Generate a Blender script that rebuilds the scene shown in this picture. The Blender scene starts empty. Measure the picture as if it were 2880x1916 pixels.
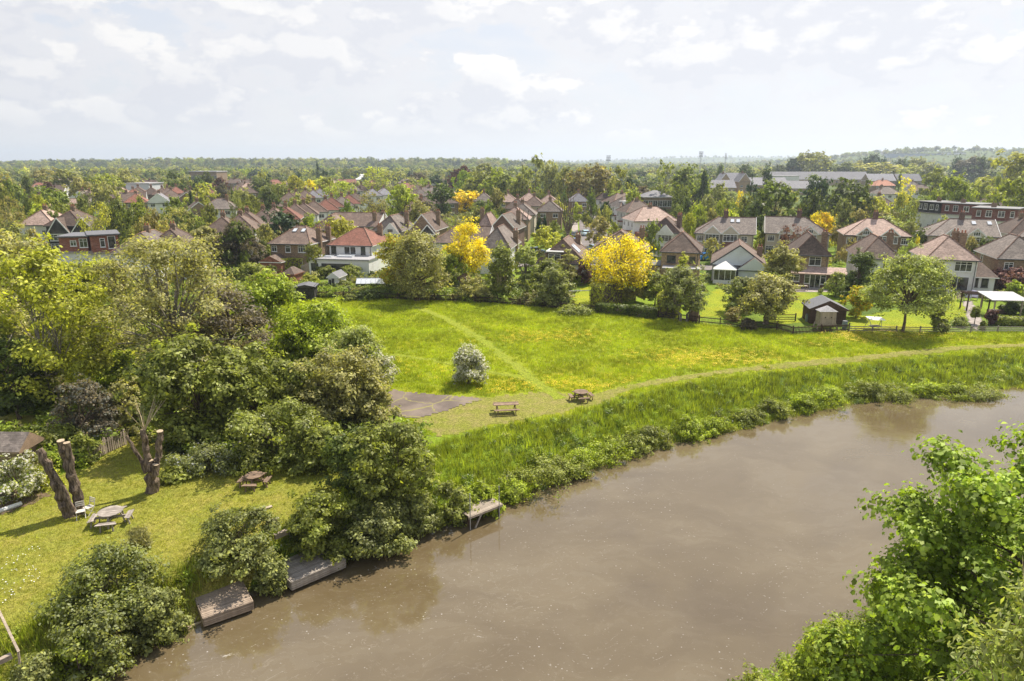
import bpy, math, random
import numpy as np
from mathutils import Vector, Matrix
R = math.radians
sc = bpy.context.scene
COL = sc.collection
rng = np.random.default_rng(7)
random.seed(7)
# ------------------------------------------------------------------ camera, sky, sun, exposure
CZ = 19.0; PITCH = math.atan(503 / 1920.0); SP, CP = math.sin(PITCH), math.cos(PITCH)
cam = bpy.data.cameras.new('camera'); cam_o = bpy.data.objects.new('camera', cam); COL.objects.link(cam_o)
cam.sensor_width = 36; cam.lens = 24; cam.clip_end = 12000; cam.clip_start = 0.5
cam_o.location = (0, 0, CZ); cam_o.rotation_euler = (R(90) - PITCH, 0, 0)
sc.camera = cam_o
SUN = Vector((.36, .44, .823)).normalized()
sun = bpy.data.lights.new('sun', 'SUN'); sun.energy = 5.0; sun.angle = R(.53); sun.color = (1, .915, .78)
sun_o = bpy.data.objects.new('sun', sun); COL.objects.link(sun_o)
sun_o.rotation_euler = SUN.to_track_quat('Z', 'Y').to_euler(); sun_o.location = (0, 0, 60)
world = bpy.data.worlds.new('World'); sc.world = world; world.use_nodes = True
sc.view_settings.view_transform = 'Standard'; sc.view_settings.look = 'None'
sc.view_settings.exposure = 0.75; sc.view_settings.gamma = 1
sc.cycles.max_bounces = 7; sc.cycles.transparent_max_bounces = 8; sc.cycles.diffuse_bounces = 3
sc.cycles.glossy_bounces = 3; sc.cycles.transmission_bounces = 4; sc.cycles.volume_bounces = 0
sc.cycles.use_denoising = True
sc.cycles.caustics_reflective = False; sc.cycles.caustics_refractive = False

class NT:
    """tiny node-tree helper"""
    def __init__(s, tree): s.t = tree; s.n = tree.nodes; s.l = tree.links
    def new(s, typ, **kw):
        n = s.n.new(typ)
        for k, v in kw.items(): setattr(n, k, v)
        return n
    def put(s, sock, v):
        if isinstance(v, bpy.types.NodeSocket): s.l.new(v, sock)
        elif v is not None:
            try: sock.default_value = v
            except Exception: sock.default_value = tuple(v) + (1,)
    def math(s, op, a, b=None, c=None, clamp=False):
        n = s.new('ShaderNodeMath', operation=op); n.use_clamp = clamp
        s.put(n.inputs[0], a)
        if b is not None: s.put(n.inputs[1], b)
        if c is not None: s.put(n.inputs[2], c)
        return n.outputs[0]
    def vmath(s, op, a, b=None):
        n = s.new('ShaderNodeVectorMath', operation=op); s.put(n.inputs[0], a)
        if b is not None: s.put(n.inputs[1], b)
        return n.outputs[0]
    def noise(s, vec, scale, detail=4, rough=.5, dist=0):
        n = s.new('ShaderNodeTexNoise'); s.put(n.inputs['Vector'], vec); n.inputs['Scale'].default_value = scale
        n.inputs['Detail'].default_value = detail; n.inputs['Roughness'].default_value = rough
        n.inputs['Distortion'].default_value = dist
        return n.outputs['Fac']
    def ramp(s, f, a, b, lo=0., hi=1.):
        n = s.new('ShaderNodeMapRange', interpolation_type='SMOOTHSTEP'); s.put(n.inputs[0], f)
        n.inputs[1].default_value = a; n.inputs[2].default_value = b
        n.inputs[3].default_value = lo; n.inputs[4].default_value = hi
        return n.outputs[0]
    def mix(s, f, a, b, mode='MIX'):
        n = s.new('ShaderNodeMix', data_type='RGBA', blend_type=mode)
        s.put(n.inputs[0], f); s.put(n.inputs[6], a if isinstance(a, bpy.types.NodeSocket) else tuple(a)[:3] + (1,))
        s.put(n.inputs[7], b if isinstance(b, bpy.types.NodeSocket) else tuple(b)[:3] + (1,))
        return n.outputs[2]
    def new_comb(s, k):
        n = s.new('ShaderNodeCombineXYZ')
        for i in range(3): s.l.new(k, n.inputs[i])
        return n.outputs[0]
    def scalev(s, v, x, y, z):
        return s.vmath('MULTIPLY', v, (x, y, z))

w = NT(world.node_tree); w.n.clear()
out = w.new('ShaderNodeOutputWorld'); bg = w.new('ShaderNodeBackground')
sky = w.new('ShaderNodeTexSky', sky_type='NISHITA'); sky.sun_disc = False
sky.sun_elevation = math.asin(SUN.z); sky.sun_rotation = math.atan2(SUN.x, SUN.y)
sky.air_density = 1.0; sky.dust_density = 2.0
gen = w.new('ShaderNodeTexCoord').outputs['Generated']
sep = w.new('ShaderNodeSeparateXYZ'); w.l.new(gen, sep.inputs[0]); zz = sep.outputs[2]
p = w.scalev(gen, 1, 1, 2.0)
def cl_(off):
    q = w.vmath('ADD', p, off); return w.math('ADD', w.math('MULTIPLY', w.noise(q, 6.4, 2, .5), .62), w.math('MULTIPLY', w.noise(q, 21, 8, .60), .38))
den = cl_((2.3, 5.1, .9)); den2 = cl_((2.305, 5.11, .945))
cover = w.ramp(den, .432, .48)
thick = w.ramp(den, .49, .62)
edge = w.ramp(w.math('SUBTRACT', den, den2), .0, .10)
lit = w.math('MAXIMUM', w.math('MULTIPLY', edge, w.math('SUBTRACT', 1.05, w.math('MULTIPLY', thick, .4))), w.ramp(thick, .25, 0, 0, .25), clamp=True)
cloud = w.mix(lit, (.725, .735, .785), (.94, .92, .90))
blue = w.mix(w.ramp(zz, .02, .35), (.80, .815, .855), (.67, .725, .84))
nish = w.vmath('MULTIPLY', sky.outputs[0], (.11, .11, .11))
blue = w.mix(w.ramp(zz, .25, .75), blue, (.25, .37, .64)); blue = w.mix(.15, blue, nish)
veil = w.ramp(w.noise(w.scalev(p, 1, 1, 1.6), 5.1, 5, .6), .38, .62)
base = w.mix(w.math('MULTIPLY', veil, w.ramp(zz, .25, .8, .7, .25)), blue, (.82, .815, .83))
col = w.mix(w.math('MULTIPLY', w.math('MULTIPLY', cover, w.ramp(zz, .3, .8, 1, .45)), w.ramp(zz, .005, .06, .1, .95)), base, cloud)
haz = w.ramp(zz, .0, .065, .9, 0.)
col = w.mix(haz, col, (.825, .815, .815))
sd = w.new('ShaderNodeVectorMath', operation='DOT_PRODUCT'); w.l.new(gen, sd.inputs[0]); sd.inputs[1].default_value = tuple(SUN)
col = w.vmath('MULTIPLY', col, w.new_comb(w.ramp(sd.outputs['Value'], .0, .95, .95, 1.10)))
w.l.new(col, bg.inputs[0]); bg.inputs[1].default_value = 0.64
w.l.new(bg.outputs[0], out.inputs[0])

# ------------------------------------------------------------------ measuring helpers (photo pixel -> world point on a level plane)
CROP = {'w': (0, 0, .8184), '1': (0, 400, 2.6138), '2': (700, 400, 2.6138), '3': (1400, 400, 2.6138), '4': (2080, 400, 2.6138),
        '5': (0, 1000, 2.6133), '6': (0, 1400, 2.357), '7': (700, 900, 2.24), '8': (1980, 1150, 2.0467),
        'a': (0, 440, 4.9), 'b': (460, 440, 4.9), 'c': (920, 440, 4.9), 'd': (1380, 440, 4.9), 'e': (1840, 430, 4.9),
        'f': (2300, 400, 4.0638), 'r': (2400, 700, 4.910), 's': (1900, 700, 4.533), 'p': (0, 0, 1)}
def P(c):
    o = CROP[c[0]]; return o[0] + c[1] / o[2], o[1] + c[2] / o[2]
def kk(py): return SP + (py - 958) / 1920 * CP
def G(c, z=0.):
    px, py = P(c); D = (CZ - z) / kk(py)
    return Vector(((px - 1440) / 1920 * D, D * (CP - (py - 958) / 1920 * SP), z))
def GD(px, D, z=0.):
    return Vector(((px - 1440) / 1920 * D, (D - (CZ - z) * SP) / CP, z))
def topz(py, y):
    k = kk(py); return CZ - k * y * CP / (1 - k * SP)
def project(v):
    d = v.y * CP + (CZ - v.z) * SP
    return 1440 + 1920 * v.x / d, 958 + 1920 * ((CZ - v.z) * CP - v.y * SP) / d, d

# ------------------------------------------------------------------ terrain
WZ = -2.0
far_px = [(180, 1568), (300, 1510), (400, 1465), (460, 1440), (590, 1385), (670, 1350), (800, 1290), (900, 1255), (1000, 1212), (1140, 1165),
          (1200, 1137), (1290, 1105), (1380, 1070), (1460, 1042), (1550, 1020), (1650, 998), (1740, 978), (1830, 958), (1920, 935), (2010, 922),
          (2100, 912), (2230, 900), (2357, 893)]
FAR = [G(('w', a, b), WZ) for a, b in far_px]
FAR = [Vector((-60, -4, 0)), Vector((-30, 14, 0))] + FAR + [Vector((75, 66, 0)), Vector((130, 78, 0)), Vector((400, 130, 0))]
NEAR = [Vector((-36, -30, 0)), Vector((-8, 10, 0)), Vector((10, 24, 0)), Vector((30, 37, 0)), Vector((52, 44, 0)), Vector((90, 52, 0)), Vector((400, 106, 0))]
def pdist(x, y, poly):
    best = np.full(x.shape, 1e9); sign = np.ones(x.shape)
    for a, b in zip(poly[:-1], poly[1:]):
        dx, dy = b.x - a.x, b.y - a.y; L2 = dx * dx + dy * dy
        t = np.clip(((x - a.x) * dx + (y - a.y) * dy) / L2, 0, 1)
        ex, ey = x - a.x - t * dx, y - a.y - t * dy
        d = np.hypot(ex, ey); s = np.sign(dx * (y - a.y) - dy * (x - a.x))
        m = d < best; best = np.where(m, d, best); sign = np.where(m, s, sign)
    return best * sign
def sm(t): t = np.clip(t, 0, 1); return t * t * (3 - 2 * t)
def wob(x, y, s, seed=0):
    return (np.sin(x / s + 1.3 + seed) * np.cos(y / s * 1.17 + seed * 2.1) + .5 * np.sin(x / s * 2.3 + y / s * 1.9 + seed)) / 1.5
def ht(x, y):
    x = np.asarray(x, float); y = np.asarray(y, float)
    df = pdist(x, y, FAR); dn = -pdist(x, y, NEAR)
    Wf = 4.2 + 2.8 * sm((x - 2) / 18)
    z = np.where(df > -1, -2.25 + 2.25 * sm((df + .5) / (Wf + .5)), -3.2)
    z = np.where((df <= 0) & (df > -3), -2.1 + df * .4, z)
    zn = np.where(dn > 0, -2.2 + 2.2 * sm((dn + .3) / 4.5), -3.2)
    z = np.where(df < -3, np.maximum(z, zn), z)
    land = sm((df - 4) / 6) * (df > 0)
    z = z + land * .10 * wob(x, y, 7.)
    far = sm((y - 900) / 500)
    z = z + far * 15 * np.exp(-((y - 1650) / 330) ** 2) * sm((x + 1500) / 700) * (1 - sm((x + 60) / 250)) * (1 + .15 * wob(x, y, 90.))
    z = z + 46 * np.exp(-((y - 2000) / 420) ** 2) * sm((x - 560) / 620) * (1 + .10 * wob(x, y, 120., 3))
    z = z + np.exp(-((y - 5200) / 700) ** 2) * (12 + 5 * wob(x, y, 500., 1) + 38 * sm((x - 100) / 1500))
    return z
def gz(x, y): return float(ht(np.array([x]), np.array([y]))[0])

# ------------------------------------------------------------------ materials
MATS = {}
def mat(name, build):
    if name in MATS: return MATS[name]
    m = bpy.data.materials.new(name); m.use_nodes = True; t = NT(m.node_tree); t.n.clear()
    o = t.new('ShaderNodeOutputMaterial'); t.l.new(build(t), o.inputs[0]); MATS[name] = m
    return m
def prin(t, col, rough=.7, spec=.3, bump=None, bs=.3, bd=.02, metal=0., normal=None):
    b = t.new('ShaderNodeBsdfPrincipled'); t.put(b.inputs['Base Color'], col if isinstance(col, bpy.types.NodeSocket) else tuple(col) + (1,))
    t.put(b.inputs['Roughness'], rough); b.inputs['Specular IOR Level'].default_value = spec; b.inputs['Metallic'].default_value = metal
    if bump is not None:
        n = t.new('ShaderNodeBump'); n.inputs['Strength'].default_value = bs; n.inputs['Distance'].default_value = bd
        t.l.new(bump, n.inputs['Height']); t.l.new(n.outputs[0], b.inputs['Normal'])
    return b.outputs[0]
def oc(t): return t.new('ShaderNodeTexCoord').outputs['Object']
def mul(c, k): return tuple(x * k for x in c)
def plain(name, c, rough=.6, spec=.3, var=.25, scale=6., metal=0.):
    def f(t):
        n = t.noise(oc(t), scale, 5, .6)
        r = t.new('ShaderNodeObjectInfo').outputs['Random']
        k = t.math('MULTIPLY', t.ramp(n, .3, .7, 1 - var, 1 + var), t.math('MULTIPLY_ADD', r, .16, .92))
        return prin(t, t.vmath('MULTIPLY', c if False else t.mix(0., c, c), t.new_comb(k)), rough, spec, n, .25, .02, metal)
    return mat(name, f)
def folmat(name, c=None, trans=.44, var=.45, blossom=None, bl=.6, clump=.5):
    """leaves: colour from the object (or c), varied leaf by leaf and clump by clump, part translucent"""
    def f(t):
        oi = t.new('ShaderNodeObjectInfo'); isl = t.new('ShaderNodeNewGeometry').outputs['Random Per Island']
        base = oi.outputs['Color'] if c is None else t.mix(0., c, c)
        n = t.noise(t.new('ShaderNodeNewGeometry').outputs['Position'], clump, 3, .6)
        k = t.math('MULTIPLY', t.ramp(isl, 0, 1, 1 - var, 1 + var), t.ramp(n, .3, .7, .72, 1.28))
        if c is not None: k = t.math('MULTIPLY', k, t.math('MULTIPLY_ADD', oi.outputs['Random'], .7, .65))
        colr = t.vmath('MULTIPLY', base, t.new_comb(k))
        warm = t.vmath('MULTIPLY', colr, (1.22, 1.14, .7))
        colr = t.mix(t.ramp(t.math('FRACT', t.math('MULTIPLY', isl, 7.31)), .45, 1.), colr, warm)
        if blossom is not None:
            colr = t.mix(t.math('GREATER_THAN', t.math('FRACT', t.math('MULTIPLY', isl, 13.7)), bl), colr, blossom)
        d = prin(t, colr, .55, .35)
        tr = t.new('ShaderNodeBsdfTranslucent'); t.l.new(t.vmath('MULTIPLY', colr, (1.25, 1.3, .65)), tr.inputs[0])
        m = t.new('ShaderNodeMixShader'); m.inputs[0].default_value = trans
        t.l.new(d, m.inputs[1]); t.l.new(tr.outputs[0], m.inputs[2]); return m.outputs[0]
    return mat(name, f)
FOL = folmat('foliage')
BLOS = folmat('foliage_with_white_blossom', blossom=(.62, .60, .54), bl=.5)
PBLOS = folmat('foliage_with_pink_blossom', blossom=(.42, .22, .2), bl=.55)
YBLOS = folmat('foliage_with_yellow_tips', blossom=(.62, .44, .02), bl=.5)
BARK = mat('bark', lambda t: (lambda n, s: prin(t, t.mix(t.ramp(n, .38, .62), (.065, .048, .036), (.25, .19, .14)), .9, .15, s, 1, .12))(
    t.noise(t.scalev(oc(t), 1, 1, .25), 9, 6, .65), t.noise(t.scalev(oc(t), 1, 1, .22), 14, 4, .6)))
BARKG = mat('grey_bark', lambda t: (lambda n: prin(t, t.mix(t.ramp(n, .35, .65), (.14, .12, .10), (.30, .27, .23)), .9, .15, n, .5, .04))(
    t.noise(t.scalev(oc(t), 1, 1, .3), 8, 5, .6)))
CUTW = plain('cut_wood', (.42, .33, .22))
def wood(name, c1, c2):
    def f(t):
        v = oc(t); n = t.noise(t.scalev(v, 1.2, 9, 9), 3, 5, .65); n2 = t.noise(v, 2.2, 3, .5)
        r = t.new('ShaderNodeObjectInfo').outputs['Random']
        k = t.math('MULTIPLY', t.math('MULTIPLY_ADD', r, .45, .78), t.ramp(n2, .3, .7, .85, 1.1))
        return prin(t, t.vmath('MULTIPLY', t.mix(t.ramp(n, .32, .68), c1, c2), t.new_comb(k)), .85, .2, n, .5, .01)
    return mat(name, f)
WGREY = wood('weathered_grey_wood', (.20, .17, .145), (.40, .355, .31))
WBROWN = wood('brown_stained_wood', (.145, .10, .070), (.29, .205, .145))
WTAN = wood('pale_tan_wood', (.30, .24, .18), (.47, .39, .31))
WDARK = wood('dark_brown_wood', (.05, .033, .026), (.11, .07, .055))
def wall(name, c, dirt=(.3, .27, .22), amt=.35, brick=False):
    def f(t):
        v = oc(t); n = t.noise(v, .55, 5, .6); fine = t.noise(v, 9, 4, .6)
        colr = t.mix(t.ramp(n, .45, .75, 0, amt), c, dirt)
        if brick:
            z = t.new('ShaderNodeSeparateXYZ'); t.l.new(v, z.inputs[0])
            s = t.math('FRACT', t.math('MULTIPLY', z.outputs[2], 13.3))
            colr = t.mix(t.math('MULTIPLY', t.math('LESS_THAN', s, .16), .35), colr, (.38, .34, .28))
            vo = t.new('ShaderNodeTexVoronoi'); t.l.new(t.scalev(v, 4.4, 4.4, 13.3), vo.inputs['Vector']); vo.inputs['Scale'].default_value = 1
            sp = t.new('ShaderNodeSeparateXYZ'); t.l.new(vo.outputs['Color'], sp.inputs[0])
            colr = t.vmath('MULTIPLY', colr, t.new_comb(t.math('MULTIPLY_ADD', sp.outputs[0], .7, .65)))
        return prin(t, colr, .85, .2, fine, .25, .02)
    return mat(name, f)
WWHITE = wall('white_render', (.68, .68, .67)); WCREAM = wall('cream_pebbledash', (.50, .44, .35))
WTANB = wall('tan_brick', (.33, .235, .145), brick=True); WBRN = wall('brown_brick', (.22, .15, .095), brick=True)
WRED = wall('red_brick', (.25, .095, .06), brick=True); WDBR = wall('dark_brick', (.13, .075, .06), brick=True)
WPALE = wall('pale_blue_grey_boards', (.60, .64, .66)); WBLK = wall('black_timber_boards', (.035, .033, .032))
WTILE = wall('hung_red_tiles', (.15, .045, .035), brick=True)
def tiles(name, c, c2=None, moss=.4, gap=3.3):
    c2 = c2 or mul(c, 1.55)
    def f(t):
        v = oc(t); sx = t.new('ShaderNodeSeparateXYZ'); t.l.new(v, sx.inputs[0])
        n = t.noise(v, .5, 6, .62); fine = t.noise(v, 5, 5, .7)
        colr = t.mix(t.ramp(fine, .3, .72), c, c2)
        colr = t.mix(t.ramp(n, .46, .72, 0, moss), colr, mul(c2, 1.35))
        colr = t.mix(t.ramp(t.noise(v, 1.7, 4, .6), .55, .75, 0, .45), colr, mul(c, .55))
        st = t.math('FRACT', t.math('MULTIPLY', sx.outputs[2], 5.2))
        vo = t.new('ShaderNodeTexVoronoi'); t.l.new(t.scalev(v, 3.6, 3.6, 5.2), vo.inputs['Vector']); vo.inputs['Scale'].default_value = 1
        sp = t.new('ShaderNodeSeparateXYZ'); t.l.new(vo.outputs['Color'], sp.inputs[0])
        k = t.math('MULTIPLY', t.math('MULTIPLY_ADD', sp.outputs[0], .5, .75), t.ramp(st, 0, .3, .7, 1.))
        r = t.new('ShaderNodeObjectInfo').outputs['Random']
        k = t.math('MULTIPLY', k, t.math('MULTIPLY_ADD', r, .5, .75))
        return prin(t, t.vmath('MULTIPLY', colr, t.new_comb(k)), .8, .3, st, .5, .04)
    return mat(name, f)
TBRN = tiles('brown_roof_tiles', (.088, .062, .050), (.165, .118, .092), .55); TRED = tiles('red_roof_tiles', (.17, .068, .048), (.26, .115, .08), .25)
TGRY = tiles('grey_brown_roof_tiles', (.12, .10, .088), (.21, .175, .15), .55); TPNK = tiles('faded_pink_roof_tiles', (.27, .19, .155), (.40, .29, .24))
TSLT = tiles('grey_slate', (.17, .165, .18), (.27, .265, .285), .2); TORA = tiles('orange_roof_tiles', (.32, .14, .09), (.42, .2, .13), .2)
FLAT = plain('grey_felt_roof', (.13, .13, .14)); LEAD = plain('pale_flat_roof', (.34, .33, .34))
WPNT = plain('white_paint', (.72, .72, .71), .4, .4, .08); DPNT = plain('dark_frame', (.06, .06, .065), .5)
BRK = WRED; POT = plain('clay_pot', (.36, .14, .08))
GLASS = mat('window_glass', lambda t: prin(t, t.mix(t.ramp(t.noise(oc(t), 1.3, 2), .35, .65), (.012, .015, .018), (.09, .09, .085)), .06, .6))
SKYL = mat('skylight_glass', lambda t: prin(t, (.55, .58, .62), .08, 1.0))
CONC = plain('concrete', (.30, .26, .235), .9, .2, .3, 2.); METAL = plain('galvanised_metal', (.42, .44, .46), .4, .5, .1, 6, .6)
def tarmac(t):
    v = oc(t); n = t.noise(v, .35, 6, .65); f = t.noise(v, 30, 3, .6)
    c = t.mix(t.ramp(n, .35, .7), (.125, .10, .085), (.235, .19, .155)); c = t.mix(t.ramp(f, .3, .7, 0, .4), c, (.10, .085, .08))
    vo = t.new('ShaderNodeTexVoronoi', feature='DISTANCE_TO_EDGE'); t.l.new(t.vmath('ADD', v, t.scalev(t.new_comb(t.noise(v, .8, 3)), 1.5, 1.5, 0)), vo.inputs['Vector'])
    vo.inputs['Scale'].default_value = .33
    c = t.mix(t.ramp(vo.outputs['Distance'], .0, .035, .9, 0), c, (.25, .23, .08))
    return prin(t, c, .95, .15, f, .3, .01)
TARM = mat('cracked_tarmac', tarmac); ROADM = plain('grey_asphalt', (.17, .15, .145), .9, .2, .2, .4)
def grassmat(name, base, alt, third, flowers=0., s=.06, stripes=False):
    def f(t):
        v = t.new('ShaderNodeNewGeometry').outputs['Position']
        a = t.noise(v, s, 5, .6); b = t.noise(v, s * 5, 6, .66); fi = t.noise(v, 4.5, 5, .75); vf = t.noise(v, 15, 3, .7)
        c = t.mix(t.ramp(a, .35, .65), base, alt); c = t.mix(t.ramp(b, .38, .70, 0, .75), c, third)
        c = t.vmath('MULTIPLY', c, t.new_comb(t.math('MULTIPLY', t.ramp(fi, .28, .72, .62, 1.34), t.ramp(vf, .25, .75, .72, 1.25))))
        if flowers:
            zone = t.ramp(t.noise(t.scalev(v, .055, .13, 1), 1, 3, .55), .50, .64)
            zone = t.math('MULTIPLY', zone, t.ramp(t.noise(v, .5, 4, .7), .40, .62))
            spk = t.ramp(t.noise(v, 7, 3, .7), .50, .60)
            c = t.mix(t.math('MULTIPLY', t.math('MULTIPLY', zone, t.math('MULTIPLY_ADD', spk, .7, .3)), flowers), c, (.50, .36, .01))
        return prin(t, c, .9, .1, t.math('ADD', fi, vf), .9, .12)
    return mat(name, f)
MOWN = grassmat('mown_grass', (0.248, 0.292, 0.025), (0.270, 0.297, 0.036), (0.217, 0.274, 0.025), 0, .2)
MEAD = grassmat('meadow_turf', (0.237, 0.289, 0.018), (0.301, 0.329, 0.022), (0.183, 0.253, 0.018), .6)
LAWN = grassmat('lawn_turf', (0.261, 0.263, 0.042), (0.345, 0.295, 0.070), (0.199, 0.233, 0.034), 0, .12)
PATHM = grassmat('worn_grass', (0.243, 0.239, 0.053), (0.217, 0.236, 0.034), (0.304, 0.251, 0.099), 0, .2)
def groundmat(t):
    v = t.new('ShaderNodeNewGeometry').outputs['Position']
    sp = t.new('ShaderNodeSeparateXYZ'); t.l.new(v, sp.inputs[0])
    a = t.noise(v, .07, 5, .6); b = t.noise(v, .4, 5, .7); fi = t.noise(v, 3, 5, .75)
    gard = t.mix(t.ramp(a, .42, .58), (.17, .24, .02), (.075, .115, .02)); gard = t.mix(t.ramp(b, .56, .7, 0, .6), gard, (.20, .16, .11))
    wd = t.mix(t.ramp(b, .35, .65), (.06, .09, .022), (.10, .13, .03))
    c = t.mix(t.ramp(sp.outputs[1], 220, 330), gard, wd)
    low = t.ramp(sp.outputs[2], -1.6, -2.0)
    c = t.mix(low, c, (.10, .075, .05))
    c = t.vmath('MULTIPLY', c, t.new_comb(t.ramp(fi, .28, .72, .6, 1.35)))
    return prin(t, c, .95, .1, fi, .8, .15)
GRND = mat('ground_cover', groundmat)
def watermat(t):
    v = t.new('ShaderNodeNewGeometry').outputs['Position']
    vs = t.vmath('ADD', v, t.scalev(t.new_comb(t.noise(v, .11, 3, .5)), 9, 9, 0))
    a = t.noise(t.scalev(vs, .10, .17, 1), 1, 4, .55)
    c = t.mix(t.ramp(a, .35, .65), (.104, .077, .040), (.134, .103, .058))
    sw = t.noise(t.scalev(t.vmath('ADD', v, t.scalev(t.new_comb(t.noise(v, .22, 4, .6)), 6, 6, 0)), .5, 1.6, 1), 1, 5, .6)
    c = t.mix(t.ramp(sw, .50, .53, 0, 1), c, t.mix(t.ramp(a, .4, .6), (.110, .082, .044), (.138, .108, .063)))
    sx = t.new('ShaderNodeSeparateXYZ'); t.l.new(v, sx.inputs[0])
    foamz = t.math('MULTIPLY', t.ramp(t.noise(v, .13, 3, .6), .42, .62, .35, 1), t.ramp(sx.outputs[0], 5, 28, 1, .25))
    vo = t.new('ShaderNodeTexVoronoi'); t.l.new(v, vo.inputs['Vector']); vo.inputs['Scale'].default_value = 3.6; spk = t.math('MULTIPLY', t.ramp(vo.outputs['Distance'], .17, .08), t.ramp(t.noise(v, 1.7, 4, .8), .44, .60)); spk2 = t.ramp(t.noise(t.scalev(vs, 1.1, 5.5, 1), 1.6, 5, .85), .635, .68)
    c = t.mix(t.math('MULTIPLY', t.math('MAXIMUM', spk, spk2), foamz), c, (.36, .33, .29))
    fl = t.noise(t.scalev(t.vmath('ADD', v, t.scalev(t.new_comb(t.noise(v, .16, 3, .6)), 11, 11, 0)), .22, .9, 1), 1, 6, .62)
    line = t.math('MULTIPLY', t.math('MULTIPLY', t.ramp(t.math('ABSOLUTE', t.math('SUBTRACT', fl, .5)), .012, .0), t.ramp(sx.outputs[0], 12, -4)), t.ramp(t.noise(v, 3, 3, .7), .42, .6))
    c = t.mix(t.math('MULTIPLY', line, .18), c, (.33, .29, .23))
    h = t.math('ADD', t.math('MULTIPLY', t.noise(v, 2.2, 4, .6), .5), t.noise(t.scalev(vs, 1, 1.7, 1), .45, 3, .5))
    return prin(t, c, .06, .85, h, .12, .04)
WATER = mat('muddy_river_water', watermat)

# ------------------------------------------------------------------ object helpers
def tag(o, label=None, cat=None, group=None, kind=None):
    if label: o['label'] = label
    if cat: o['category'] = cat
    if group: o['group'] = group
    if kind: o['kind'] = kind
    return o
def link(o, parent=None):
    COL.objects.link(o)
    if parent is not None: o.parent = parent
    return o
def empty(name, loc=(0, 0, 0), rz=0.):
    o = bpy.data.objects.new(name, None); o.location = loc; o.rotation_euler = (0, 0, rz); o.empty_display_size = .2; return link(o)
def inst(name, me, parent=None, loc=(0, 0, 0), rot=(0, 0, 0), scale=(1, 1, 1)):
    o = bpy.data.objects.new(name, me); o.location = loc; o.rotation_euler = rot; o.scale = scale; return link(o, parent)
class MB:
    def __init__(s): s.v = []; s.f = []; s.m = []
    def add(s, vs, fs, m=0):
        b = len(s.v); s.v += [tuple(v) for v in vs]; s.f += [[b + i for i in f] for f in fs]; s.m += [m] * len(fs); return s
    def box(s, x0, x1, y0, y1, z0, z1, m=0, M=None):
        vs = [Vector((x, y, z)) for z in (z0, z1) for y in (y0, y1) for x in (x0, x1)]
        if M is not None: vs = [M @ v for v in vs]
        return s.add(vs, [(0, 2, 3, 1), (4, 5, 7, 6), (0, 1, 5, 4), (2, 6, 7, 3), (0, 4, 6, 2), (1, 3, 7, 5)], m)
    def bar(s, a, b, wd, th, m=0, up=(0, 0, 1)):
        a, b = Vector(a), Vector(b); d = (b - a); L = d.length; d.normalize(); u = Vector(up)
        if abs(d.dot(u)) > .98: u = Vector((0, 1, 0))
        sd = d.cross(u).normalized(); u = sd.cross(d)
        M = Matrix((d, sd, u)).transposed().to_4x4(); M.translation = a
        return s.box(0, L, -wd / 2, wd / 2, -th / 2, th / 2, m, M)
    def tube(s, pts, rad, n=6, m=0, cap=True, capm=None):
        pts = [Vector(p) for p in pts]; rings = []
        for i, p in enumerate(pts):
            d = (pts[min(i + 1, len(pts) - 1)] - pts[max(i - 1, 0)]).normalized()
            u = Vector((0, 0, 1)) if abs(d.z) < .9 else Vector((1, 0, 0)); a = d.cross(u).normalized(); b = d.cross(a)
            rings.append([p + (a * math.cos(6.2832 * k / n) + b * math.sin(6.2832 * k / n)) * rad[i] for k in range(n)])
        vs = [v for r in rings for v in r]; fs = []
        for i in range(len(pts) - 1):
            for k in range(n): fs.append((i * n + k, i * n + (k + 1) % n, (i + 1) * n + (k + 1) % n, (i + 1) * n + k))
        s.add(vs, fs, m)
        if cap:
            s.add(rings[-1], [tuple(range(n))], m if capm is None else capm); s.add(rings[0], [tuple(range(n))[::-1]], m)
        return s
    def mesh(s, name, mats):
        me = bpy.data.meshes.new(name); me.from_pydata(s.v, [], s.f)
        for x in (mats if isinstance(mats, (list, tuple)) else [mats]): me.materials.append(x)
        me.polygons.foreach_set('material_index', s.m); me.update(); return me
    def obj(s, name, mats, parent=None, loc=(0, 0, 0), rz=0.):
        return inst(name, s.mesh(name, mats), parent, loc, (0, 0, rz))
def npmesh(name, verts, faces, mats, smooth=False):
    """verts (N,3), faces (M,k) arrays"""
    me = bpy.data.meshes.new(name); k = faces.shape[1]
    me.vertices.add(len(verts)); me.vertices.foreach_set('co', verts.astype(np.float32).ravel())
    me.loops.add(faces.size); me.loops.foreach_set('vertex_index', faces.astype(np.int32).ravel())
    me.polygons.add(len(faces)); me.polygons.foreach_set('loop_start', np.arange(0, faces.size, k, dtype=np.int32))
    me.polygons.foreach_set('loop_total', np.full(len(faces), k, dtype=np.int32))
    if smooth: me.polygons.foreach_set('use_smooth', np.ones(len(faces), dtype=bool))
    for x in (mats if isinstance(mats, (list, tuple)) else [mats]): me.materials.append(x)
    me.update(calc_edges=True); me.validate(); return me

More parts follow.
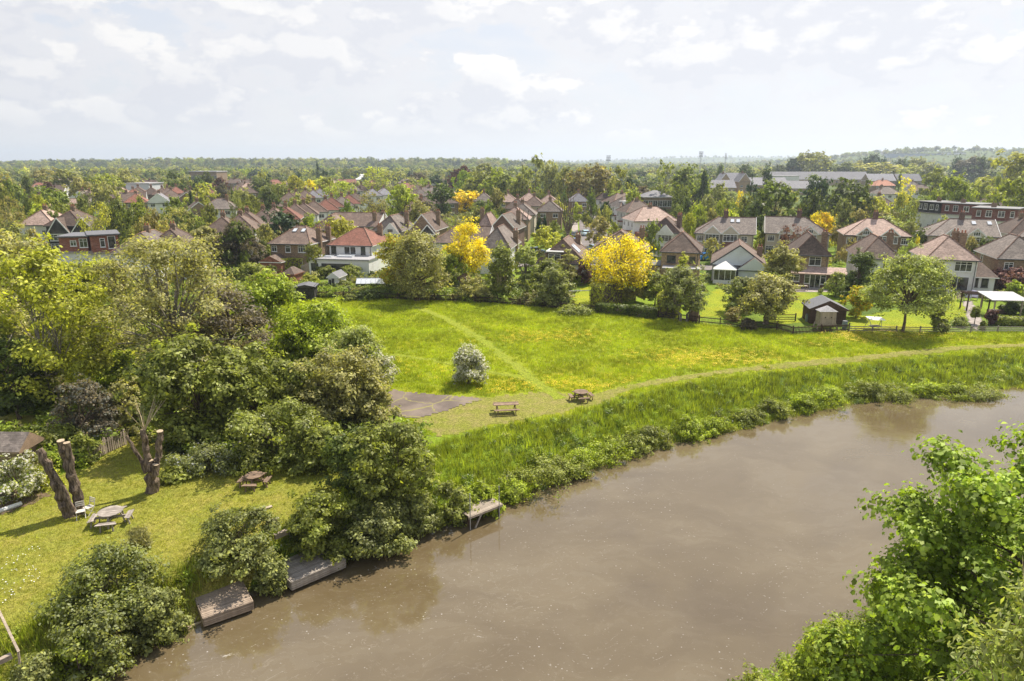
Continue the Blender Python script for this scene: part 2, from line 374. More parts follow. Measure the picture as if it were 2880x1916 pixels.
# ------------------------------------------------------------------ ground, river, lawn, meadow sheets
def axis(lo, hi, n0, n1, step, ext, grow=1.16):
    a = list(np.arange(n0, n1 + 1e-6, step)); s = step; x = n1
    while x < hi: s *= grow; x += min(s, ext); a.append(min(x, hi))
    s = step; x = n0
    while x > lo: s *= grow; x -= min(s, ext); a.insert(0, max(x, lo))
    return np.array(a)
xs = axis(-6500, 6500, -60, 85, .7, 160); ys = axis(-60, 7500, 5, 112, .7, 90)
X, Y = np.meshgrid(xs, ys); Z = ht(X, Y)
Z = Z - .03 * ((Y > 112) * 1.)
n1, n2 = X.shape; idx = np.arange(n1 * n2).reshape(n1, n2)
F = np.stack([idx[:-1, :-1], idx[:-1, 1:], idx[1:, 1:], idx[1:, :-1]], -1).reshape(-1, 4)
tag(inst('ground', npmesh('ground', np.stack([X, Y, Z], -1).reshape(-1, 3), F, GRND, True)), kind='structure')
mb = MB(); mb.add([(-150, -120, WZ), (420, -120, WZ), (420, 160, WZ), (-150, 160, WZ)], [(0, 1, 2, 3)])
tag(mb.obj('river_water', WATER), kind='structure')
def sheet(name, poly, material, lift, step=.7, rag=.25, fn=None):
    """a draped sheet: grid cells whose centre falls in the polygon, ragged edge"""
    px = np.array([p[0] for p in poly]); py = np.array([p[1] for p in poly])
    gx = np.arange(px.min() - 1, px.max() + 1, step); gy = np.arange(py.min() - 1, py.max() + 1, step)
    A, B = np.meshgrid(gx, gy); ins = np.zeros(A.shape, bool); rr = np.random.default_rng(5)
    CX = A + rag * wob(A, B, .9) + rag * .5 * rr.normal(size=A.shape); CY = B + rag * wob(A, B, 1.1, 2) + rag * .5 * rr.normal(size=A.shape); j = len(px) - 1
    for i in range(len(px)):
        c = ((py[i] > CY) != (py[j] > CY)) & (CX < (px[j] - px[i]) * (CY - py[i]) / (py[j] - py[i] + 1e-12) + px[i]); ins ^= c; j = i
    Zh = ht(A, B) + lift; n, m = A.shape; ix = np.arange(n * m).reshape(n, m)
    keep = ins[:-1, :-1]
    Fq = np.stack([ix[:-1, :-1], ix[:-1, 1:], ix[1:, 1:], ix[1:, :-1]], -1)[keep]
    used, inv = np.unique(Fq, return_inverse=True)
    V = np.stack([A, B, Zh], -1).reshape(-1, 3)[used]
    return tag(inst(name, npmesh(name, V, inv.reshape(-1, 4), material, True)), kind='structure')
def gp(lst, c='w', z=0.): return [tuple(G((c, a, b), z)[:2]) for a, b in lst]
fence_line = [('2', 330, 1145), ('2', 700, 1150), ('2', 1230, 1168), ('2', 1500, 1170), ('3', 0, 1185), ('3', 330, 1215), ('3', 740, 1255), ('3', 1180, 1295),
              ('3', 1480, 1330), ('3', 1790, 1360), ('3', 2050, 1380), ('4', 390, 1412), ('4', 800, 1400), ('4', 1500, 1405), ('4', 2091, 1400)]
FL = [G(c) for c in fence_line]
bank_top = gp([(2500, 790), (2357, 808), (2100, 822), (1830, 848), (1600, 882), (1400, 928), (1300, 962), (1010, 1008)])
mead_poly = [tuple(p[:2]) for p in FL] + [(75, FL[-1].y - 1)] + bank_top + gp([(940, 985), (905, 930), (760, 860), (600, 800), (560, 700)])
sheet('meadow', mead_poly, MEAD, .012, .5, .3)
lawn_poly = gp([(-260, 1250), (0, 1180), (60, 1120), (190, 1080), (210, 1060), (300, 1000), (370, 1035), (560, 1085), (720, 1060), (800, 1090), (760, 1190), (640, 1225), (560, 1290), (430, 1400), (250, 1480), (60, 1568), (-200, 1700)])
sheet('lawn', lawn_poly, LAWN, .012, .5, .2)
sheet('shaded_lawn', gp([(-80, 955), (110, 958), (120, 995), (-80, 1000)]), LAWN, .012, .6, .2)
sheet('orchard_lawn', gp([(230, 815), (330, 800), (340, 860), (230, 870)]), MEAD, .012, .6, .3)
for nm, pl in (('garden_lawn', [(1330, 665), (1385, 660), (1385, 708), (1310, 700)]), ('garden_lawn', [(1610, 690), (1650, 665), (1700, 672), (1760, 700), (1700, 735), (1610, 730)]),
               ('garden_lawn', [(1770, 690), (1800, 672), (1880, 675), (1860, 745), (1770, 750)]), ('garden_lawn', [(1950, 735), (2140, 700), (2150, 762), (1955, 762)]),
               ('garden_lawn', [(2130, 690), (2215, 700), (2235, 730), (2150, 750)]), ('garden_lawn', [(890, 650), (960, 655), (960, 680), (880, 680)]),
               ('garden_lawn', [(720, 660), (770, 660), (770, 680), (720, 682)]), ('garden_lawn', [(1040, 655), (1080, 660), (1080, 690), (1035, 685)]), ('garden_lawn', [(1150, 640), (1200, 640), (1200, 660), (1150, 660)])):
    sheet(nm, gp(pl), MEAD if nm else LAWN, .016, .6, .2)
def ribbon(name, pts, wd, material, lift, c='w', jit=.18):
    p3 = [G((c, a, b)) if not isinstance(a, Vector) else a for a, b in pts]; out_v = []; out_f = []; rr = random.Random(4)
    line = []
    for a, b in zip(p3[:-1], p3[1:]):
        n = max(2, int((b - a).length / .5)); line += [a.lerp(b, i / n) for i in range(n)]
    line.append(p3[-1]); K = 5
    for it in range(12): line = [line[0]] + [(line[i - 1] + line[i] * 2 + line[i + 1]) / 4 for i in range(1, len(line) - 1)] + [line[-1]]
    for i, q in enumerate(line):
        d = (line[min(i + 1, len(line) - 1)] - line[max(i - 1, 0)]); d.z = 0; d.normalize(); sd = Vector((-d.y, d.x, 0))
        for k in range(K):
            u = (k / (K - 1) - .5) * wd + (rr.uniform(-jit, jit) if k in (0, K - 1) else 0); out_v.append(q + sd * u)
    for i in range(len(line) - 1):
        for k in range(K - 1): out_f.append((i * K + k, i * K + k + 1, (i + 1) * K + k + 1, (i + 1) * K + k))
    V = np.array([tuple(v) for v in out_v]); V[:, 2] = ht(V[:, 0], V[:, 1]) + lift
    return tag(inst(name, npmesh(name, V, np.array(out_f), material, True)), kind='structure')
ribbon('riverside_path', [(2500, 784), (2357, 795), (2230, 800), (2100, 812), (1960, 826), (1830, 838), (1700, 852), (1600, 866), (1480, 886), (1400, 903), (1300, 935), (1180, 965), (1010, 988)], 1.15, PATHM, .03)
ribbon('mown_path', [(945, 706), (985, 718), (1040, 742), (1100, 778), (1160, 820), (1200, 850), (1240, 884), (1290, 918)], 1.0, MOWN, .034)
ribbon('trodden_path', [(905, 818), (970, 826), (1040, 840), (1110, 852), (1190, 866), (1230, 882)], .6, MOWN, .032)
ribbon('faint_path', [(1800, 800), (1740, 780), (1640, 768), (1540, 772)], .45, MOWN, .032)
sheet('worn_verge', gp([(905, 930), (1010, 915), (1130, 915), (1270, 900), (1330, 915), (1420, 903), (1400, 925), (1300, 950), (1180, 975), (1080, 995), (1000, 1003), (960, 985)]), PATHM, .022, .4, .35)
sheet('cracked_tarmac_hardstanding', gp([(880, 905), (905, 900), (960, 906), (1030, 913), (1095, 918), (1105, 924), (1060, 932), (1030, 944), (985, 958), (940, 965), (890, 950)]), TARM, .05, .25, .15)
sheet('gravel_bed', gp([(1135, 690), (1240, 660), (1260, 690), (1230, 700)]), plain('bare_soil', (.33, .24, .17), .95, .1, .3, 1.), .02, .4, .2)
sheet('patio', gp([(1805, 655), (1925, 655), (1925, 672), (1798, 672)]), CONC, .03, .5, .0)
sheet('garden_path', gp([(2215, 695), (2235, 695), (2262, 742), (2245, 762), (2230, 745)]), CONC, .03, .3, .1)
sheet('bare_bank_soil', gp([(130, 1470), (165, 1480), (160, 1568), (100, 1568), (0, 1568), (0, 1550), (110, 1530)], z=-.6), plain('bare_earth', (.24, .15, .10), .95, .1, .3, 1.5), .05, .3, .3)
# streets
def road(name, pts, wd, lift=.02, m=None):
    return ribbon(name, pts, wd, m or ROADM, lift, jit=0.)
road('side_road', [(Vector((17.5, 120, 0)), 0), (Vector((19.5, 150, 0)), 0), (Vector((22.5, 190, 0)), 0), (Vector((27, 240, 0)), 0), (Vector((34, 320, 0)), 0)], 7.5, .03)
road('main_street', [(Vector((-120, 150, 0)), 0), (Vector((-60, 138, 0)), 0), (Vector((0, 131, 0)), 0), (Vector((60, 122, 0)), 0), (Vector((130, 116, 0)), 0)], 6.5, .06)
for s in (-1, 1):
    r_ = ribbon('pavement', [(Vector((19.5 + s * 5.1, 140, 0)), 0), (Vector((22.5 + s * 5.1, 190, 0)), 0), (Vector((27 + s * 5.1, 240, 0)), 0)], 1.8, CONC, .12, jit=0.)
# ------------------------------------------------------------------ foliage
def unit(a): return a / (np.linalg.norm(a, axis=1, keepdims=True) + 1e-9)
def leaves_mesh(name, C, N, size, material, r, shape='quad', lw=.62):
    """one small folded leaf (or leaf spray) at each point of C facing N"""
    n = len(C); T = unit(np.cross(N, r.normal(size=(n, 3)))); B = np.cross(N, T); s = (size * r.uniform(.4, 1.7, n))[:, None]
    if shape == 'maple':
        ang = np.array([0, 33, 64, 140, 220, 296, 327]) * math.pi / 180; rad = np.array([1, .46, .9, .6, .6, .9, .46]) * .62
        V = np.stack([C + (T * math.cos(a) + B * math.sin(a)) * s * q - N * s * (.25 if q > .35 else 0) for a, q in zip(ang, rad)] , 1)
        V = V.reshape(-1, 3); F = np.arange(n * 7).reshape(n, 7)
        return npmesh(name, V, F, material)
    a = C + T * s * .5 - N * s * .08; b = C + B * s * lw * .5; c = C - T * s * .5 - N * s * .08; d = C - B * s * lw * .5
    V = np.stack([a, b, c, d], 1).reshape(-1, 3)
    return npmesh(name, V, np.arange(n * 4).reshape(n, 4), material)
PROF = {'round': lambda t: np.sqrt(np.clip(1 - (2 * t - 1) ** 2, 0, 1)), 'egg': lambda t: np.sqrt(np.clip(1 - (2 * np.clip(t, 0, 1) ** .75 - 1) ** 2, 0, 1)),
        'dome': lambda t: np.where(t < .3, .8 + .2 * np.sin(t / .3 * 1.57), np.sqrt(np.clip(1 - ((t - .3) / .7) ** 2, 0, 1))),
        'cone': lambda t: np.clip(1.03 - t, 0, 1) ** .75 * np.clip(t * 8, .5, 1), 'column': lambda t: np.clip(np.sin(np.clip(t, .02, .98) * 3.14) ** .45, 0, 1),
        'vase': lambda t: np.where(t < .6, .35 + .65 * (t / .6), np.sqrt(np.clip(1 - ((t - .6) / .4) ** 2, 0, 1))),
        'mound': lambda t: np.sqrt(np.clip(1 - t ** 2, 0, 1)) }
def crown_points(r, H, W, zb, prof, nl, lr, nc, cr, n, zs=.8, droop=0., fill=.5, D=None):
    D = D or W; f = PROF[prof]; h = H - zb
    t = r.uniform(.04, .97, nl) if prof not in ('dome', 'mound') else r.uniform(0, .95, nl); an = r.uniform(0, 6.283, nl); u = r.uniform(fill ** 2, 1, nl) ** .5
    lrs = lr * r.uniform(.5, 1.45, nl); ph = r.uniform(0, 6.28, 3); irr = .92 + .13 * np.sin(2 * an + ph[0] + 3 * t) + .10 * np.sin(3 * an + ph[1] - 5 * t); rad = np.maximum(0, f(t) * u * irr - lrs / W * 1.1 * .5)
    L = np.stack([np.cos(an) * rad * W / 2, np.sin(an) * rad * D / 2, zb + lrs * .5 + t * (h - lrs * 1.1)], 1)
    li = r.integers(0, nl, nc); dr = unit(r.normal(size=(nc, 3)) + [0, 0, .25]); cl = L[li] + dr * lrs[li][:, None] * r.uniform(.55, 1.05, nc)[:, None] * [1, 1, zs]
    kx = int(nc * .07) if W < 9.5 else 0
    if kx: cl[:kx] = (cl[:kx] - [0, 0, zb + h * .35]) * r.uniform(1.08, 1.3, (kx, 1)) + [0, 0, zb + h * .35]; cl[:kx, 2] = np.maximum(cl[:kx, 2], zb)
    ci = r.integers(0, nc, n); off = r.normal(size=(n, 3)) * cr * [1, 1, .75]
    C = cl[ci] + off
    if droop: C[:, 2] -= np.abs(r.normal(size=n)) * droop * (.3 + .7 * (C[:, 2] - zb) / h).clip(0, 1)
    C[:, 2] = np.maximum(C[:, 2], zb - (0 if not droop else .0) if zb > .3 else .03)
    for ax, tgt, pc in ((0, W / 2, 97.5), (1, D / 2, 97.5), (2, H, 99.7)):
        k = tgt / max(1e-6, np.percentile(np.abs(C[:, ax]), pc)); k = min(max(k, .8), 1.6)
        for q in (C, L, cl): q[:, ax] *= k
    out = unit(dr[ci] + off / max(cr, 1e-6) * .45)
    N = unit(out * 1.05 + r.normal(size=(n, 3)) * .42 + [0, 0, .55])
    return C, N, L, cl
def trunk_mb(r, H, zb, L, tr, cl=None, twigs=0, ns=6, stems=1, lean=(0, 0), fork=.35):
    m = MB(); fz = zb * .55 + H * fork * .45
    for s in range(stems):
        a = 6.28 * s / max(stems, 1) + r.uniform(0, 1); ox = (math.cos(a) * tr * 1.6, math.sin(a) * tr * 1.6) if stems > 1 else (0, 0)
        top = Vector((lean[0] + ox[0] * 3, lean[1] + ox[1] * 3, fz)); t = tr * (1 if stems == 1 else .6)
        mid = Vector((ox[0] + lean[0] * .3 + r.uniform(-.1, .1), ox[1] + lean[1] * .3, fz * .5))
        m.tube([(ox[0], ox[1], -.3), (ox[0], ox[1], .12), mid, top, Vector((top.x, top.y, H * .72))], [t * 1.5, t * 1.12, t * .9, t * .72, t * .25], ns)
        for k in range(s, len(L), stems):
            l = Vector(L[k]); st = top.lerp(Vector((top.x, top.y, H * .7)), max(0, min(1, (l.z - fz) / (H * .8) * .7)) * r.uniform(.3, 1))
            if st.z < zb * .3: continue
            md = st.lerp(l, .5) + Vector((r.uniform(-.1, .1), r.uniform(-.1, .1), .08)) * (l - st).length
            q = t * r.uniform(.28, .5); m.tube([st, md, l], [q, q * .6, q * .25], 5, cap=False)
    if cl is not None and twigs:
        for k in range(min(twigs, len(cl))):
            c = Vector(cl[k]); l = Vector(L[int(np.argmin(((L - cl[k]) ** 2).sum(1)))]); q = tr * .1
            m.tube([l, l.lerp(c, .5) + Vector((0, 0, .06)), c.lerp(l, -.12)], [q, q * .7, q * .3], 3, cap=False)
    return m
COLR = {'g': (0.230, 0.260, 0.057), 'dg': (0.124, 0.163, 0.038), 'yg': (0.395, 0.413, 0.061), 'lg': (0.301, 0.366, 0.038), 'ol': (0.342, 0.330, 0.130), 'br': (0.295, 0.254, 0.100),
        'cu': (0.124, 0.059, 0.053), 'ye': (0.740, 0.630, 0.022), 'gr': (0.242, 0.266, 0.094), 'ev': (0.053, 0.088, 0.038), 'mr': (0.165, 0.139, 0.097), 'pg': (0.342, 0.384, 0.118), 'rd': (0.189, 0.047, 0.035)}
CNAME = {'g': 'mid green', 'dg': 'dark green', 'yg': 'yellow-green', 'lg': 'bright green', 'ol': 'olive green', 'br': 'brownish green', 'cu': 'copper-leaved', 'ye': 'golden yellow',
         'gr': 'grey-green', 'ev': 'blackish evergreen', 'mr': 'dark maroon-brown', 'pg': 'pale green', 'rd': 'dark red-leaved'}
def vary(c, a=.14):
    k = random.uniform(1 - a, 1 + a); return (c[0] * k * random.uniform(.9, 1.1), c[1] * k, c[2] * k * random.uniform(.8, 1.2), 1)
TREES = []
def near_tree(c, H, W, col, label, D=None, zb=None, prof='egg', nl=34, lr=None, nc=None, cr=None, n=12000, ls=.2, tr=None, twigs=0, seed=None, mat_=None, bark=None, stems=1,
              lean=(0, 0), zs=.8, droop=0., name='tree', cat='tree', group=None, fill=.5, shape='quad', loc=None, lw=.62, fork=.35):
    """an individual tree or shrub built for its place; c = photo measurement of the foot"""
    r = np.random.default_rng(seed or int(H * 131 + W * 17 + n))
    n = int(n * .9); ls *= 1.04
    g = Vector(loc) if loc is not None else G(c); g.z = gz(g.x, g.y)
    zb = H * .25 if zb is None else zb; lr = lr or W * .17; nc = nc or nl * 9; cr = cr or min(.27, max(.10, W * .036))
    C, N, L, cl = crown_points(r, H, W, zb, prof, nl, lr, nc, cr, n, zs, droop, fill, D)
    C[:, :2] += np.array(lean) * (C[:, 2:3] / H); L[:, :2] += np.array(lean) * (L[:, 2:3] / H)
    root = empty(name, g); tag(root, label, cat, group)
    m = mat_ or FOL
    co = inst('crown' if name.endswith('tree') else 'foliage', leaves_mesh('crown', C, N, ls, m, r, shape, lw), root); co.color = COLR[col] + (1,)
    trunk_mb(r, H, max(zb, .2), L, tr or H * .022, cl, twigs, 7, stems, (lean[0] * .4, lean[1] * .4), fork).obj('trunk' if name.endswith('tree') else 'stem', bark or BARK, root)
    return root
PROTO = {}
def proto(kind):
    if kind in PROTO: return PROTO[kind]
    k, v = kind.rsplit('_', 1); r = np.random.default_rng(100 + int(v) * 7 + len(k)); spec = {
        'round': ('egg', .14, 34, .17, 0, 4200, .058), 'dome': ('dome', .08, 38, .15, 0, 4400, .058), 'sparse': ('vase', .2, 40, .12, 0, 2300, .042), 'column': ('column', .05, 26, .16, 0, 2400, .06),
        'cone': ('cone', .06, 36, .12, .02, 2800, .05), 'weeping': ('egg', .06, 30, .14, .16, 3600, .045), 'bush': ('mound', 0, 30, .2, 0, 2200, .07), 'ball': ('round', .06, 70, .13, 0, 5600, .055),
        'far': ('dome', .1, 15, .22, 0, 420, .13), 'farcone': ('cone', .05, 14, .16, 0, 320, .11)}[k]
    prof, zb, nl, lr, droop, n, ls = spec
    C, N, L, cl = crown_points(r, 1., 1., zb, prof, nl, lr, nl * 7, .028 if n > 1000 else .07, n, .8, droop, .45 if k != 'ball' else .85)
    if k == 'column': C[:, :2] *= 1.; L[:, :2] *= 1.
    cm = leaves_mesh('crown', C, N, ls, FOL, r)
    tm = trunk_mb(r, 1., max(zb, .05), L, .018, cl, 40 if k == 'sparse' else 0, 5).mesh('trunk', BARKG if k == 'sparse' else BARK) if n > 1000 else None
    PROTO[kind] = (cm, tm); return PROTO[kind]
KN = {'round': 'rounded', 'dome': 'broad domed', 'sparse': 'airy open', 'column': 'tall narrow', 'cone': 'pointed conical', 'weeping': 'weeping', 'bush': 'low bushy', 'ball': 'ball-shaped'}
def mid_tree(px, D, pytop, wpx, kind, col, label=None, group=None, mat_=None, xy=None, HW=None):
    if xy is None:
        if D > 230 and kind in ('round', 'dome', 'sparse', 'column'): wpx *= 1.35
        g = GD(px, D); H = topz(pytop, g.y); dd = g.y * CP + (CZ - H) * SP; W = wpx / 1920 * dd
    else: g = Vector((xy[0], xy[1], 0)); H, W = HW
    H = max(H, 1.2); g.z = gz(g.x, g.y) - .05; H -= g.z
    bush = kind == 'bush'
    cm, tm = proto(kind + '_' + str(random.randint(0, 2)))
    if mat_ is not None:
        key = (cm.name, mat_.name)
        if key not in PROTO: m2 = cm.copy(); m2.materials.clear(); m2.materials.append(mat_); PROTO[key] = m2
        cm = PROTO[key]
    nm = 'shrub' if bush else ('conifer_tree' if kind == 'cone' else 'tree')
    root = empty(nm, g, random.uniform(0, 6.28)); TREES.append([root, kind, col, label, px if xy is None else project(g)[0], g.y, bush])
    root['category'] = 'shrub' if bush else 'tree'
    if group: root['group'] = group
    co = inst('foliage' if bush else 'crown', cm, root, scale=(W, W, H)); co.color = vary(COLR[col])
    inst('stem' if bush else 'trunk', tm, root, scale=(W * .9, W * .9, H))
    return root
# geometry-node scatter for what nobody could count
def scatter(name, pts, scl, meshes, colr=None, kind='stuff', tilt=.15):
    coll = bpy.data.collections.new(name + '_source')
    for i, m in enumerate(meshes):
        o = bpy.data.objects.new(name + '_source', m)
        if colr: o.color = colr[i] + (1,)
        coll.objects.link(o)
    me = bpy.data.meshes.new(name); me.vertices.add(len(pts)); me.vertices.foreach_set('co', np.asarray(pts, np.float32).ravel())
    at = me.attributes.new('scl', 'FLOAT', 'POINT'); at.data.foreach_set('value', np.asarray(scl, np.float32)); me.update()
    for m in meshes[0].materials: me.materials.append(m)
    o = inst(name, me); ng = bpy.data.node_groups.new(name, 'GeometryNodeTree')
    ng.interface.new_socket('Geometry', in_out='INPUT', socket_type='NodeSocketGeometry'); ng.interface.new_socket('Geometry', in_out='OUTPUT', socket_type='NodeSocketGeometry')
    N = ng.nodes.new; lk = ng.links.new
    gi = N('NodeGroupInput'); go = N('NodeGroupOutput'); ip = N('GeometryNodeInstanceOnPoints'); ci = N('GeometryNodeCollectionInfo')
    ci.inputs['Collection'].default_value = coll; ci.inputs['Separate Children'].default_value = True; ci.inputs['Reset Children'].default_value = True
    lk(gi.outputs[0], ip.inputs['Points']); lk(ci.outputs[0], ip.inputs['Instance']); ip.inputs['Pick Instance'].default_value = True
    ri = N('FunctionNodeRandomValue'); ri.data_type = 'INT'; ri.inputs[4].default_value = 0; ri.inputs[5].default_value = len(meshes) - 1; lk(ri.outputs[2], ip.inputs['Instance Index'])
    rv = N('FunctionNodeRandomValue'); rv.data_type = 'FLOAT_VECTOR'; rv.inputs[0].default_value = (-tilt, -tilt, 0); rv.inputs[1].default_value = (tilt, tilt, 6.283); rv.inputs[8].default_value = 3
    lk(rv.outputs[0], ip.inputs['Rotation'])
    na = N('GeometryNodeInputNamedAttribute'); na.data_type = 'FLOAT'; na.inputs[0].default_value = 'scl'; lk(na.outputs[0], ip.inputs['Scale'])
    lk(ip.outputs[0], go.inputs[0]); md = o.modifiers.new('scatter', 'NODES'); md.node_group = ng
    return tag(o, kind=kind)
def in_poly(x, y, poly):
    px = [p[0] for p in poly]; py = [p[1] for p in poly]; ins = np.zeros(x.shape, bool); j = len(px) - 1
    for i in range(len(px)):
        c = ((py[i] > y) != (py[j] > y)) & (x < (px[j] - px[i]) * (y - py[i]) / (py[j] - py[i] + 1e-12) + px[i]); ins ^= c; j = i
    return ins
# ------------------------------------------------------------------ houses
WM = {}
def window_parts(parent, x, z, w_, h_, n=2, side='F', frame=None, dims=(0, 0), name='window', tr=True, pane=None):
    frame = frame or WPNT; pane = pane or GLASS; key = (round(w_, 2), round(h_, 2), n, frame.name, tr, pane.name)
    if key not in WM:
        m = MB(); t = .075; y0, y1 = -.07, .02
        m.box(0, w_, y0, y1, 0, t); m.box(0, w_, y0, y1, h_ - t, h_); m.box(0, t, y0, y1, t, h_ - t); m.box(w_ - t, w_, y0, y1, t, h_ - t)
        for i in range(1, n): m.box(w_ * i / n - .03, w_ * i / n + .03, y0 + .01, y1, t, h_ - t)
        if tr and h_ < 1.8: m.box(t, w_ - t, y0 + .015, y1, h_ * .72 - .025, h_ * .72 + .025)
        m.box(-.06, w_ + .06, -.13, .02, -.07, -.002)
        g = MB().box(t * .6, w_ - t * .6, -.03, .015, t * .6, h_ - t * .6)
        WM[key] = (m.mesh('window', frame), g.mesh('pane', pane))
    a, b = WM[key]; W, D = dims
    loc, rot = {'F': ((x, 0, z), 0), 'L': ((0, D - x, z), -math.pi / 2), 'R': ((W, x, z), math.pi / 2), 'B': ((W - x, D, z), math.pi)}[side]
    o = inst(name, a, parent, loc, (0, 0, rot)); inst('pane', b, o); return o
def roof_mb(w_, d, rise, axis, h0, h1, o=.35, th=.14, z=0.):
    """closed roof solid: slopes material 0, gable triangles material 1"""
    x0, x1, y0, y1 = -o, w_ + o, -o, d + o
    if axis == 'w': a = Vector((x0 + .001 if h0 == 0 else h0, d / 2, z + rise)); b = Vector((x1 - .001 if h1 == 0 else w_ - h1, d / 2, z + rise))
    else: a = Vector((w_ / 2, y0 + .001 if h0 == 0 else h0, z + rise)); b = Vector((w_ / 2, y1 - .001 if h1 == 0 else d - h1, z + rise))
    zt = z - o * .3; e = [Vector((x0, y0, zt)), Vector((x1, y0, zt)), Vector((x1, y1, zt)), Vector((x0, y1, zt))]; g = [v - Vector((0, 0, th)) for v in e]
    m = MB(); v = e + g + [a, b]; A, B = 8, 9
    if axis == 'w':
        m.add(v, [(0, 1, B, A), (2, 3, A, B)], 0); m.add(v, [(3, 0, A)], 1 if h0 == 0 else 0); m.add(v, [(1, 2, B)], 1 if h1 == 0 else 0)
    else:
        m.add(v, [(1, 2, B, A), (3, 0, A, B)], 0); m.add(v, [(0, 1, A)], 1 if h0 == 0 else 0); m.add(v, [(2, 3, B)], 1 if h1 == 0 else 0)
    m.add(v, [(0, 4, 5, 1), (1, 5, 6, 2), (2, 6, 7, 3), (3, 7, 4, 0), (7, 6, 5, 4)], 2)
    return m, a, b, e
def chimney(parent, x, y, z0, z1, s=.6, m=None, pots=2, sx=None):
    sx = sx or s * .72; c = MB().box(x - sx, x + sx, y - s / 2, y + s / 2, z0, z1, 0).box(x - sx - .08, x + sx + .08, y - s / 2 - .08, y + s / 2 + .08, z1 - .45, z1 - .25, 0)
    for i in range(pots):
        q = x + (i - (pots - 1) / 2) * sx * 2 / max(pots, 1); c.tube([(q, y, z1), (q, y, z1 + .42)], [.13, .10], 7, 1)
    return c.obj('chimney', [m or WBRN, POT], parent)
def add_roof(root, w_, d, ez, rise, axis, h0, h1, rm, wm, o=.35, trim=None, ridge=True, name='roof', org=(0, 0)):
    m, a, b, e = roof_mb(w_, d, rise, axis, h0, h1, o, .14, ez)
    ro = m.obj(name, [rm, wm, trim or WPNT], root, (org[0], org[1], 0))
    if ridge:
        q = MB(); q.tube([a, b], [.11, .11], 5)
        up = Vector((0, 0, .03))
        if axis == 'w':
            if h0: q.tube([e[0] + up, a + up], [.09, .09], 4); q.tube([e[3] + up, a + up], [.09, .09], 4)
            if h1: q.tube([e[1] + up, b + up], [.09, .09], 4); q.tube([e[2] + up, b + up], [.09, .09], 4)
        else:
            if h0: q.tube([e[0] + up, a + up], [.09, .09], 4); q.tube([e[1] + up, a + up], [.09, .09], 4)
            if h1: q.tube([e[2] + up, b + up], [.09, .09], 4); q.tube([e[3] + up, b + up], [.09, .09], 4)
        q.obj('ridge_tiles', tiles('ridge_clay', (.20, .11, .08), (.27, .17, .12), .2), ro)
        # gable verges
        if (axis == 'd' and h0 == 0) or (axis == 'w' and 0 in (h0, h1)):
            v = MB(); f = Vector((0, -.03, 0))
            if axis == 'd': v.bar(e[0] + f, a + f, .05, .2); v.bar(e[1] + f, a + f, .05, .2)
            else:
                if h0 == 0: v.bar(e[0] + Vector((-.03, 0, 0)), a + Vector((-.03, 0, 0)), .05, .2); v.bar(e[3] + Vector((-.03, 0, 0)), a + Vector((-.03, 0, 0)), .05, .2)
                if h1 == 0: v.bar(e[1] + Vector((.03, 0, 0)), b + Vector((.03, 0, 0)), .05, .2); v.bar(e[2] + Vector((.03, 0, 0)), b + Vector((.03, 0, 0)), .05, .2)
            v.obj('barge_board', trim or WPNT, ro)
    return ro
def skylight(ro, w_, d, ez, rise, x, u, sw=.8, sh=1.1):
    """roof window on the front slope of a ridge-along-width roof, u = 0 eave .. 1 ridge"""
    ang = math.atan2(rise, d / 2); M = Matrix.Translation((x, u * d / 2, ez + u * rise + .03)) @ Matrix.Rotation(ang, 4, 'X')
    MB().box(-sw / 2, sw / 2, -sh / 2, sh / 2, 0, .1, 0, M).box(-sw / 2 + .07, sw / 2 - .07, -sh / 2 + .07, sh / 2 - .07, .1, .125, 1, M).obj('skylight', [DPNT, SKYL], ro)
HOUSES = []
def frame_of(cl, cr, ez):
    L, Rr = G(cl, ez), G(cr, ez); d = Rr - L; return Vector((L.x, L.y, 0)), d.length, math.atan2(d.y, d.x)
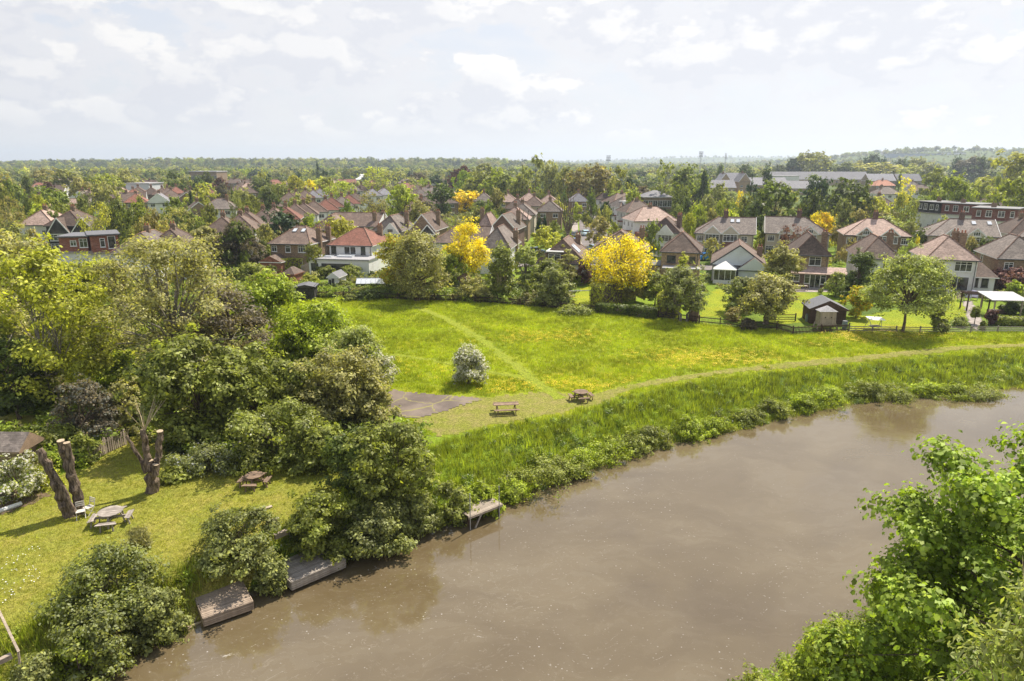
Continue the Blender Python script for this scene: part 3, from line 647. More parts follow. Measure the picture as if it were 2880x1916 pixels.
def house(label, cl, cr, ez, d, axis, rise, h0, h1, wm, rm, wins=(), chims=(), sky=(), wm2=None, trim=None, name='house', cat='house', group=None, split=None, org=None, maxrz=.35):
    if org is None:
        loc, w_, rz = frame_of(cl, cr, ez); rz = max(-maxrz, min(maxrz, rz)); mx = project(Vector((loc.x + w_ / 2, loc.y, ez)))[0]
        if not (group or '').startswith('terrace'):
            M_ = loc + Vector((math.cos(rz), math.sin(rz), 0)) * w_ / 2; rz = -R(10) if mx < 1400 else -R(13) if mx < 1850 else -R(17)
            w_ = w_ / (math.cos(rz) - M_.x / M_.y * math.sin(rz)); loc = M_ - Vector((math.cos(rz), math.sin(rz), 0)) * w_ / 2
    else: loc, w_, rz = org
    loc.z = gz(loc.x, loc.y) if loc.y > 300 else 0
    root = empty(name, loc, rz); tag(root, label, cat, group)
    if split:
        MB().box(0, w_, 0, d, -.3, split).obj('wall', wm2, root); MB().box(-.02, w_ + .02, -.02, d + .02, split, ez).obj('upper_wall', wm, root)
    else: MB().box(0, w_, 0, d, -.3, ez).obj('wall', wm, root)
    ro = add_roof(root, w_, d, ez, rise, axis, h0, h1, rm, wm, trim=trim)
    for c in chims: chimney(ro, c[0] * w_, c[1] * d, 0 if (c[0] > .94 or c[0] < .04) else ez + (c[2] if len(c) > 2 else rise * .3), ez + rise + (c[3] if len(c) > 3 else .9), m=c[4] if len(c) > 4 else None)
    for s in sky: skylight(ro, w_, d, ez, rise, s[0] * w_, s[1])
    for q in wins:
        fx, z, ww, hh, n = q[:5]; side = q[5] if len(q) > 5 else 'F'; ex = w_ if side in 'FB' else d
        window_parts(root, fx * ex - ww / 2, z, ww, hh, n, side, dims=(w_, d), frame=q[6] if len(q) > 6 else None, tr=q[7] if len(q) > 7 else True)
    MB().box(-.30, w_ + .30, -.42, -.36, ez - .27, ez - .12).tube([(w_ - .2, -.06, 0), (w_ - .2, -.06, ez - .2)], [.045, .045], 5).obj('gutter', DPNT, root)
    HOUSES.append((root, project(loc)[0] + w_ * 960 / max(loc.y, 1), loc.y, label)); return root, w_, d
def bay(root, x, w_, ez, wm, rm, depth=.8, rise=1.5, hang=None, gl=WPNT, n=4, tall=True, gwin=False):
    """two-storey bay with its own gabled roof on a facade (root's local frame)"""
    b = MB().box(x, x + w_, -depth, 0, -.2, ez).obj('bay_wall', wm, root)
    m, a, bb, e = roof_mb(w_, depth + 2.2, rise, 'd', 0, 0, .25, .12, ez)
    ro = m.obj('bay_roof', [rm, wm, WPNT], root, (x, -depth, 0))
    v = MB(); f = Vector((0, -.03, 0)); v.bar(e[0] + f, a + f, .05, .2); v.bar(e[1] + f, a + f, .05, .2); v.obj('barge_board', gl, ro)
    for z in ((ez - 1.55, .9) if tall else (ez - 1.55,)):
        wi = window_parts(root, x + .12, z, w_ - .24, 1.35, n); wi.location.y = -depth
    if hang: MB().box(x - .02, x + w_ + .02, -depth - .03, -depth + .05, ez - 2.7, ez - 1.65).obj('tile_hanging', hang, root)
    if gwin: wi = window_parts(root, x + w_ * .3, ez + .05, w_ * .4, .8, 3, tr=False); wi.location.y = -depth - .27
    return ro
def far_house(c, wpx, d=8.5, rz=0., wm=None, rm=None, kind='hip', label=None, chim=True, zr=8.2, wins=True, D=None, name='house', ez=None, group='houses among the trees'):
    px, py = P(c); D = D or (CZ - zr) / kk(py); ctr = GD(px, D, zr); w_ = max(7, wpx / CROP[c[0]][2] / 1920 * D); ez = ez or zr - 2.8
    g_ = gz(ctr.x, ctr.y) if ctr.y > 300 else 0; zr -= g_; ez -= g_
    off = Matrix.Rotation(rz, 3, 'Z') @ Vector((w_ / 2, d / 2, 0)); loc = Vector((ctr.x, ctr.y, 0)) - off
    ax = 'w' if w_ >= d * .9 else 'd'; hp = 0 if kind == 'gable' else min(d, w_) * .42
    if kind == 'gabled': ax = 'd'; hp = 0
    ws = []
    if wins:
        nw = max(2, int(w_ / 3.2))
        for i in range(nw):
            for z in (1.0, 3.6):
                if z + 1.3 < ez: ws.append(((i + .5) / nw, z, 1.5, 1.15, 2))
    chs = [(.5 if ax == 'd' else random.choice((.3, .5, .7)), .5, (zr - ez) * .5, .9)] if chim else []
    return house(label or 'x', None, None, ez, d, ax, zr - ez, hp, hp, wm or WWHITE, rm or TBRN, ws, chs, org=(loc, w_, rz), name=name, group=group)
# ------------------------------------------------------------------ cars
def car(loc, rz, colr, label, L=4.2, W=1.75):
    root = empty('parked_car', loc, rz); tag(root, label, 'car', 'cars parked on the side road')
    paint = plain('car_paint_' + ''.join(c for c in label.split()[0] if c.isalpha()), colr, .25, .6, .03)
    def prof(pts, w0, w1, m, zz0=None):
        b = MB(); n = len(pts); v = []
        for s, in ((-1,), (1,)):
            for (x, z) in pts: v.append((x, s * (w0 if z < .85 else w1) / 2, z))
        b.add(v, [tuple(range(n))[::-1], tuple(range(n, 2 * n))] + [(i, (i + 1) % n, n + (i + 1) % n, n + i) for i in range(n)], m); return b
    h = L / 2
    bd = prof([(-h, .35), (-h + .05, .75), (-h + .35, .9), (-h + .55, .94), (h - 1.1, .92), (h - .25, .78), (h, .6), (h, .3), (h - .1, .22), (-h + .1, .22)], W, W * .94, 0).obj('body', paint, root)
    prof([(-h + .5, .9), (-h + .95, 1.36), (-h + 1.3, 1.44), (.35, 1.45), (.6, 1.40), (h - 1.0, .91)], W * .9, W * .76, 0).obj('window_glass', GLASS, root)
    prof([(-h + .9, 1.37), (-h + 1.3, 1.47), (.35, 1.48), (.62, 1.40)], W * .74, W * .74, 0).obj('roof_panel', paint, root)
    for x in (-h + .8, h - .85):
        for y in (-W / 2, W / 2):
            wh = MB().tube([(0, -.1, 0), (0, .1, 0)], [.32, .32], 12).obj('wheel', plain('tyre_rubber', (.03, .03, .03), .8), root, (x, y * .93, .32))
            MB().tube([(0, -.12, 0), (0, .12, 0)], [.18, .18], 10).obj('rim', METAL, wh)
    for y in (-.6, .6):
        MB().box(h - .06, h + .01, y - .2, y + .2, .55, .7).obj('headlight', SKYL, root); MB().box(-h - .01, -h + .05, y - .15, y + .15, .6, .78).obj('tail_light', plain('red_lens', (.35, .02, .02), .3), root)
    return root
# ------------------------------------------------------------------ the row of houses beyond the meadow
def GT(c):
    z = 0.
    for _ in range(6): g = G(c, z); z = gz(g.x, g.y)
    return G(c, z)
def PT(c, y):
    px, py = P(c); z = topz(py, y); D = y * CP + (CZ - z) * SP; return Vector(((px - 1440) / 1920 * D, y, z))
UP = 3.45
r1, w1, d1 = house('brown brick hipped-roof house with two rooflights and tall side chimneys', ('b', 1462, 1198), ('b', 2010, 1196), 5, 10, 'w', 2.6, 3.0, 3.0, WBRN, TBRN,
    [(.1, UP, 1.0, 1.05, 2), (.45, UP - .1, 1.0, 1.2, 1), (.8, UP - .05, 1.4, 1.2, 3), (.7, .9, 1.4, 1.2, 2), (.3, UP, 1.1, 1.1, 2, 'R'), (.8, UP, .8, 1.1, 1, 'R')],
    [(1.03, .35, -.4, -.2), (1.03, .75, -.4, -.2)], [(.42, .72), (.64, .72)])
MB().box(-.3, 3.6, -3.4, -.01, -.2, 2.1).obj('lean_to_wall', WRED, r1); add_roof(r1, 3.9, 3.4, 2.15, 1.0, 'd', 0, 0, TBRN, WRED, .2, ridge=False, name='lean_to_roof', org=(-.3, -3.4))
r2, w2, d2 = house('white rendered house with red hipped roof and flat-roofed glass extension', ('c', 30, 1216), ('c', 606, 1218), 5, 9.5, 'w', 2.5, 3.3, 3.1, WWHITE, TRED,
    [(.1, UP - .1, .9, 1.3, 1, 'F', DPNT, False), (.42, UP - .15, 1.1, 1.35, 1, 'F', None, False), (.56, UP - .15, 1.1, 1.35, 1, 'F', None, False), (.8, UP - .1, .8, 1.3, 1, 'F', DPNT, False)], [(.85, .8, .5, .3)])
ex = MB().box(-1.8, w2 + 1.2, -4.6, -.01, -.2, 2.9).obj('extension_wall', WWHITE, r2)
MB().box(-1.95, w2 + 1.35, -4.75, -.01, 2.9, 3.12).obj('extension_roof', LEAD, r2); MB().box(2.4, 5.2, -2.6, -1.3, 3.12, 3.38).box(.2, 1.6, -3, -1.8, 3.12, 3.3).obj('roof_lantern', SKYL, r2)
for x, ww, n in ((-1.4, 1.3, 1), (.5, 5.4, 2), ):
    q = window_parts(r2, x, .1, ww, 2.2, n, frame=DPNT, tr=False); q.location.y = -4.6
r4, w4, d4 = house('white house with brown pantiled roof half hidden by yellow tree', ('2', 1365, 733), ('2', 1735, 738), 5, 9, 'w', 2.5, 3, 0, WWHITE, TBRN, [(.28, UP, 1.2, 1.2, 2), (.7, UP, 1.4, 1.2, 2), (.75, .8, 1.5, 1.2, 2), (.3, .8, 1.2, 1.2, 2)])
r5, w5, d5 = house('white house with steep grey hipped roof and tall side chimney', ('2', 1700, 776), ('2', 1912, 776), 4.6, 11, 'd', 3.3, 2.6, 2.6, WWHITE, TGRY, [(.5, .8, 1.8, 1.2, 2), (.5, 3.2, 1.2, 1, 2)], [(1.0, .62, -1.2, -.9)])
r6, w6, d6 = house('brown-tiled chalet bungalow with dormer window and white rooflights', ('3', 292, 880), ('3', 640, 890), 2.9, 11, 'd', 3.6, 1.6, 2.5, WWHITE, TBRN, [(.1, .7, 1.2, 1.2, 2), (.8, .7, 1.4, 1.2, 2)], [(.7, .8, 1.5, .2)])
MB().box(1.6, 4.2, -.25, 3.5, 2.5, 4.6).obj('dormer_wall', TBRN, r6); MB().box(1.45, 4.35, -.4, 3.6, 4.6, 4.75).obj('dormer_roof', WPNT, r6); q = window_parts(r6, 1.9, 3.05, 2, 1.3, 2); q.location.y = -.25
for k in range(2):
    M = Matrix.Translation((w6 * .74, 2.6 + k * 1.35, 4.85)) @ Matrix.Rotation(math.atan2(3.6, w6 / 2), 4, 'Y'); MB().box(-.9, .9, -.45, .45, .05, .18, 0, M).obj('skylight', SKYL, r6)
r7, w7, d7 = house('white house behind the right-hand yellow tree with big garden window', ('3', 690, 795), ('3', 1085, 796), 5, 9.5, 'd', 2.8, 3, 3, WWHITE, TBRN, [(.22, .35, 2.4, 1.7, 2), (.5, UP, 1.2, 1.2, 2), (.8, UP, 1.2, 1.2, 2), (.75, .8, 1.8, 1.2, 3)], [(.9, .5, .3, .5)])
MB().box(-1.4, 4.2, -3.4, -.01, -.2, 2.7).obj('extension_wall', WWHITE, r7); MB().box(-1.55, 4.35, -3.55, -.01, 2.7, 2.86).obj('extension_roof', FLAT, r7); q = window_parts(r7, .3, .6, 2.9, 1.7, 2, tr=False); q.location.y = -3.4
r8, w8, d8 = house('tan brick house with dark brown pyramid roof and dark windows', ('e', 100, 1358), ('e', 620, 1360), 5, 8.6, 'd', 2.75, 3.1, 3.1, WTANB, TBRN,
    [(.27, UP - .35, 1.4, 1.2, 2, 'F', DPNT), (.83, UP - .25, 1.0, 1.0, 1, 'F', DPNT), (.5, UP, .9, 1, 1, 'R', DPNT), (.5, .4, 2.4, 1.9, 3)])
MB().box(.6, w8 + .3, -2.6, -.01, -.2, 2.5).obj('extension_wall', WTANB, r8); MB().box(.4, w8 + .4, -2.75, -.01, 2.5, 2.68).obj('extension_roof', LEAD, r8)
MB().box(-3.6, -.01, .5, 6, -.2, 2.4).obj('garage_wall', WTANB, r8); MB().box(-3.7, .0, .3, 6.1, 2.4, 2.6).obj('garage_roof', FLAT, r8)
r9, w9, d9 = house('white gabled bungalow with brown roof and white pyramid conservatory', ('s', 460, 196), ('s', 1150, 205), 2.8, 12, 'd', 3.1, 0, 2.4, WPALE, TBRN, [(.55, 3.4, 1.9, 1.15, 3), (.75, .6, 1.0, 1.7, 2), (.5, 1, 1, 1, 1, 'L')], [(.92, .6, .4, -.9, WBRN)], trim=DPNT)
MB().box(w9 * .5, w9 + .6, -1.6, -.01, -.2, 2.2).obj('wing_wall', WPALE, r9); add_roof(r9, w9 * .5 + .6, 4, 2.25, 1.9, 'd', 0, 0, TBRN, WPALE, .25, trim=DPNT, name='wing_roof', org=(w9 * .5, -1.6), ridge=False)
cons = MB().box(.3, 3.7, -3.0, -.02, -.2, .6, 0)
for x in (.3, 1.1, 2.0, 2.9, 3.62): cons.box(x, x + .08, -3.0, -2.92, .6, 2.2, 0)
for y in (-2.1, -1.1): cons.box(.3, .38, y, y + .08, .6, 2.2, 0).box(3.62, 3.7, y, y + .08, .6, 2.2, 0)
cons.box(.25, 3.75, -3.05, -.02, 2.2, 2.32, 0).box(.36, 3.64, -2.94, -.1, .62, 2.18, 1); cons.add([(.2, -3.1, 2.32), (3.8, -3.1, 2.32), (3.8, 0, 2.32), (.2, 0, 2.32), (2, -1.5, 3.5)], [(0, 1, 4), (1, 2, 4), (2, 3, 4), (3, 0, 4)], 2)
cons.obj('conservatory', [WPNT, GLASS, LEAD and WPNT], r9)
r10, w10, d10 = house('tan and dark brick house with white french doors and pink patio', ('4', 405, 826), ('4', 655, 824), 5, 10.5, 'd', 2.8, 1.7, 2.5, WTANB, TBRN, [(.62, UP - .2, 1.75, 1.4, 2)], [(.95, .5, 0, .3)], wm2=WDBR, split=2.7)
MB().box(-1.0, w10 + .2, -2.0, -.01, -.2, 2.3).obj('extension_wall', WDBR, r10); MB().add([(-1.3, -2.35, 2.3), (w10 + 2.6, -2.35, 2.3), (w10 + 2.6, 0, 3.1), (-1.3, 0, 3.1), (-1.3, -2.35, 2.18), (w10 + 2.6, -2.35, 2.18), (w10 + 2.6, 0, 2.3), (-1.3, 0, 2.3)],
    [(0, 1, 2, 3), (4, 7, 6, 5), (0, 4, 5, 1), (1, 5, 6, 2), (3, 2, 6, 7), (0, 3, 7, 4)]).obj('pent_roof', TPNK, r10)
MB().box(w10 + .2, w10 + 2.4, -1.4, 4, -.2, 2.25).obj('side_wall', WCREAM, r10)
for x, z, ww, hh, n in ((-.8, .95, 1.7, 1.1, 2), (1.6, .7, .8, 1.4, 1), (3.9, .7, .8, 1.4, 1)): q = window_parts(r10, x, z, ww, hh, n); q.location.y = -2.0
q = window_parts(r10, 2.4, .02, 1.5, 2.15, 2, name='french_doors', tr=False); q.location.y = -2.0; q.name = 'french_doors'
r11, w11, d11 = house('white house with dark brown hipped roof behind the pale tree', ('4', 885, 852), ('4', 1180, 852), 5, 11, 'd', 2.9, 3.0, 3.2, WWHITE, TBRN, [(.65, UP, .7, 1.1, 1), (.2, UP, 1.1, 1.1, 2), (.4, .6, 2.4, 1.6, 3)], [(.98, .7, -.5, .3)])
r12, w12, d12 = house('white house with pink-brown hipped roof and glass sliding doors', ('4', 1375, 858), ('4', 1760, 860), 5, 9.5, 'd', 3.0, 3.5, 3.4, WWHITE, TPNK,
    [(.26, UP - .25, 1.45, 1.4, 2), (.73, UP - .25, 2.3, 1.45, 3), (.3, 1.0, 1.5, 1.3, 2), (.66, .1, 3.0, 2.3, 2, 'F', None, False), (.4, UP, 1, 1, 1, 'L')], [(.80, .80, .2, .5, WBRN), (.93, .72, .2, .3, WBRN)])
MB().box(w12, w12 + 2.7, .4, 6, -.2, 2.5).obj('wing_wall', WWHITE, r12); add_roof(r12, 2.8, 5.8, 2.55, 1.7, 'd', 2.2, 1, TBRN, WWHITE, .3, name='wing_roof', org=(w12, .3), ridge=False)
for x, ww in ((w12 + .2, .4), (w12 + 1.0, .9)): q = window_parts(r12, x, .9, ww, 1.4, 1, frame=DPNT, tr=False); q.location.y = .4
r13, w13, d13 = house('brown brick house at the right edge with grey-brown hipped roof', ('4', 1922, 858), ('4', 2260, 852), 5, 10, 'd', 3.0, 3.3, 3.2, WBRN, TGRY, [(.22, UP - .2, 1.2, 1.1, 2), (.75, UP - .2, 1.2, 1.1, 2), (.3, .8, 1.6, 1.3, 2), (.3, UP, .9, 1.2, 1, 'L')])
# ------------------------------------------------------------------ pairs of houses across the street
def semi(label, cl, cr, rm, wm, bays, wins, h0, h1, chx, sky=(), hang=None, gw=False, ez=5, d=9, rise=2.9, **k):
    r_, w_, d_ = house(label, cl, cr, ez, d, 'w', rise, h0, h1, wm, rm, wins, [(chx, .5, rise * .6, 1.3, WDBR)], sky, group='pairs of houses across the street', **k)
    for i, b in enumerate(bays): bay(r_, b * w_ - 1.5, 3.0, ez, wm if gw else WCREAM, rm, hang=hang if i else None, gl=WPNT, gwin=gw)
    return r_
semi('cream pair of houses with twin bay gables and red tile-hung bay', ('e', 565, 1106), ('e', 1378, 1110), TGRY, WCREAM, (.29, .60), [(.08, UP - .2, 1.3, 1.2, 3), (.84, UP - .2, 1.2, 1.2, 2), (.07, .8, 1.5, 1.3, 3), (.86, .8, 1.5, 1.3, 3)], 4.2, 0, .50, [(.62, .75), (.72, .75)], WTILE)
semi('pair of houses with grey-brown roof behind the copper tree', ('e', 1552, 1110), ('4', 655, 668), TGRY, WCREAM, (.32, .68), [(.08, UP - .2, 1.3, 1.2, 3), (.93, UP - .2, 1.1, 1.2, 2), (.07, .8, 1.6, 1.5, 3)], 0, 4.4, .53, gw=True)
semi('pair of houses with faded pink roof and glazed white bay gables', ('4', 772, 682), ('4', 1262, 684), TPNK, WBRN, (.30, .68), [(.08, UP - .2, 1.3, 1.2, 3), (.92, UP - .2, 1.3, 1.2, 3)], 4.3, 4.3, .50, gw=True)
semi('pair of houses with grey roof and two white rooflights', ('4', 1378, 684), ('4', 1920, 690), TGRY, WCREAM, (.33, .66), [(.1, UP - .2, 1.4, 1.2, 3), (.9, UP - .2, 1.3, 1.2, 2)], 4.3, 0, .54, [(.70, .75), (.93, .75)], gw=True)
semi('pair of houses at the right edge with grey hipped roof', ('4', 2020, 690), ('4', 2500, 700), TGRY, WCREAM, (.3, .68), [(.08, UP - .2, 1.3, 1.2, 3), (.92, UP - .2, 1.3, 1.2, 3)], 4.3, 4.3, .5)
q = house('cream house with grey roof and large white glazed gable', ('c', 640, 1018), ('c', 1010, 1022), 5, 10, 'd', 2.9, 2.2, 2.5, WCREAM, TGRY, [(.1, UP - .2, 1.0, 1.2, 2), (.2, .8, 1.4, 1.3, 2)], [(.95, .5, .2, .6)]); bay(q[0], 2.6, 3.2, 4.6, WWHITE, TGRY, 1.0, 2.0, gwin=True)
q = house('red-brown gabled house with black boarded bay and white window', ('c', 1160, 1015), ('c', 1470, 1020), 5, 10, 'd', 3.3, 0, 2.5, WBRN, TBRN, [(.2, UP, 1.2, 1.2, 2)], [(.9, .5, .4, .4)]); bay(q[0], q[1] * .5, 2.8, 4.4, WBLK, TBRN, .9, 1.8)
house('white-fronted house with dark roof behind the bright green tree', ('c', -90, 940), ('c', 470, 985), 5, 9, 'w', 2.6, 3, 0, WWHITE, TBRN, [(.85, UP, 1.2, 1.2, 2), (.3, UP, 1.2, 1.2, 2)], [(.93, .2, .4, .3), (1.0, .5, 0, .3)])
house('brick house with dark grey roof behind the two-rooflight house', ('b', 2060, 1005), ('b', 2420, 1012), 5, 9, 'd', 2.9, 3, 3, WBRN, TBRN, [(.3, UP + .2, .9, 1, 2), (.6, UP + .2, .9, 1, 2)])
house('white-walled house right of the yellow tree with red chimney', ('c', 2080, 985), ('c', 2178, 1000), 5, 9, 'd', 3, 2, 2, WWHITE, TPNK, [(.6, UP, .9, 1.2, 1)], [(.1, .4, .8, .9, WBRN)])
q = house('cream dormered house with half-timbered gable and paired brick chimneys', ('3', 1112, 658), ('3', 1330, 668), 5, 9, 'd', 2.8, 1.8, 2.5, WWHITE, TBRN, [(.15, UP, 1., 1.2, 2)], [(.93, .5, .5, .4, WDBR), (.93, .85, .5, .4, WDBR)]); bay(q[0], 1.8, 3.0, 4.7, WWHITE, TGRY, .9, 1.8)
q = house('dark-gabled house behind the pollarded tree', ('d', 0, 1010), ('d', 330, 1005), 5, 10, 'd', 3.2, 0, 2, WDBR, TGRY, [(.7, UP, 1.2, 1, 2)], [(.9, .6, .5, .5)])
# terrace along the right of the side road
for i, (a, b, lab, rm) in enumerate(((('3', 1008, 578), ('3', 1320, 574), 'pale brown hipped end of the terrace beside the side road', TPNK), (('d', 1880, 770), ('d', 2290, 765), 'second terrace house along the side road with hipped brown roof', TBRN),
        (('d', 1790, 700), ('d', 2200, 690), 'third terrace house along the side road with curved white dormer', TGRY), (('d', 1700, 640), ('d', 2080, 632), 'farthest terrace house on the side road with rounded roof', TBRN))):
    q = house(lab, a, b, 5.2, 9.5, 'w', 3.0, 3.6, 3.6, WWHITE, rm, [(.15, UP, .9, 1.2, 2, 'L'), (.5, UP, .9, 1.2, 2, 'L'), (.8, UP, .9, 1.2, 2, 'L'), (.2, .8, 1.2, 1.2, 2, 'L'), (.7, .8, 1.2, 1.2, 2, 'L'), (.4, UP, 1, 1.1, 2)],
              [(.5, .5, 2.4, .6)], group='terrace beside the side road')
    MB().box(-1.4, -.02, 2, 4.2, 2.3, 2.6).obj('porch_roof', WTILE, q[0])
    if i == 2: MB().box(1.6, 5.2, .4, 4, 5.4, 7.0).obj('dormer', WPNT, q[0])
    if i == 0: MB().box(.05, 7, -2.4, -.01, -.2, 2.6).obj('extension_wall', WRED, q[0])
# half-timbered pair, hipped pair and the flat-roofed brick dormers on the left
far_house(('a', 625, 788), 390, 9.5, .12, WWHITE, TPNK, 'hip', 'pink-brown hipped house left of the twin half-timbered gables', zr=8.8, D=150)
q = far_house(('a', 1010, 792), 470, 9, .08, WBLK, TBRN, 'hip', 'pair of houses with twin black and white half-timbered gables', zr=8.8, D=148)
bay(q[0], 1.0, 4.2, 4.4, WBLK, TBRN, 1.2, 3.2, n=5); bay(q[0], 5.8, 4.6, 4.4, WBLK, TGRY, 1.2, 3.3, n=5)
def dormer_block(label, cl, cr, zt, zb_, d, m, wins, wm=WWHITE):
    loc, w_, rz = frame_of(cl, cr, zt); root = empty('house', loc, rz); tag(root, label, 'house')
    MB().box(-.6, w_ + .6, -.6, d, -.3, zb_).obj('wall', wm, root); MB().box(0, w_, 0, d - 1, zb_, zt - .15).obj('upper_wall', m, root)
    MB().box(-.35, w_ + .35, -.35, d - .6, zt - .15, zt + .05).obj('roof', FLAT, root); MB().box(-.8, w_ + .8, -.85, -.1, zb_ - .15, zb_ + .02).obj('eave_board', CONC, root)
    for fx, ww, hh, n in wins: window_parts(root, fx * w_ - ww / 2, (zb_ + zt) / 2 - hh / 2 + .1, ww, hh, n, frame=WPNT)
    HOUSES.append((root, project(loc)[0] + w_ * 960 / loc.y, loc.y, label)); return root
dormer_block('red brick flat-roofed loft storey with two white windows, above the left trees', ('a', 800, 1105), ('a', 1190, 1098), 7.6, 5.2, 7, WRED, [(.5, .9, .9, 2), (.86, 1.2, 1.4, 2)])
dormer_block('larger red brick flat-roofed loft storey with a narrow window, above white wall', ('a', 1230, 1085), ('a', 1620, 1066), 7.8, 5.0, 8, WRED, [(.42, .7, 1.4, 1), (.75, 1.1, 2.0, 1)])
far_house(('a', 2030, 925), 520, 11, .1, WWHITE, TGRY, 'hip', 'long brown-grey hipped roof seen over the bare tree, with low chimney', zr=8, D=112, wins=False)
far_house(('b', 130, 965), 300, 9, .15, WWHITE, TBRN, 'hip', 'dark roof beside the red-leaved tree', zr=8, D=116, wins=False)
# rear dormers on the right
for i, (x0, y0, x1, y1, m) in enumerate(((1150, 672, 1400, 690, WBLK), (1425, 692, 1860, 712, WTILE), (1775, 745, 2290, 765, WTILE))):
    r_ = dormer_block(('black-clad flat dormer house with white ground floor, left of the red dormers', 'red tile-hung flat dormer house, middle of the three', 'widest red tile-hung flat dormer house with white gable end')[i],
        ('f', x0, y0), ('f', x1, y1), 8.6, 5.8, 9, m, [(.15, .9, 1.4, 1), (.38, 1.2, 1.5, 2), (.66, 1.3, 1.4, 2), (.9, .8, 1.4, 1)])
    for fx in (.2, .5, .8): q = window_parts(r_, fx * 10, 1.5, 1.2, 1.3, 2); q.location.y = -.6
    MB().box(3, 4, 3, 3.6, 8.6, 9.6).tube([(3.3, 3.3, 9.6), (3.3, 3.3, 10)], [.13, .1], 6).obj('chimney', WBRN, r_)
# ------------------------------------------------------------------ garden buildings and boundaries
def shed(label, cl, cr, ez, d, axis, rise, wm, rm, name='garden_shed', cat='shed', boards=None, door=True, win=True, o=.2, h0=0, h1=0, frame=None, maxrz=.5):
    loc, w_, rz = frame_of(cl, cr, ez); rz = max(-maxrz, min(maxrz, rz)); loc.z = gz(loc.x, loc.y); root = empty(name, loc, rz); tag(root, label, cat)
    MB().box(0, w_, 0, d, -.1, ez).obj('wall', wm, root); n = max(3, int(w_ / .22))
    bm_ = MB().box(.01, w_ / n - .01, -.025, -.001, .02, ez - .02).mesh('board', wm)
    for i in range(n): inst('board', bm_, root, (i * w_ / n, 0, 0))
    add_roof(root, w_, d, ez, rise, axis, h0, h1, rm, wm, o, trim=wm, ridge=False)
    if door: MB().box(w_ * .38, w_ * .62, -.06, -.026, .05, min(ez - .15, 1.9)).obj('door', frame or wm, root)
    if win: q = window_parts(root, w_ * .08, ez * .45, w_ * .24, ez * .35, 1, frame=frame, tr=False); q.location.y = -.03
    return root, w_, d
s1 = shed('dark brown shed with shallow grey felt roof behind the wooden playhouse', ('s', 1725, 760), ('s', 2185, 775), 1.9, 3.6, 'd', 1.0, WDARK, FLAT, door=False, win=False)
pl = GT(('s', 1945, 1035)); pl = Vector((pl.x, pl.y + .3, pl.z)); ph = empty('playhouse', pl, 0); tag(ph, 'small tan wooden playhouse turret on splayed legs against the dark shed', 'playhouse')
mb = MB(); mb.add([(-.95, 0, .45), (.95, 0, .45), (.95, 1.2, .45), (-.95, 1.2, .45), (-.9, 0, 2.1), (.9, 0, 2.1), (.9, 1.2, 2.1), (-.9, 1.2, 2.1)], [(0, 1, 5, 4), (1, 2, 6, 5), (2, 3, 7, 6), (3, 0, 4, 7), (0, 3, 2, 1)]); mb.obj('wall', WTAN, ph)
for i in range(9): inst('board', MB().box(-.1, .08, -.03, -.001, .48, 2.08).mesh('board', WTAN), ph, (-.8 + i * .2, 0, 0))
MB().add([(-1.05, -.12, 2.1), (1.05, -.12, 2.1), (1.05, 1.3, 2.1), (-1.05, 1.3, 2.1), (0, .6, 2.75)], [(0, 1, 4), (1, 2, 4), (2, 3, 4), (3, 0, 4), (3, 2, 1, 0)]).obj('roof', LEAD, ph)
for sx in (-1, 1):
    for y in (.05, 1.1): MB().bar((sx * .85, y, .9), (sx * 1.2, y, 0), .22, .1).obj('leg', WTAN, ph)
    MB().box(sx * .35 - .07, sx * .35 + .07, -.05, -.031, 1.35, 1.5).obj('peephole', WDARK, ph)
MB().box(-.3, .3, -.04, -.031, .5, 1.2).obj('hatch', WTAN, ph)
shed('white summerhouse with grey pitched roof and glazed doors', ('2', 580, 990), ('2', 655, 992), 2.1, 3.0, 'd', .7, WWHITE, FLAT, 'summerhouse', 'summerhouse', frame=DPNT)
q = shed('low open-fronted black shelter with grey flat roof', ('2', 345, 1062), ('2', 478, 1060), 2.0, 2.6, 'd', .25, WBLK, FLAT, 'garden_shelter', 'shelter', win=False, door=False)
shed('small brown shed in shade left of the meadow-side shrubs', ('2', 1522, 1000), ('2', 1596, 1003), 1.9, 2.2, 'd', .5, WBROWN, WBROWN)
shed('small brick outbuilding with red pyramid roof beside the trellis', ('2', 240, 965), ('2', 330, 968), 2.0, 3, 'd', .9, WRED, TBRN, h0=1.0, h1=1.0, win=False)
shed('little trellised arbour with tiled roof behind the picket fence', ('3', 1408, 1195), ('3', 1476, 1200), 2.0, 1.6, 'w', .6, WBROWN, LEAD, 'garden_arbour', 'arbour', win=False)
shed('brown timber garden shed with corrugated roof at the left edge', ('5', -70, 690), ('5', 130, 692), 1.7, 1.8, 'w', .8, WBROWN, TGRY, o=.25, win=False)
# greenhouse
gl = G(('2', 790, 1105)); gh = empty('greenhouse', gl, .05); tag(gh, 'low aluminium greenhouse with glass roof behind the hedge', 'greenhouse')
gb = MB(); gp_ = MB()
for i in range(7):
    x = i * .72; gb.bar((x, 0, 0), (x, 0, 1.3), .05, .05).bar((x, 0, 1.3), (x, 1.2, 2.0), .05, .05).bar((x, 1.2, 2.0), (x, 2.4, 1.3), .05, .05).bar((x, 2.4, 0), (x, 2.4, 1.3), .05, .05)
for z, y in ((1.3, 0), (2, 1.2), (1.3, 2.4), (.05, 0)): gb.bar((0, y, z), (4.32, y, z), .06, .06)
gb.obj('frame', METAL, gh); gp_.add([(0, .0, 1.28), (4.32, 0, 1.28), (4.32, 1.2, 1.97), (0, 1.2, 1.97), (0, 2.4, 1.28), (4.32, 2.4, 1.28)], [(0, 1, 2, 3), (3, 2, 5, 4)]); gp_.obj('glass_roof', SKYL, gh)
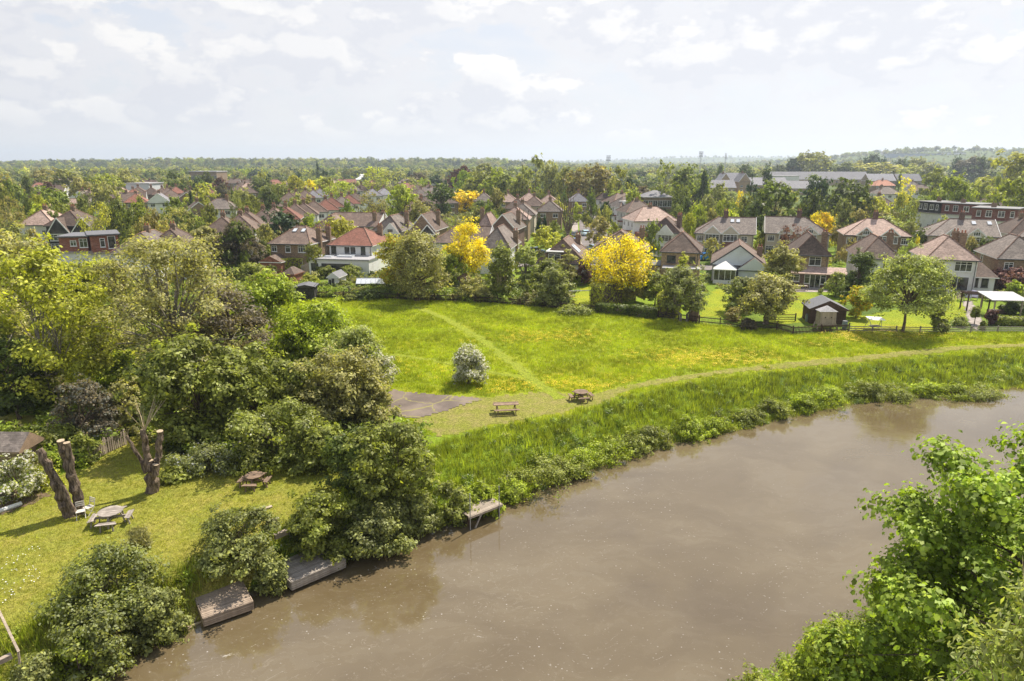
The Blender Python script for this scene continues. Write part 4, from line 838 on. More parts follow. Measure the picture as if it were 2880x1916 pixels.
for y in (0.01, 2.39): MB().box(.03, 4.3, y - .01, y + .01, .05, 1.27).obj('glass_side', GLASS, gh)
# picket fence along the meadow, one thing per garden
def fence(label, pts, h=1.0, m=WDARK, near=False, name='picket_fence', sp=.17, pw=.09, rails=(.3, .8), postsp=2.4, stuff=True):
    g0 = pts[0].copy(); g0.z = gz(g0.x, g0.y); root = empty(name, g0); tag(root, label, 'fence', 'fences round the gardens'); pk = MB(); rl = MB(); post = MB().box(-.06, .06, -.06, .06, -.2, h + .1).mesh('post', m); pm = None
    for a, b in zip(pts[:-1], pts[1:]):
        a = a - g0; b = b - g0; a.z = b.z = 0; L = (b - a).length; d = (b - a) / L; nrm = Vector((d.y, -d.x, 0))
        def zz(t): q = g0 + a + d * t; return gz(q.x, q.y) - g0.z
        n = max(1, int(L / postsp))
        for i in range(n + 1):
            q = a + d * (L * i / n); inst('post', post, root, (q.x, q.y, zz(L * i / n)), (0, 0, math.atan2(d.y, d.x)))
        for i in range(n):
            for z in rails:
                p0 = a + d * (L * i / n); p1 = a + d * (L * (i + 1) / n); rl.bar((p0.x, p0.y, zz(L * i / n) + z), (p1.x, p1.y, zz(L * (i + 1) / n) + z), .05, .09)
        k = int(L / sp)
        for i in range(k):
            t = (i + .5) * sp; q = a + d * t + nrm * .05; hh = h * random.uniform(.96, 1.04); z = zz(t)
            if stuff: pk.bar((q.x, q.y, z + .04), (q.x, q.y, z + hh), pw, .02, up=(d.x, d.y, 0))
            else:
                if pm is None: pm = MB().box(-pw / 2, pw / 2, -.012, .012, .04, h).mesh('picket', m)
                inst('picket', pm, root, (q.x, q.y, z), (random.uniform(-.03, .03), random.uniform(-.03, .03), math.atan2(d.y, d.x)), (1, 1, hh / h))
    rl.obj('rails', m, root)
    if stuff and pk.v: o = pk.obj('pickets', m, root); o['kind'] = 'stuff'
    return root
for i, (a, b, lab) in enumerate(((0, 1, 'dark picket fence below the black shelter and white summerhouse'), (1, 3, 'dark picket fence at the foot of the willow'), (3, 6, 'dark picket fence in front of the slender trees and bare soil'),
        (6, 8, 'picket fence in front of the clipped hedges and golden tree'), (8, 11, 'open picket fence along the bright lawn and gate'), (11, 12, 'picket fence running past the playhouse shed'))):
    fence(lab, FL[a:b + 1], .95, WDARK)
fence('low horizontal rail fence at the right end of the gardens', FL[12:15], .7, WGREY, sp=9, rails=(.2, .42, .64), name='rail_fence')
fence('wooden picket fence on the lawn behind the pollarded stumps', [GT(('5', 665, 790)), GT(('5', 780, 722)), GT(('5', 925, 655))], 1.05, WTAN, sp=.16, pw=.1, stuff=False, rails=(.3, .85))
fence('short post-and-rail fence on the lawn left of the shed', [G(('s', 1185, 925)), G(('s', 1525, 925))], .9, WDARK, sp=9, rails=(.25, .5, .8), name='rail_fence', postsp=1.8)
fence('grey panel fence beside the white flat-roofed extension', [G(('2', 390, 985)), G(('2', 520, 925))], 1.7, WGREY, sp=.2, pw=.19)
# metal field gate
ga, gb_ = GT(('7', 420, 868)), GT(('7', 530, 905)); gr = empty('field_gate', ga, math.atan2(gb_.y - ga.y, gb_.x - ga.x)); tag(gr, 'galvanised metal field gate between the rounded bush and the thicket', 'gate'); L = (gb_ - ga).length
for z in (.2, .45, .7, .95, 1.2): MB().tube([(0, 0, z), (L, 0, z)], [.025, .025], 6).obj('bar', METAL, gr)
for x in (0, L): MB().tube([(x, 0, 0), (x, 0, 1.3)], [.04, .04], 6).obj('post', METAL, gr)
MB().tube([(0, -.02, .2), (L, -.02, 1.2)], [.02, .02], 6).obj('brace', METAL, gr)
# ------------------------------------------------------------------ clipped hedges
def hedge(label, a, b, wd, h, col, mat_=None, n=2600, ls=.24, cat='hedge'):
    a, b = Vector(a), Vector(b); a.z = b.z = 0; L = (b - a).length; rz = math.atan2(b.y - a.y, b.x - a.x); root = empty('hedge', a, rz); tag(root, label, cat); r = np.random.default_rng(int(L * 100 + h * 10))
    q = r.uniform(0, 1, (n, 3)) * [L, wd, h]; f = r.integers(0, 6, n)
    for ax, mx in ((0, L), (1, wd), (2, h)):
        q[f == ax * 2, ax] = mx; q[f == ax * 2 + 1, ax] = 0
    nn = (q / [L, wd, h] - .5) * 2; nn = unit(nn ** 5 + r.normal(size=(n, 3)) * .3); q += r.normal(size=(n, 3)) * .07; q[:, 2] = np.abs(q[:, 2]); q[:, 1] -= wd / 2
    o = inst('foliage', leaves_mesh('foliage', q, nn, ls, mat_ or FOL, r), root); o.color = COLR[col] + (1,)
    MB().box(.15, L - .15, -wd / 2 + .15, wd / 2 - .15, 0, h - .18).obj('dark_core', BARK, root); return root  # solid dark core added inside the leaves to stop light leaking through
def hpx(label, c1, c2, wd, ctop, col, **k):
    a, b = G(c1), G(c2); h = topz(P(ctop)[1], a.y); return hedge(label, a, b, wd, h, col, **k)
hpx('tall yellow-topped clipped hedge left of the golden tree trunk', ('3', 715, 1225), ('3', 880, 1180), 2.0, ('3', 0, 1050), 'yg')
hpx('yellow-topped square clipped hedge right of the golden tree', ('3', 1178, 1262), ('3', 1330, 1275), 2.6, ('3', 0, 1108), 'yg')
hpx('long dark clipped hedge just behind the fence, left block', ('3', 725, 1252), ('3', 955, 1272), 1.3, ('3', 0, 1185), 'dg')
hpx('dark clipped hedge just behind the fence, right block', ('3', 975, 1275), ('3', 1160, 1298), 1.3, ('3', 0, 1200), 'dg')
hpx('bright yellow-green hedge below the two-rooflight house', ('2', 220, 960), ('2', 430, 945), 1.6, ('2', 0, 862), 'yg')
hpx('clipped green hedge in front of the white extension', ('2', 510, 985), ('2', 640, 985), 1.6, ('2', 0, 912), 'g')
hpx('low clipped hedge on the right by the grey awning', ('r', 1950, 1040), ('r', 2357, 1050), 1.2, ('r', 0, 945), 'g')
hpx('long hedge strip beside the street, right of the pink roof', ('4', 1230, 800), ('4', 1400, 790), 1.5, ('4', 0, 660), 'g')
# ------------------------------------------------------------------ clusters of small garden things
def goal():
    a, b = G(('3', 520, 1195)), G(('3', 690, 1190)); r_ = empty('goal_frame', a, math.atan2(b.y - a.y, b.x - a.x)); tag(r_, 'white tubular goal frame on the garden lawn left of the hedge', 'goal'); L = (b - a).length
    h = 1.9
    MB().tube([(0, 0, h), (L, 0, h)], [.06, .06], 6).obj('crossbar', WPNT, r_)
    for x in (0, L): MB().tube([(x, 0, 0), (x, 0, h)], [.06, .06], 6).obj('post', WPNT, r_); MB().tube([(x, 0, h), (x, 1.2, 0)], [.03, .03], 5).obj('brace', WPNT, r_)
goal()
a, b = G(('3', 1190, 1010)), G(('3', 1300, 1010)); r_ = empty('washing_line', a, math.atan2(b.y - a.y, b.x - a.x)); tag(r_, 'white sheet drying on a line behind the tan brick house garden', 'laundry'); L = (b - a).length
MB().tube([(0, 0, 0), (0, 0, 2.2)], [.04, .04], 6).obj('pole', METAL, r_); MB().tube([(L, 0, 0), (L, 0, 2.2)], [.04, .04], 6).obj('pole', METAL, r_); MB().tube([(0, 0, 2.15), (L, 0, 2.15)], [.012, .012], 4).obj('line', METAL, r_)
mb = MB(); N_ = 10
for i in range(N_ + 1):
    x = L * .12 + L * .7 * i / N_; mb.v += [(x, .06 * math.sin(i * 1.9), 2.13), (x + .05, .14 * math.sin(i * 1.9 + .5), .75)]
for i in range(N_): mb.f.append([2 * i, 2 * i + 2, 2 * i + 3, 2 * i + 1]); mb.m.append(0)
mb.obj('sheet', WPNT, r_)
def garden_table(label, loc, rz, L, W, m, seat=False):
    r_ = empty('garden_table', loc, rz); tag(r_, label, 'table'); MB().box(-L / 2, L / 2, -W / 2, W / 2, .68, .73).obj('tabletop', m, r_)
    for sx in (-1, 1):
        for sy in (-1, 1): MB().bar((sx * (L / 2 - .1), sy * (W / 2 - .1), .68), (sx * (L / 2 - .02), sy * (W / 2 - .05), 0), .06, .06).obj('leg', m, r_)
g = G(('s', 1600, 530)); garden_table('low grey slatted table on the pink patio', g, 0, 1.7, .8, WGREY)
g = G(('s', 1560, 490)); r_ = empty('garden_sofa', g, 0); tag(r_, 'grey corner garden sofa with pale cushions against the brick wall', 'sofa')
MB().box(-1.6, 1.2, 0, .8, .0, .35).box(-1.6, -.9, -1.2, 0, 0, .35).obj('base', WGREY, r_); MB().box(-1.6, 1.2, .7, .85, .35, .85).box(-1.72, -1.6, -1.2, .85, 0, .85).obj('backrest', WGREY, r_)
for x in (-1.1, -.1, .75): MB().box(x - .4, x + .4, .05, .68, .36, .5).obj('cushion', WPNT, r_)
g = G(('r', 285, 1110)); r_ = empty('hammock_canopy', g, .1); tag(r_, 'white rectangular canopy swing on a thin stand under the pale tree', 'garden seat')
MB().add([(-1.0, -.5, 1.25), (1.0, -.6, 1.15), (1.1, .6, 1.3), (-.9, .6, 1.45)], [(0, 1, 2, 3)]).obj('canopy', WPNT, r_)
for sx in (-1, 1): MB().bar((sx * .8, 0, 1.25), (sx * .5, -.6, 0), .05, .05).obj('leg', METAL, r_); MB().bar((sx * .8, 0, 1.25), (sx * .9, .6, 0), .05, .05).obj('leg', METAL, r_)
MB().box(-.6, .6, -.3, .3, .4, .46).obj('seat', WGREY, r_)
# terrace steps, lamp posts, awning, pergola in the right garden
a, b = G(('r', 1290, 700)), G(('r', 1540, 705)); L = (b - a).length; r_ = empty('timber_steps', a, math.atan2(b.y - a.y, b.x - a.x)); tag(r_, 'broad timber steps below the glass sliding doors', 'steps')
for i in range(4): MB().box(0, L, i * .35, 2.6, i * .16, i * .16 + .15).obj('tread', WTAN, r_)
MB().box(-.1, L + 5.2, 1.45, 4.2, 0, .60).obj('deck', WBROWN, r_)
for x, y, i in ((1308, 640, 0), (1570, 660, 1), (1662, 650, 2), (1905, 660, 3)):
    g = G(('r', x, y + 60)); p_ = empty('glass_balustrade', g, .3); tag(p_, 'pale violet glass balustrade panel, ' + ('leftmost of four above the steps', 'just right of the steps', 'third from the left by the path', 'rightmost near the awning')[i], 'balustrade', 'glass panels on the deck')
    MB().box(-.06, .12, -.5, .5, .45, 1.35).obj('panel', plain('violet_glass', (.62, .58, .80), .15, .8), p_); MB().box(-.03, .03, -.55, -.5, 0, 1.4).obj('post', METAL, p_)
aw = G(('r', 1925, 930)); r_ = empty('garden_awning', aw, -.12); tag(r_, 'open garden shelter with sloping pale grey roof on posts', 'shelter')
MB().add([(-.6, -.4, 2.15), (3.8, -.4, 2.15), (3.3, 2.6, 2.75), (-1.0, 2.6, 2.75), (-.6, -.4, 2.05), (3.8, -.4, 2.05), (3.3, 2.6, 2.65), (-1, 2.6, 2.65)], [(0, 1, 2, 3), (4, 7, 6, 5), (0, 4, 5, 1), (1, 5, 6, 2), (2, 6, 7, 3), (3, 7, 4, 0)]).obj('roof', LEAD, r_)
for x, y, h in ((0, 0, 2.05), (3.2, 0, 2.05), (-.4, 2.3, 2.6), (2.9, 2.3, 2.6)): MB().box(x - .07, x + .07, y - .07, y + .07, 0, h).obj('post', WTAN, r_)
MB().box(.3, 2.9, 1.4, 2.1, 0, .5).obj('bench', WDARK, r_)
pg = G(('r', 1560, 860)); r_ = empty('pergola', pg, -.15); tag(r_, 'dark timber pergola beside the garden path', 'pergola')
for x in (0, 2.6):
    for y in (0, 1.8): MB().box(x - .07, x + .07, y - .07, y + .07, 0, 2.2).obj('post', WDARK, r_)
for i in range(6): MB().box(-.2, 2.8, i * .38 - .03, i * .38 + .03, 2.2, 2.32).obj('beam', WDARK, r_)
for i, (c, h) in enumerate(((('s', 1680, 930), .9), (('s', 2150, 1030), 1.0))):
    g = G(c); r_ = empty('water_butt', g); tag(r_, ('grey-green water butt left of the dark shed', 'blue-grey water butt at the right corner of the dark shed')[i], 'water butt', 'water butts by the shed')
    MB().tube([(0, 0, 0), (0, 0, h * .5), (0, 0, h)], [.26, .32, .28], 12).obj('barrel', plain('butt_plastic', (.20, .25, .24), .5), r_); MB().tube([(0, 0, h), (0, 0, h + .05)], [.3, .28], 12).obj('lid', FLAT, r_)
tree_guard = [('s', 1125, 960)]
g = G(tree_guard[0]); r_ = empty('wooden_post', g); tag(r_, 'leaning stripped wooden post beside the rail fence', 'post'); MB().tube([(0, 0, -.1), (.05, 0, .6), (.22, 0, 1.6)], [.16, .13, .08], 8).obj('shaft', WTAN, r_)
# cars
CARS = [(('3', 643, 686), math.pi / 2 + .1, (.45, .62, .68), 'light blue hatchback driving up the side road'), (('3', 560, 700), math.pi / 2, (.03, .035, .04), 'black car parked left of the road behind the blue one'),
        (('3', 568, 748), math.pi / 2, (.10, .16, .28), 'dark blue car parked left of the road by the pollarded tree'), (('3', 700, 800), math.pi / 2 + .3, (.28, .34, .42), 'silver-blue car parked on the right beside the yellow tree'),
        (('3', 838, 556), math.pi / 2, (.7, .7, .7), 'white car parked in front of the far terrace'), (('3', 280, 822), .15, (.04, .045, .06), 'dark car on the drive behind the chalet bungalow'),
        (('3', 1545, 866), .1, (.02, .22, .60), 'bright blue covered car between the tan house and white bungalow')]
for c, rz, cc, lab in CARS: car(G(c), rz, cc, lab)
# ------------------------------------------------------------------ near lawn: stumps, tables, chairs, decks
def pollard(label, foot, limbs, rad, ns=9, seed=1, wobble=.06, shoots=(), name='pollarded_tree', bark=BARK, y=None):
    g = GT(foot); root = empty(name, g); tag(root, label, 'tree'); r = random.Random(seed); yy = g.y
    for k, (pts, r0, r1) in enumerate(limbs):
        w3 = [Vector((0, 0, -.3))] if k == 0 or True else []
        w3 = [PT(p, yy + (p[3] if len(p) > 3 else 0)) - g for p in pts]; full = []
        for a, b in zip(w3[:-1], w3[1:]):
            n = max(2, int((b - a).length / .24)); full += [a.lerp(b, i / n) for i in range(n)]
        full.append(w3[-1]); n = len(full); full = [full[0]] + [p + Vector((r.uniform(-1, 1), r.uniform(-1, 1), 0)) * wobble * r0 * 3 for p in full[1:-1]] + [full[-1]]
        mb = MB(); mb.tube(full, [.76 * (r0 + (r1 - r0) * i / (n - 1)) * r.uniform(.88, 1.12) for i in range(n)], ns + 3, 0, True, 1); mb.obj('trunk' if k == 0 else 'limb', [bark, CUTW], root)
    if shoots:
        mb = MB()
        for (c, n, L, sp) in shoots:
            b = PT(c, yy) - g
            for _ in range(n):
                d = Vector((r.uniform(-sp, sp), r.uniform(-sp, sp), r.uniform(.6, 1))) * L; mb.tube([b + Vector((r.uniform(-.1, .1), 0, 0)), b + d * .5 + Vector((r.uniform(-.1, .1), 0, 0)), b + d], [.02, .014, .006], 3, cap=False)
        mb.obj('shoots', CUTW, root)
    return root
pollard('twin-trunked pollarded stump leaning over two white folding chairs', ('5', 530, 1180), [([('5', 530, 1195), ('5', 480, 1100), ('5', 410, 940), ('5', 345, 800), ('5', 285, 690)], .42, .26),
    ([('5', 585, 1165, .3), ('5', 565, 1050, .3), ('5', 520, 880, .3), ('5', 475, 740, .3), ('5', 445, 625, .3)], .40, .24), ([('5', 530, 870, .3), ('5', 515, 760, .25), ('5', 490, 640, .2)], .24, .20), ([('5', 540, 1150, -.3), ('5', 470, 980, -.3), ('5', 380, 830, -.2)], .2, .12)], .4, seed=3)
ps = pollard('three-pronged pollarded stump with bare shoots in mid lawn', ('5', 1115, 1005), [([('5', 1115, 1020), ('5', 1112, 900), ('5', 1108, 800), ('5', 1106, 770)], .56, .22), ([('5', 1085, 850), ('5', 1075, 720), ('5', 1050, 545)], .30, .19), ([('5', 1140, 850), ('5', 1165, 740), ('5', 1175, 555)], .28, .21),
    ([('5', 1075, 860), ('5', 1030, 760), ('5', 930, 590)], .17, .11), ([('5', 1145, 880, -.35), ('5', 1143, 800, -.35)], .22, .20)], .5, seed=5, shoots=[(('5', 1060, 550), 14, 1.9, .55), (('5', 930, 590), 3, .7, .5)])
pollard('tall pollarded tree with bunched bare stems beside the side road', ('d', 1065, 1205), [([('d', 1065, 1215), ('d', 1062, 1060)], .5, .45)] + [([('d', 1062, 1090, .2), ('d', x0, 900), ('d', x1, y1)], .22, .07)
    for x0, x1, y1 in ((1000, 925, 575), (1015, 965, 560), (1040, 1000, 545), (1060, 1035, 550), (1085, 1070, 545), (1110, 1105, 550), (1130, 1140, 560), (1090, 1165, 600), (1150, 1220, 900))], .4, 6, 9, bark=BARK)
pollard('smaller pollarded tree with knobbly bare limbs by the grey roofed house', ('d', 440, 1205), [([('d', 440, 1215), ('d', 440, 1130)], .35, .3)] + [([('d', 440, 1140, .2), ('d', x0, 950), ('d', x1, y1)], .2, .08)
    for x0, x1, y1 in ((360, 320, 775), (390, 350, 790), (410, 385, 760), (455, 430, 770), (490, 525, 745), (500, 520, 740), (420, 460, 730))], .4, 6, 11, bark=BARKG)
pollard('bare lopped grey tree above the copper leaves', ('4', 345, 800), [([('4', 345, 810), ('4', 350, 640)], .3, .26)] + [([('4', 350, 660, .1), ('4', x0, 600), ('4', x1, y1)], .17, .08) for x0, x1, y1 in ((320, 300, 540), (340, 335, 545), (360, 375, 530), (380, 420, 540), (300, 255, 600), (410, 470, 590))], .4, 6, 12, bark=BARKG)
def round_picnic(label, c, R_, m, rz=0., frame_m=None, nb=4):
    g = GT(c); root = empty('round_picnic_table', g, rz); tag(root, label, 'picnic table', 'picnic tables'); n = 11; bw = 2 * R_ / n
    for i in range(n):
        y = -R_ + (i + .5) * bw; h0 = math.sqrt(max(.02, R_ ** 2 - (abs(y) + bw * .42) ** 2)) if abs(y) + bw * .42 < R_ else .18; h1 = math.sqrt(max(.02, R_ ** 2 - max(0, abs(y) - bw * .42) ** 2)); s = 1 if y > 0 else -1; ya, yb = y - s * bw * .46, y + s * bw * .46
        mb = MB(); v = [(-h1, ya), (h1, ya), (h0, yb), (-h0, yb)]; v = v if s > 0 else v[::-1]
        mb.add([(x, q, .71) for x, q in v] + [(x, q, .75) for x, q in v], [(3, 2, 1, 0), (4, 5, 6, 7), (0, 1, 5, 4), (1, 2, 6, 5), (2, 3, 7, 6), (3, 0, 4, 7)]); mb.obj('board', m, root)
    for k in range(2): MB().box(-R_ * 1.2 - .25, R_ * 1.2 + .25, -.05, .05, .36, .46, 0, Matrix.Rotation(k * math.pi / 2, 4, 'Z') @ Matrix.Translation((0, 0, k * .002))).box(-R_ * .8, R_ * .8, -.045, .045, .62, .70, 0, Matrix.Rotation(k * math.pi / 2, 4, 'Z')).obj('crossbeam', m, root)
    for k in range(nb):
        M = Matrix.Rotation(k * math.pi / 2, 4, 'Z'); b = empty('bench', (0, 0, 0), 0); b.parent = root; sd = R_ * 1.2
        for j in range(2):
            o = j * .15; w_ = R_ * (.66 + j * .12); MB().add([M @ Vector(v) for v in [(sd + o, -w_, .43), (sd + o + .13, -w_ - .05, .43), (sd + o + .13, w_ + .05, .43), (sd + o, w_, .43), (sd + o, -w_, .47), (sd + o + .13, -w_ - .05, .47), (sd + o + .13, w_ + .05, .47), (sd + o, w_, .47)]],
                [(0, 3, 2, 1), (4, 5, 6, 7), (0, 1, 5, 4), (1, 2, 6, 5), (2, 3, 7, 6), (3, 0, 4, 7)]).obj('seat_board', m, b)
        for s in (-1, 1): MB().bar(M @ Vector((sd + .12, s * R_ * .45, .43)), M @ Vector((sd + .2, s * R_ * .5, 0)), .07, .06).obj('leg', m, b)
        MB().bar(M @ Vector((R_ * .75, 0, .7)), M @ Vector((R_ * 1.05, 0, 0)), .09, .05).obj('leg', m, root)
    return root
round_picnic('weathered grey round picnic table beside the two folding chairs', ('5', 825, 1235), .62, WGREY, .25)
round_picnic('reddish-brown round picnic table on the lawn under the trees', ('5', 1875, 960), .53, WBROWN, 0)
round_picnic('dark brown round picnic table at the path junction on the meadow', ('w', 1337, 921), .60, WBROWN, .2)
g = GT(('7', 1620, 583)); root = empty('picnic_table', g, .12); tag(root, 'long rectangular picnic table with attached benches beside the tarmac', 'picnic table', 'picnic tables')
for i in range(5): MB().box(-.98, .98, -.34 + i * .14, -.21 + i * .14, .71, .75).obj('board', WBROWN, root)
for s in (-1, 1):
    for j in range(2): MB().box(-.98, .98, s * (.62 + j * .14) - .06, s * (.62 + j * .14) + .06, .43, .47).obj('seat_board', WBROWN, root)
    for x in (-.7, .7): MB().bar((x, s * .2, .7), (x, s * .62, 0), .05, .1).obj('leg', WBROWN, root)
for x in (-.66, .74): MB().box(x - .025, x + .025, -.8, .8, .34, .43).obj('crossbeam', WBROWN, root)
def folding_chair(label, c, rz):
    r_ = empty('folding_chair', GT(c), rz); tag(r_, label, 'chair', 'white folding chairs by the stump')
    se = empty('seat', (0, 0, 0)); se.parent = r_
    for i in range(5): MB().box(-.21, .21, -.2 + i * .085, -.13 + i * .085, .43, .45).obj('slat', WPNT2, se)
    for x in (-.21, .21): MB().bar((x, -.24, 0), (x, .2, .46), .03, .02).obj('leg', WPNT2, r_); MB().bar((x, .24, 0), (x * .98, -.2, .44), .03, .02).obj('leg', WPNT2, r_)
    ba = empty('backrest', (0, 0, 0)); ba.parent = r_
    for x in (-.2, .2): MB().bar((x, .2, .44), (x, .3, .88), .03, .02).obj('upright', WPNT2, ba)
    for z in (.62, .72, .82): MB().box(-.2, .2, .22 + (z - .5) * .2, .24 + (z - .5) * .2, z, z + .06).obj('slat', WPNT2, ba)
WPNT2 = plain('chalky_white_wood', (.60, .56, .50), .7, .2, .15)
folding_chair('white slatted folding chair against the trunk, nearer the camera', ('5', 600, 1195), .5); folding_chair('white slatted folding chair behind and right of the other', ('5', 660, 1165), -.4)
def deck(label, fl, fr, depth, ztop, fascia, m, nb, posts=0, name='river_deck', thin=False):
    L_, R2 = G(fl, ztop), G(fr, ztop); d = R2 - L_; w_ = d.length; rz = math.atan2(d.y, d.x); root = empty(name, (L_.x, L_.y, ztop), rz); tag(root, label, 'deck')
    bw = depth / nb; me = MB().box(0, w_, .008, bw - .008, -.04, 0).mesh('deck_board', m)
    for i in range(nb): inst('deck_board', me, root, (random.uniform(-.03, .03), i * bw, random.uniform(-.006, .006)))
    nf = 4 if not thin else 1; fh = fascia / nf; fm = MB().box(-.03, w_ + .03, -.05, -.005, 0, fh - .015).mesh('fascia_board', m)
    for i in range(nf): inst('fascia_board', fm, root, (0, 0, -fascia + i * fh))
    if not thin:
        sm_ = MB().box(-.05, -.01, 0, depth, 0, fh - .015).mesh('side_board', m)
        for i in range(nf): inst('side_board', sm_, root, (0, 0, -fascia + i * fh)); inst('side_board', sm_, root, (w_ + .06, 0, -fascia + i * fh))
    for x in np.linspace(.15, w_ - .15, 3 if not thin else 2):
        for y in (.15, depth - .2): MB().tube([(x, y, -1.6), (x, y, -.045)], [.08, .08], 7).obj('pile', WDARK, root)
    MB().box(.05, w_ - .05, .1, .25, -.2, -.045).box(.05, w_ - .05, depth - .3, depth - .15, -.2, -.045).obj('joist', WDARK, root)
    return root, w_
deck('low brown timber river deck below the elder bush, nearest the camera', ('6', 1350, 797), ('6', 1672, 686), 2.7, -1.42, .44, wood('warm_grey_decking', (.22, .17, .13), (.38, .30, .23)), 19)
deck('grey timber river deck dappled by tree shade, right of the elder', ('6', 1932, 556), ('6', 2285, 408), 2.5, -1.35, .48, WGREY, 18)
dk, wd_ = deck('small pale mooring platform on stilts further upstream', ('7', 1385, 1240), ('7', 1596, 1158), 2.1, -1.15, .16, wood('bleached_decking', (.26, .21, .165), (.42, .36, .29)), 14, thin=True)
for x, h in ((.05, 1.5), (wd_ - .3, 1.3)): MB().tube([(x, -.08, -1.7), (x, -.08, h)], [.03, .03], 6).obj('mooring_pole', METAL, dk)
MB().bar((.9, -.05, -.1), (.35, -.05, -1.0), .07, .07).obj('brace', WGREY, dk)
for i, (a, b) in enumerate(((('5', 1888, 1152), ('5', 2000, 1118)), (('5', 1970, 1232), ('5', 2048, 1202)), (('5', 2018, 1332), ('5', 2120, 1288)))):
    A, B = GT(a), GT(b); d = B - A; o = MB().box(0, d.length, -.1, .1, -.15, .12).obj('timber_step', WTAN); o.location = A; o.rotation_euler = (0, -math.asin(d.z / d.length), math.atan2(d.y, d.x)); tag(o, ('uppermost timber sleeper step below the brown round table', 'middle timber sleeper step behind the elder', 'lowest timber sleeper step nearest the river')[i], 'step', 'sleeper steps to the river')
# bottom-left handrail
A, B = PT(('6', 0, 765), GT(('6', 125, 1080)).y + .9), PT(('6', 120, 1015), GT(('6', 125, 1080)).y); g = GT(('6', 125, 1080)); r_ = empty('handrail', g); tag(r_, 'pale wooden handrail sloping down at the bottom left corner', 'handrail'); off = B - A
MB().bar(B - off * 2 - g, B + off * .03 - g, .09, .07).obj('rail', WTAN, r_); MB().tube([(0, 0, -.3), B - g], [.045, .045], 7).obj('post', WTAN, r_)
A, B = GT(('6', -60, 1130)), GT(('6', 80, 1060)); o = MB().bar((0, 0, .1), B - A + Vector((0, 0, .1)), .2, .2).obj('timber_edge', WTAN); o.location = A; tag(o, 'pale sleeper edging beside the handrail at bottom left', 'edging')
g = GT(('5', 1790, 715)); r_ = empty('boulder', g); tag(r_, 'rounded pale grey boulder beside the low white-flecked shrubs', 'boulder')
r = np.random.default_rng(3); mb = MB(); nlat, nlon = 9, 14; vs = []
for i in range(nlat + 1):
    for j in range(nlon):
        th = i / nlat * 1.57; ph_ = j / nlon * 6.283; k = 1 + .10 * math.sin(3 * ph_ + i) + .06 * math.sin(5 * ph_ - 2 * i); vs.append((math.cos(ph_) * math.cos(th) * 1.0 * k, math.sin(ph_) * math.cos(th) * .8 * k, math.sin(th) * .85 - .05))
mb.add(vs, [(i * nlon + j, i * nlon + (j + 1) % nlon, (i + 1) * nlon + (j + 1) % nlon, (i + 1) * nlon + j) for i in range(nlat) for j in range(nlon)]); mb.obj('rock', plain('pale_stone', (.42, .39, .35), .9, .2, .3, 3), r_)
for i, c in enumerate((('5', 45, 1055), ('5', 228, 985))):
    r_ = empty('planter_pot', GT(c)); tag(r_, ('pale blue-grey planter bowl at the left edge of the flower bed', 'pale blue-grey planter bowl beneath the yellow shrub')[i], 'planter', 'planters in the flower bed'); MB().tube([(0, 0, 0), (0, 0, .35)], [.25, .42], 12, cap=True, capm=1).obj('bowl', [plain('glazed_pot', (.45, .5, .55), .4), plain('soil', (.06, .04, .03))], r_)
A, B = GT(('5', -20, 1165)), GT(('5', 160, 1100)); o = MB().tube([(0, 0, .12), (B - A) + Vector((0, 0, .12))], [.14, .12], 8).obj('white_drainpipe', WPNT); o.location = A; tag(o, 'white pipe lying along the flower bed edge at far left', 'pipe')
tag(sheet('flower_bed', [tuple(GT(('5', a, b))[:2]) for a, b in ((-60, 1190), (-60, 1080), (60, 1010), (200, 960), (340, 1000), (330, 1040), (180, 1110), (60, 1165))], plain('bed_soil', (.13, .09, .06), .95), .03, .3, .1), kind='structure')
for i, c in enumerate((('7', 790, 680), ('7', 815, 645))):
    r_ = empty('notice_board', GT(c), .4 - i * .8); tag(r_, ('white notice panel on a post in the thicket, left', 'white notice panel on a post in the thicket, right')[i], 'sign'); MB().box(-.2, .2, -.02, .02, .7, 1.2).obj('panel', WPNT, r_); MB().box(-.03, .03, .02, .07, 0, 1.2).obj('post', WGREY, r_)
# driftwood
g = GT(('6', 1250, 885)); g.z = WZ + .02; r_ = empty('driftwood', g, .5); tag(r_, 'pale driftwood log floating below the nearer deck', 'driftwood'); MB().tube([(-.7, 0, 0), (0, .05, .03), (.6, .25, .02)], [.09, .1, .04], 7).obj('log', CUTW, r_)
MB().tube([(0, 0, 0), (.3, .4, .05), (.45, .7, .1)], [.05, .03, .015], 5).obj('branch', CUTW, r_)
# ------------------------------------------------------------------ individual trees and shrubs near the camera
def nt(c, top, wpx, col, label, n, ls, **k):
    """foot c, top and width measured in the same crop of the photograph"""
    g = GT(c); H = topz(P((c[0], 0, top))[1], g.y) - g.z; D = project(g)[2] * .96; W = wpx / CROP[c[0]][2] / 1920 * D
    return near_tree(c, max(H, .8), W, col, label, n=n, ls=ls, loc=(g.x, g.y, 0), **k)
SH = dict(name='shrub', cat='shrub', prof='mound', zb=0.02, nl=26, stems=3, tr=.07)
nt(('w', 135, 945), 565, 235, 'yg', 'tall yellow-green tree at left with several slim trunks', 21000, .23, prof='egg', zb=1.2, nl=46, lr=1.15, nc=420, cr=.30, tr=.17, twigs=280, seed=11, stems=3, bark=BARKG)
nt(('w', 415, 905), 545, 320, 'ol', 'spreading olive-leaved tree with pale bare branches showing', 19000, .20, prof='dome', zb=1.6, nl=60, lr=1.15, nc=560, cr=.28, tr=.28, twigs=520, seed=12, bark=BARKG, fill=.3)
nt(('w', 540, 870), 655, 190, 'mr', 'dark maroon-leaved tree right of the bare-branched tree', 15000, .20, prof='egg', zb=.5, nl=36, lr=1.1, seed=13)
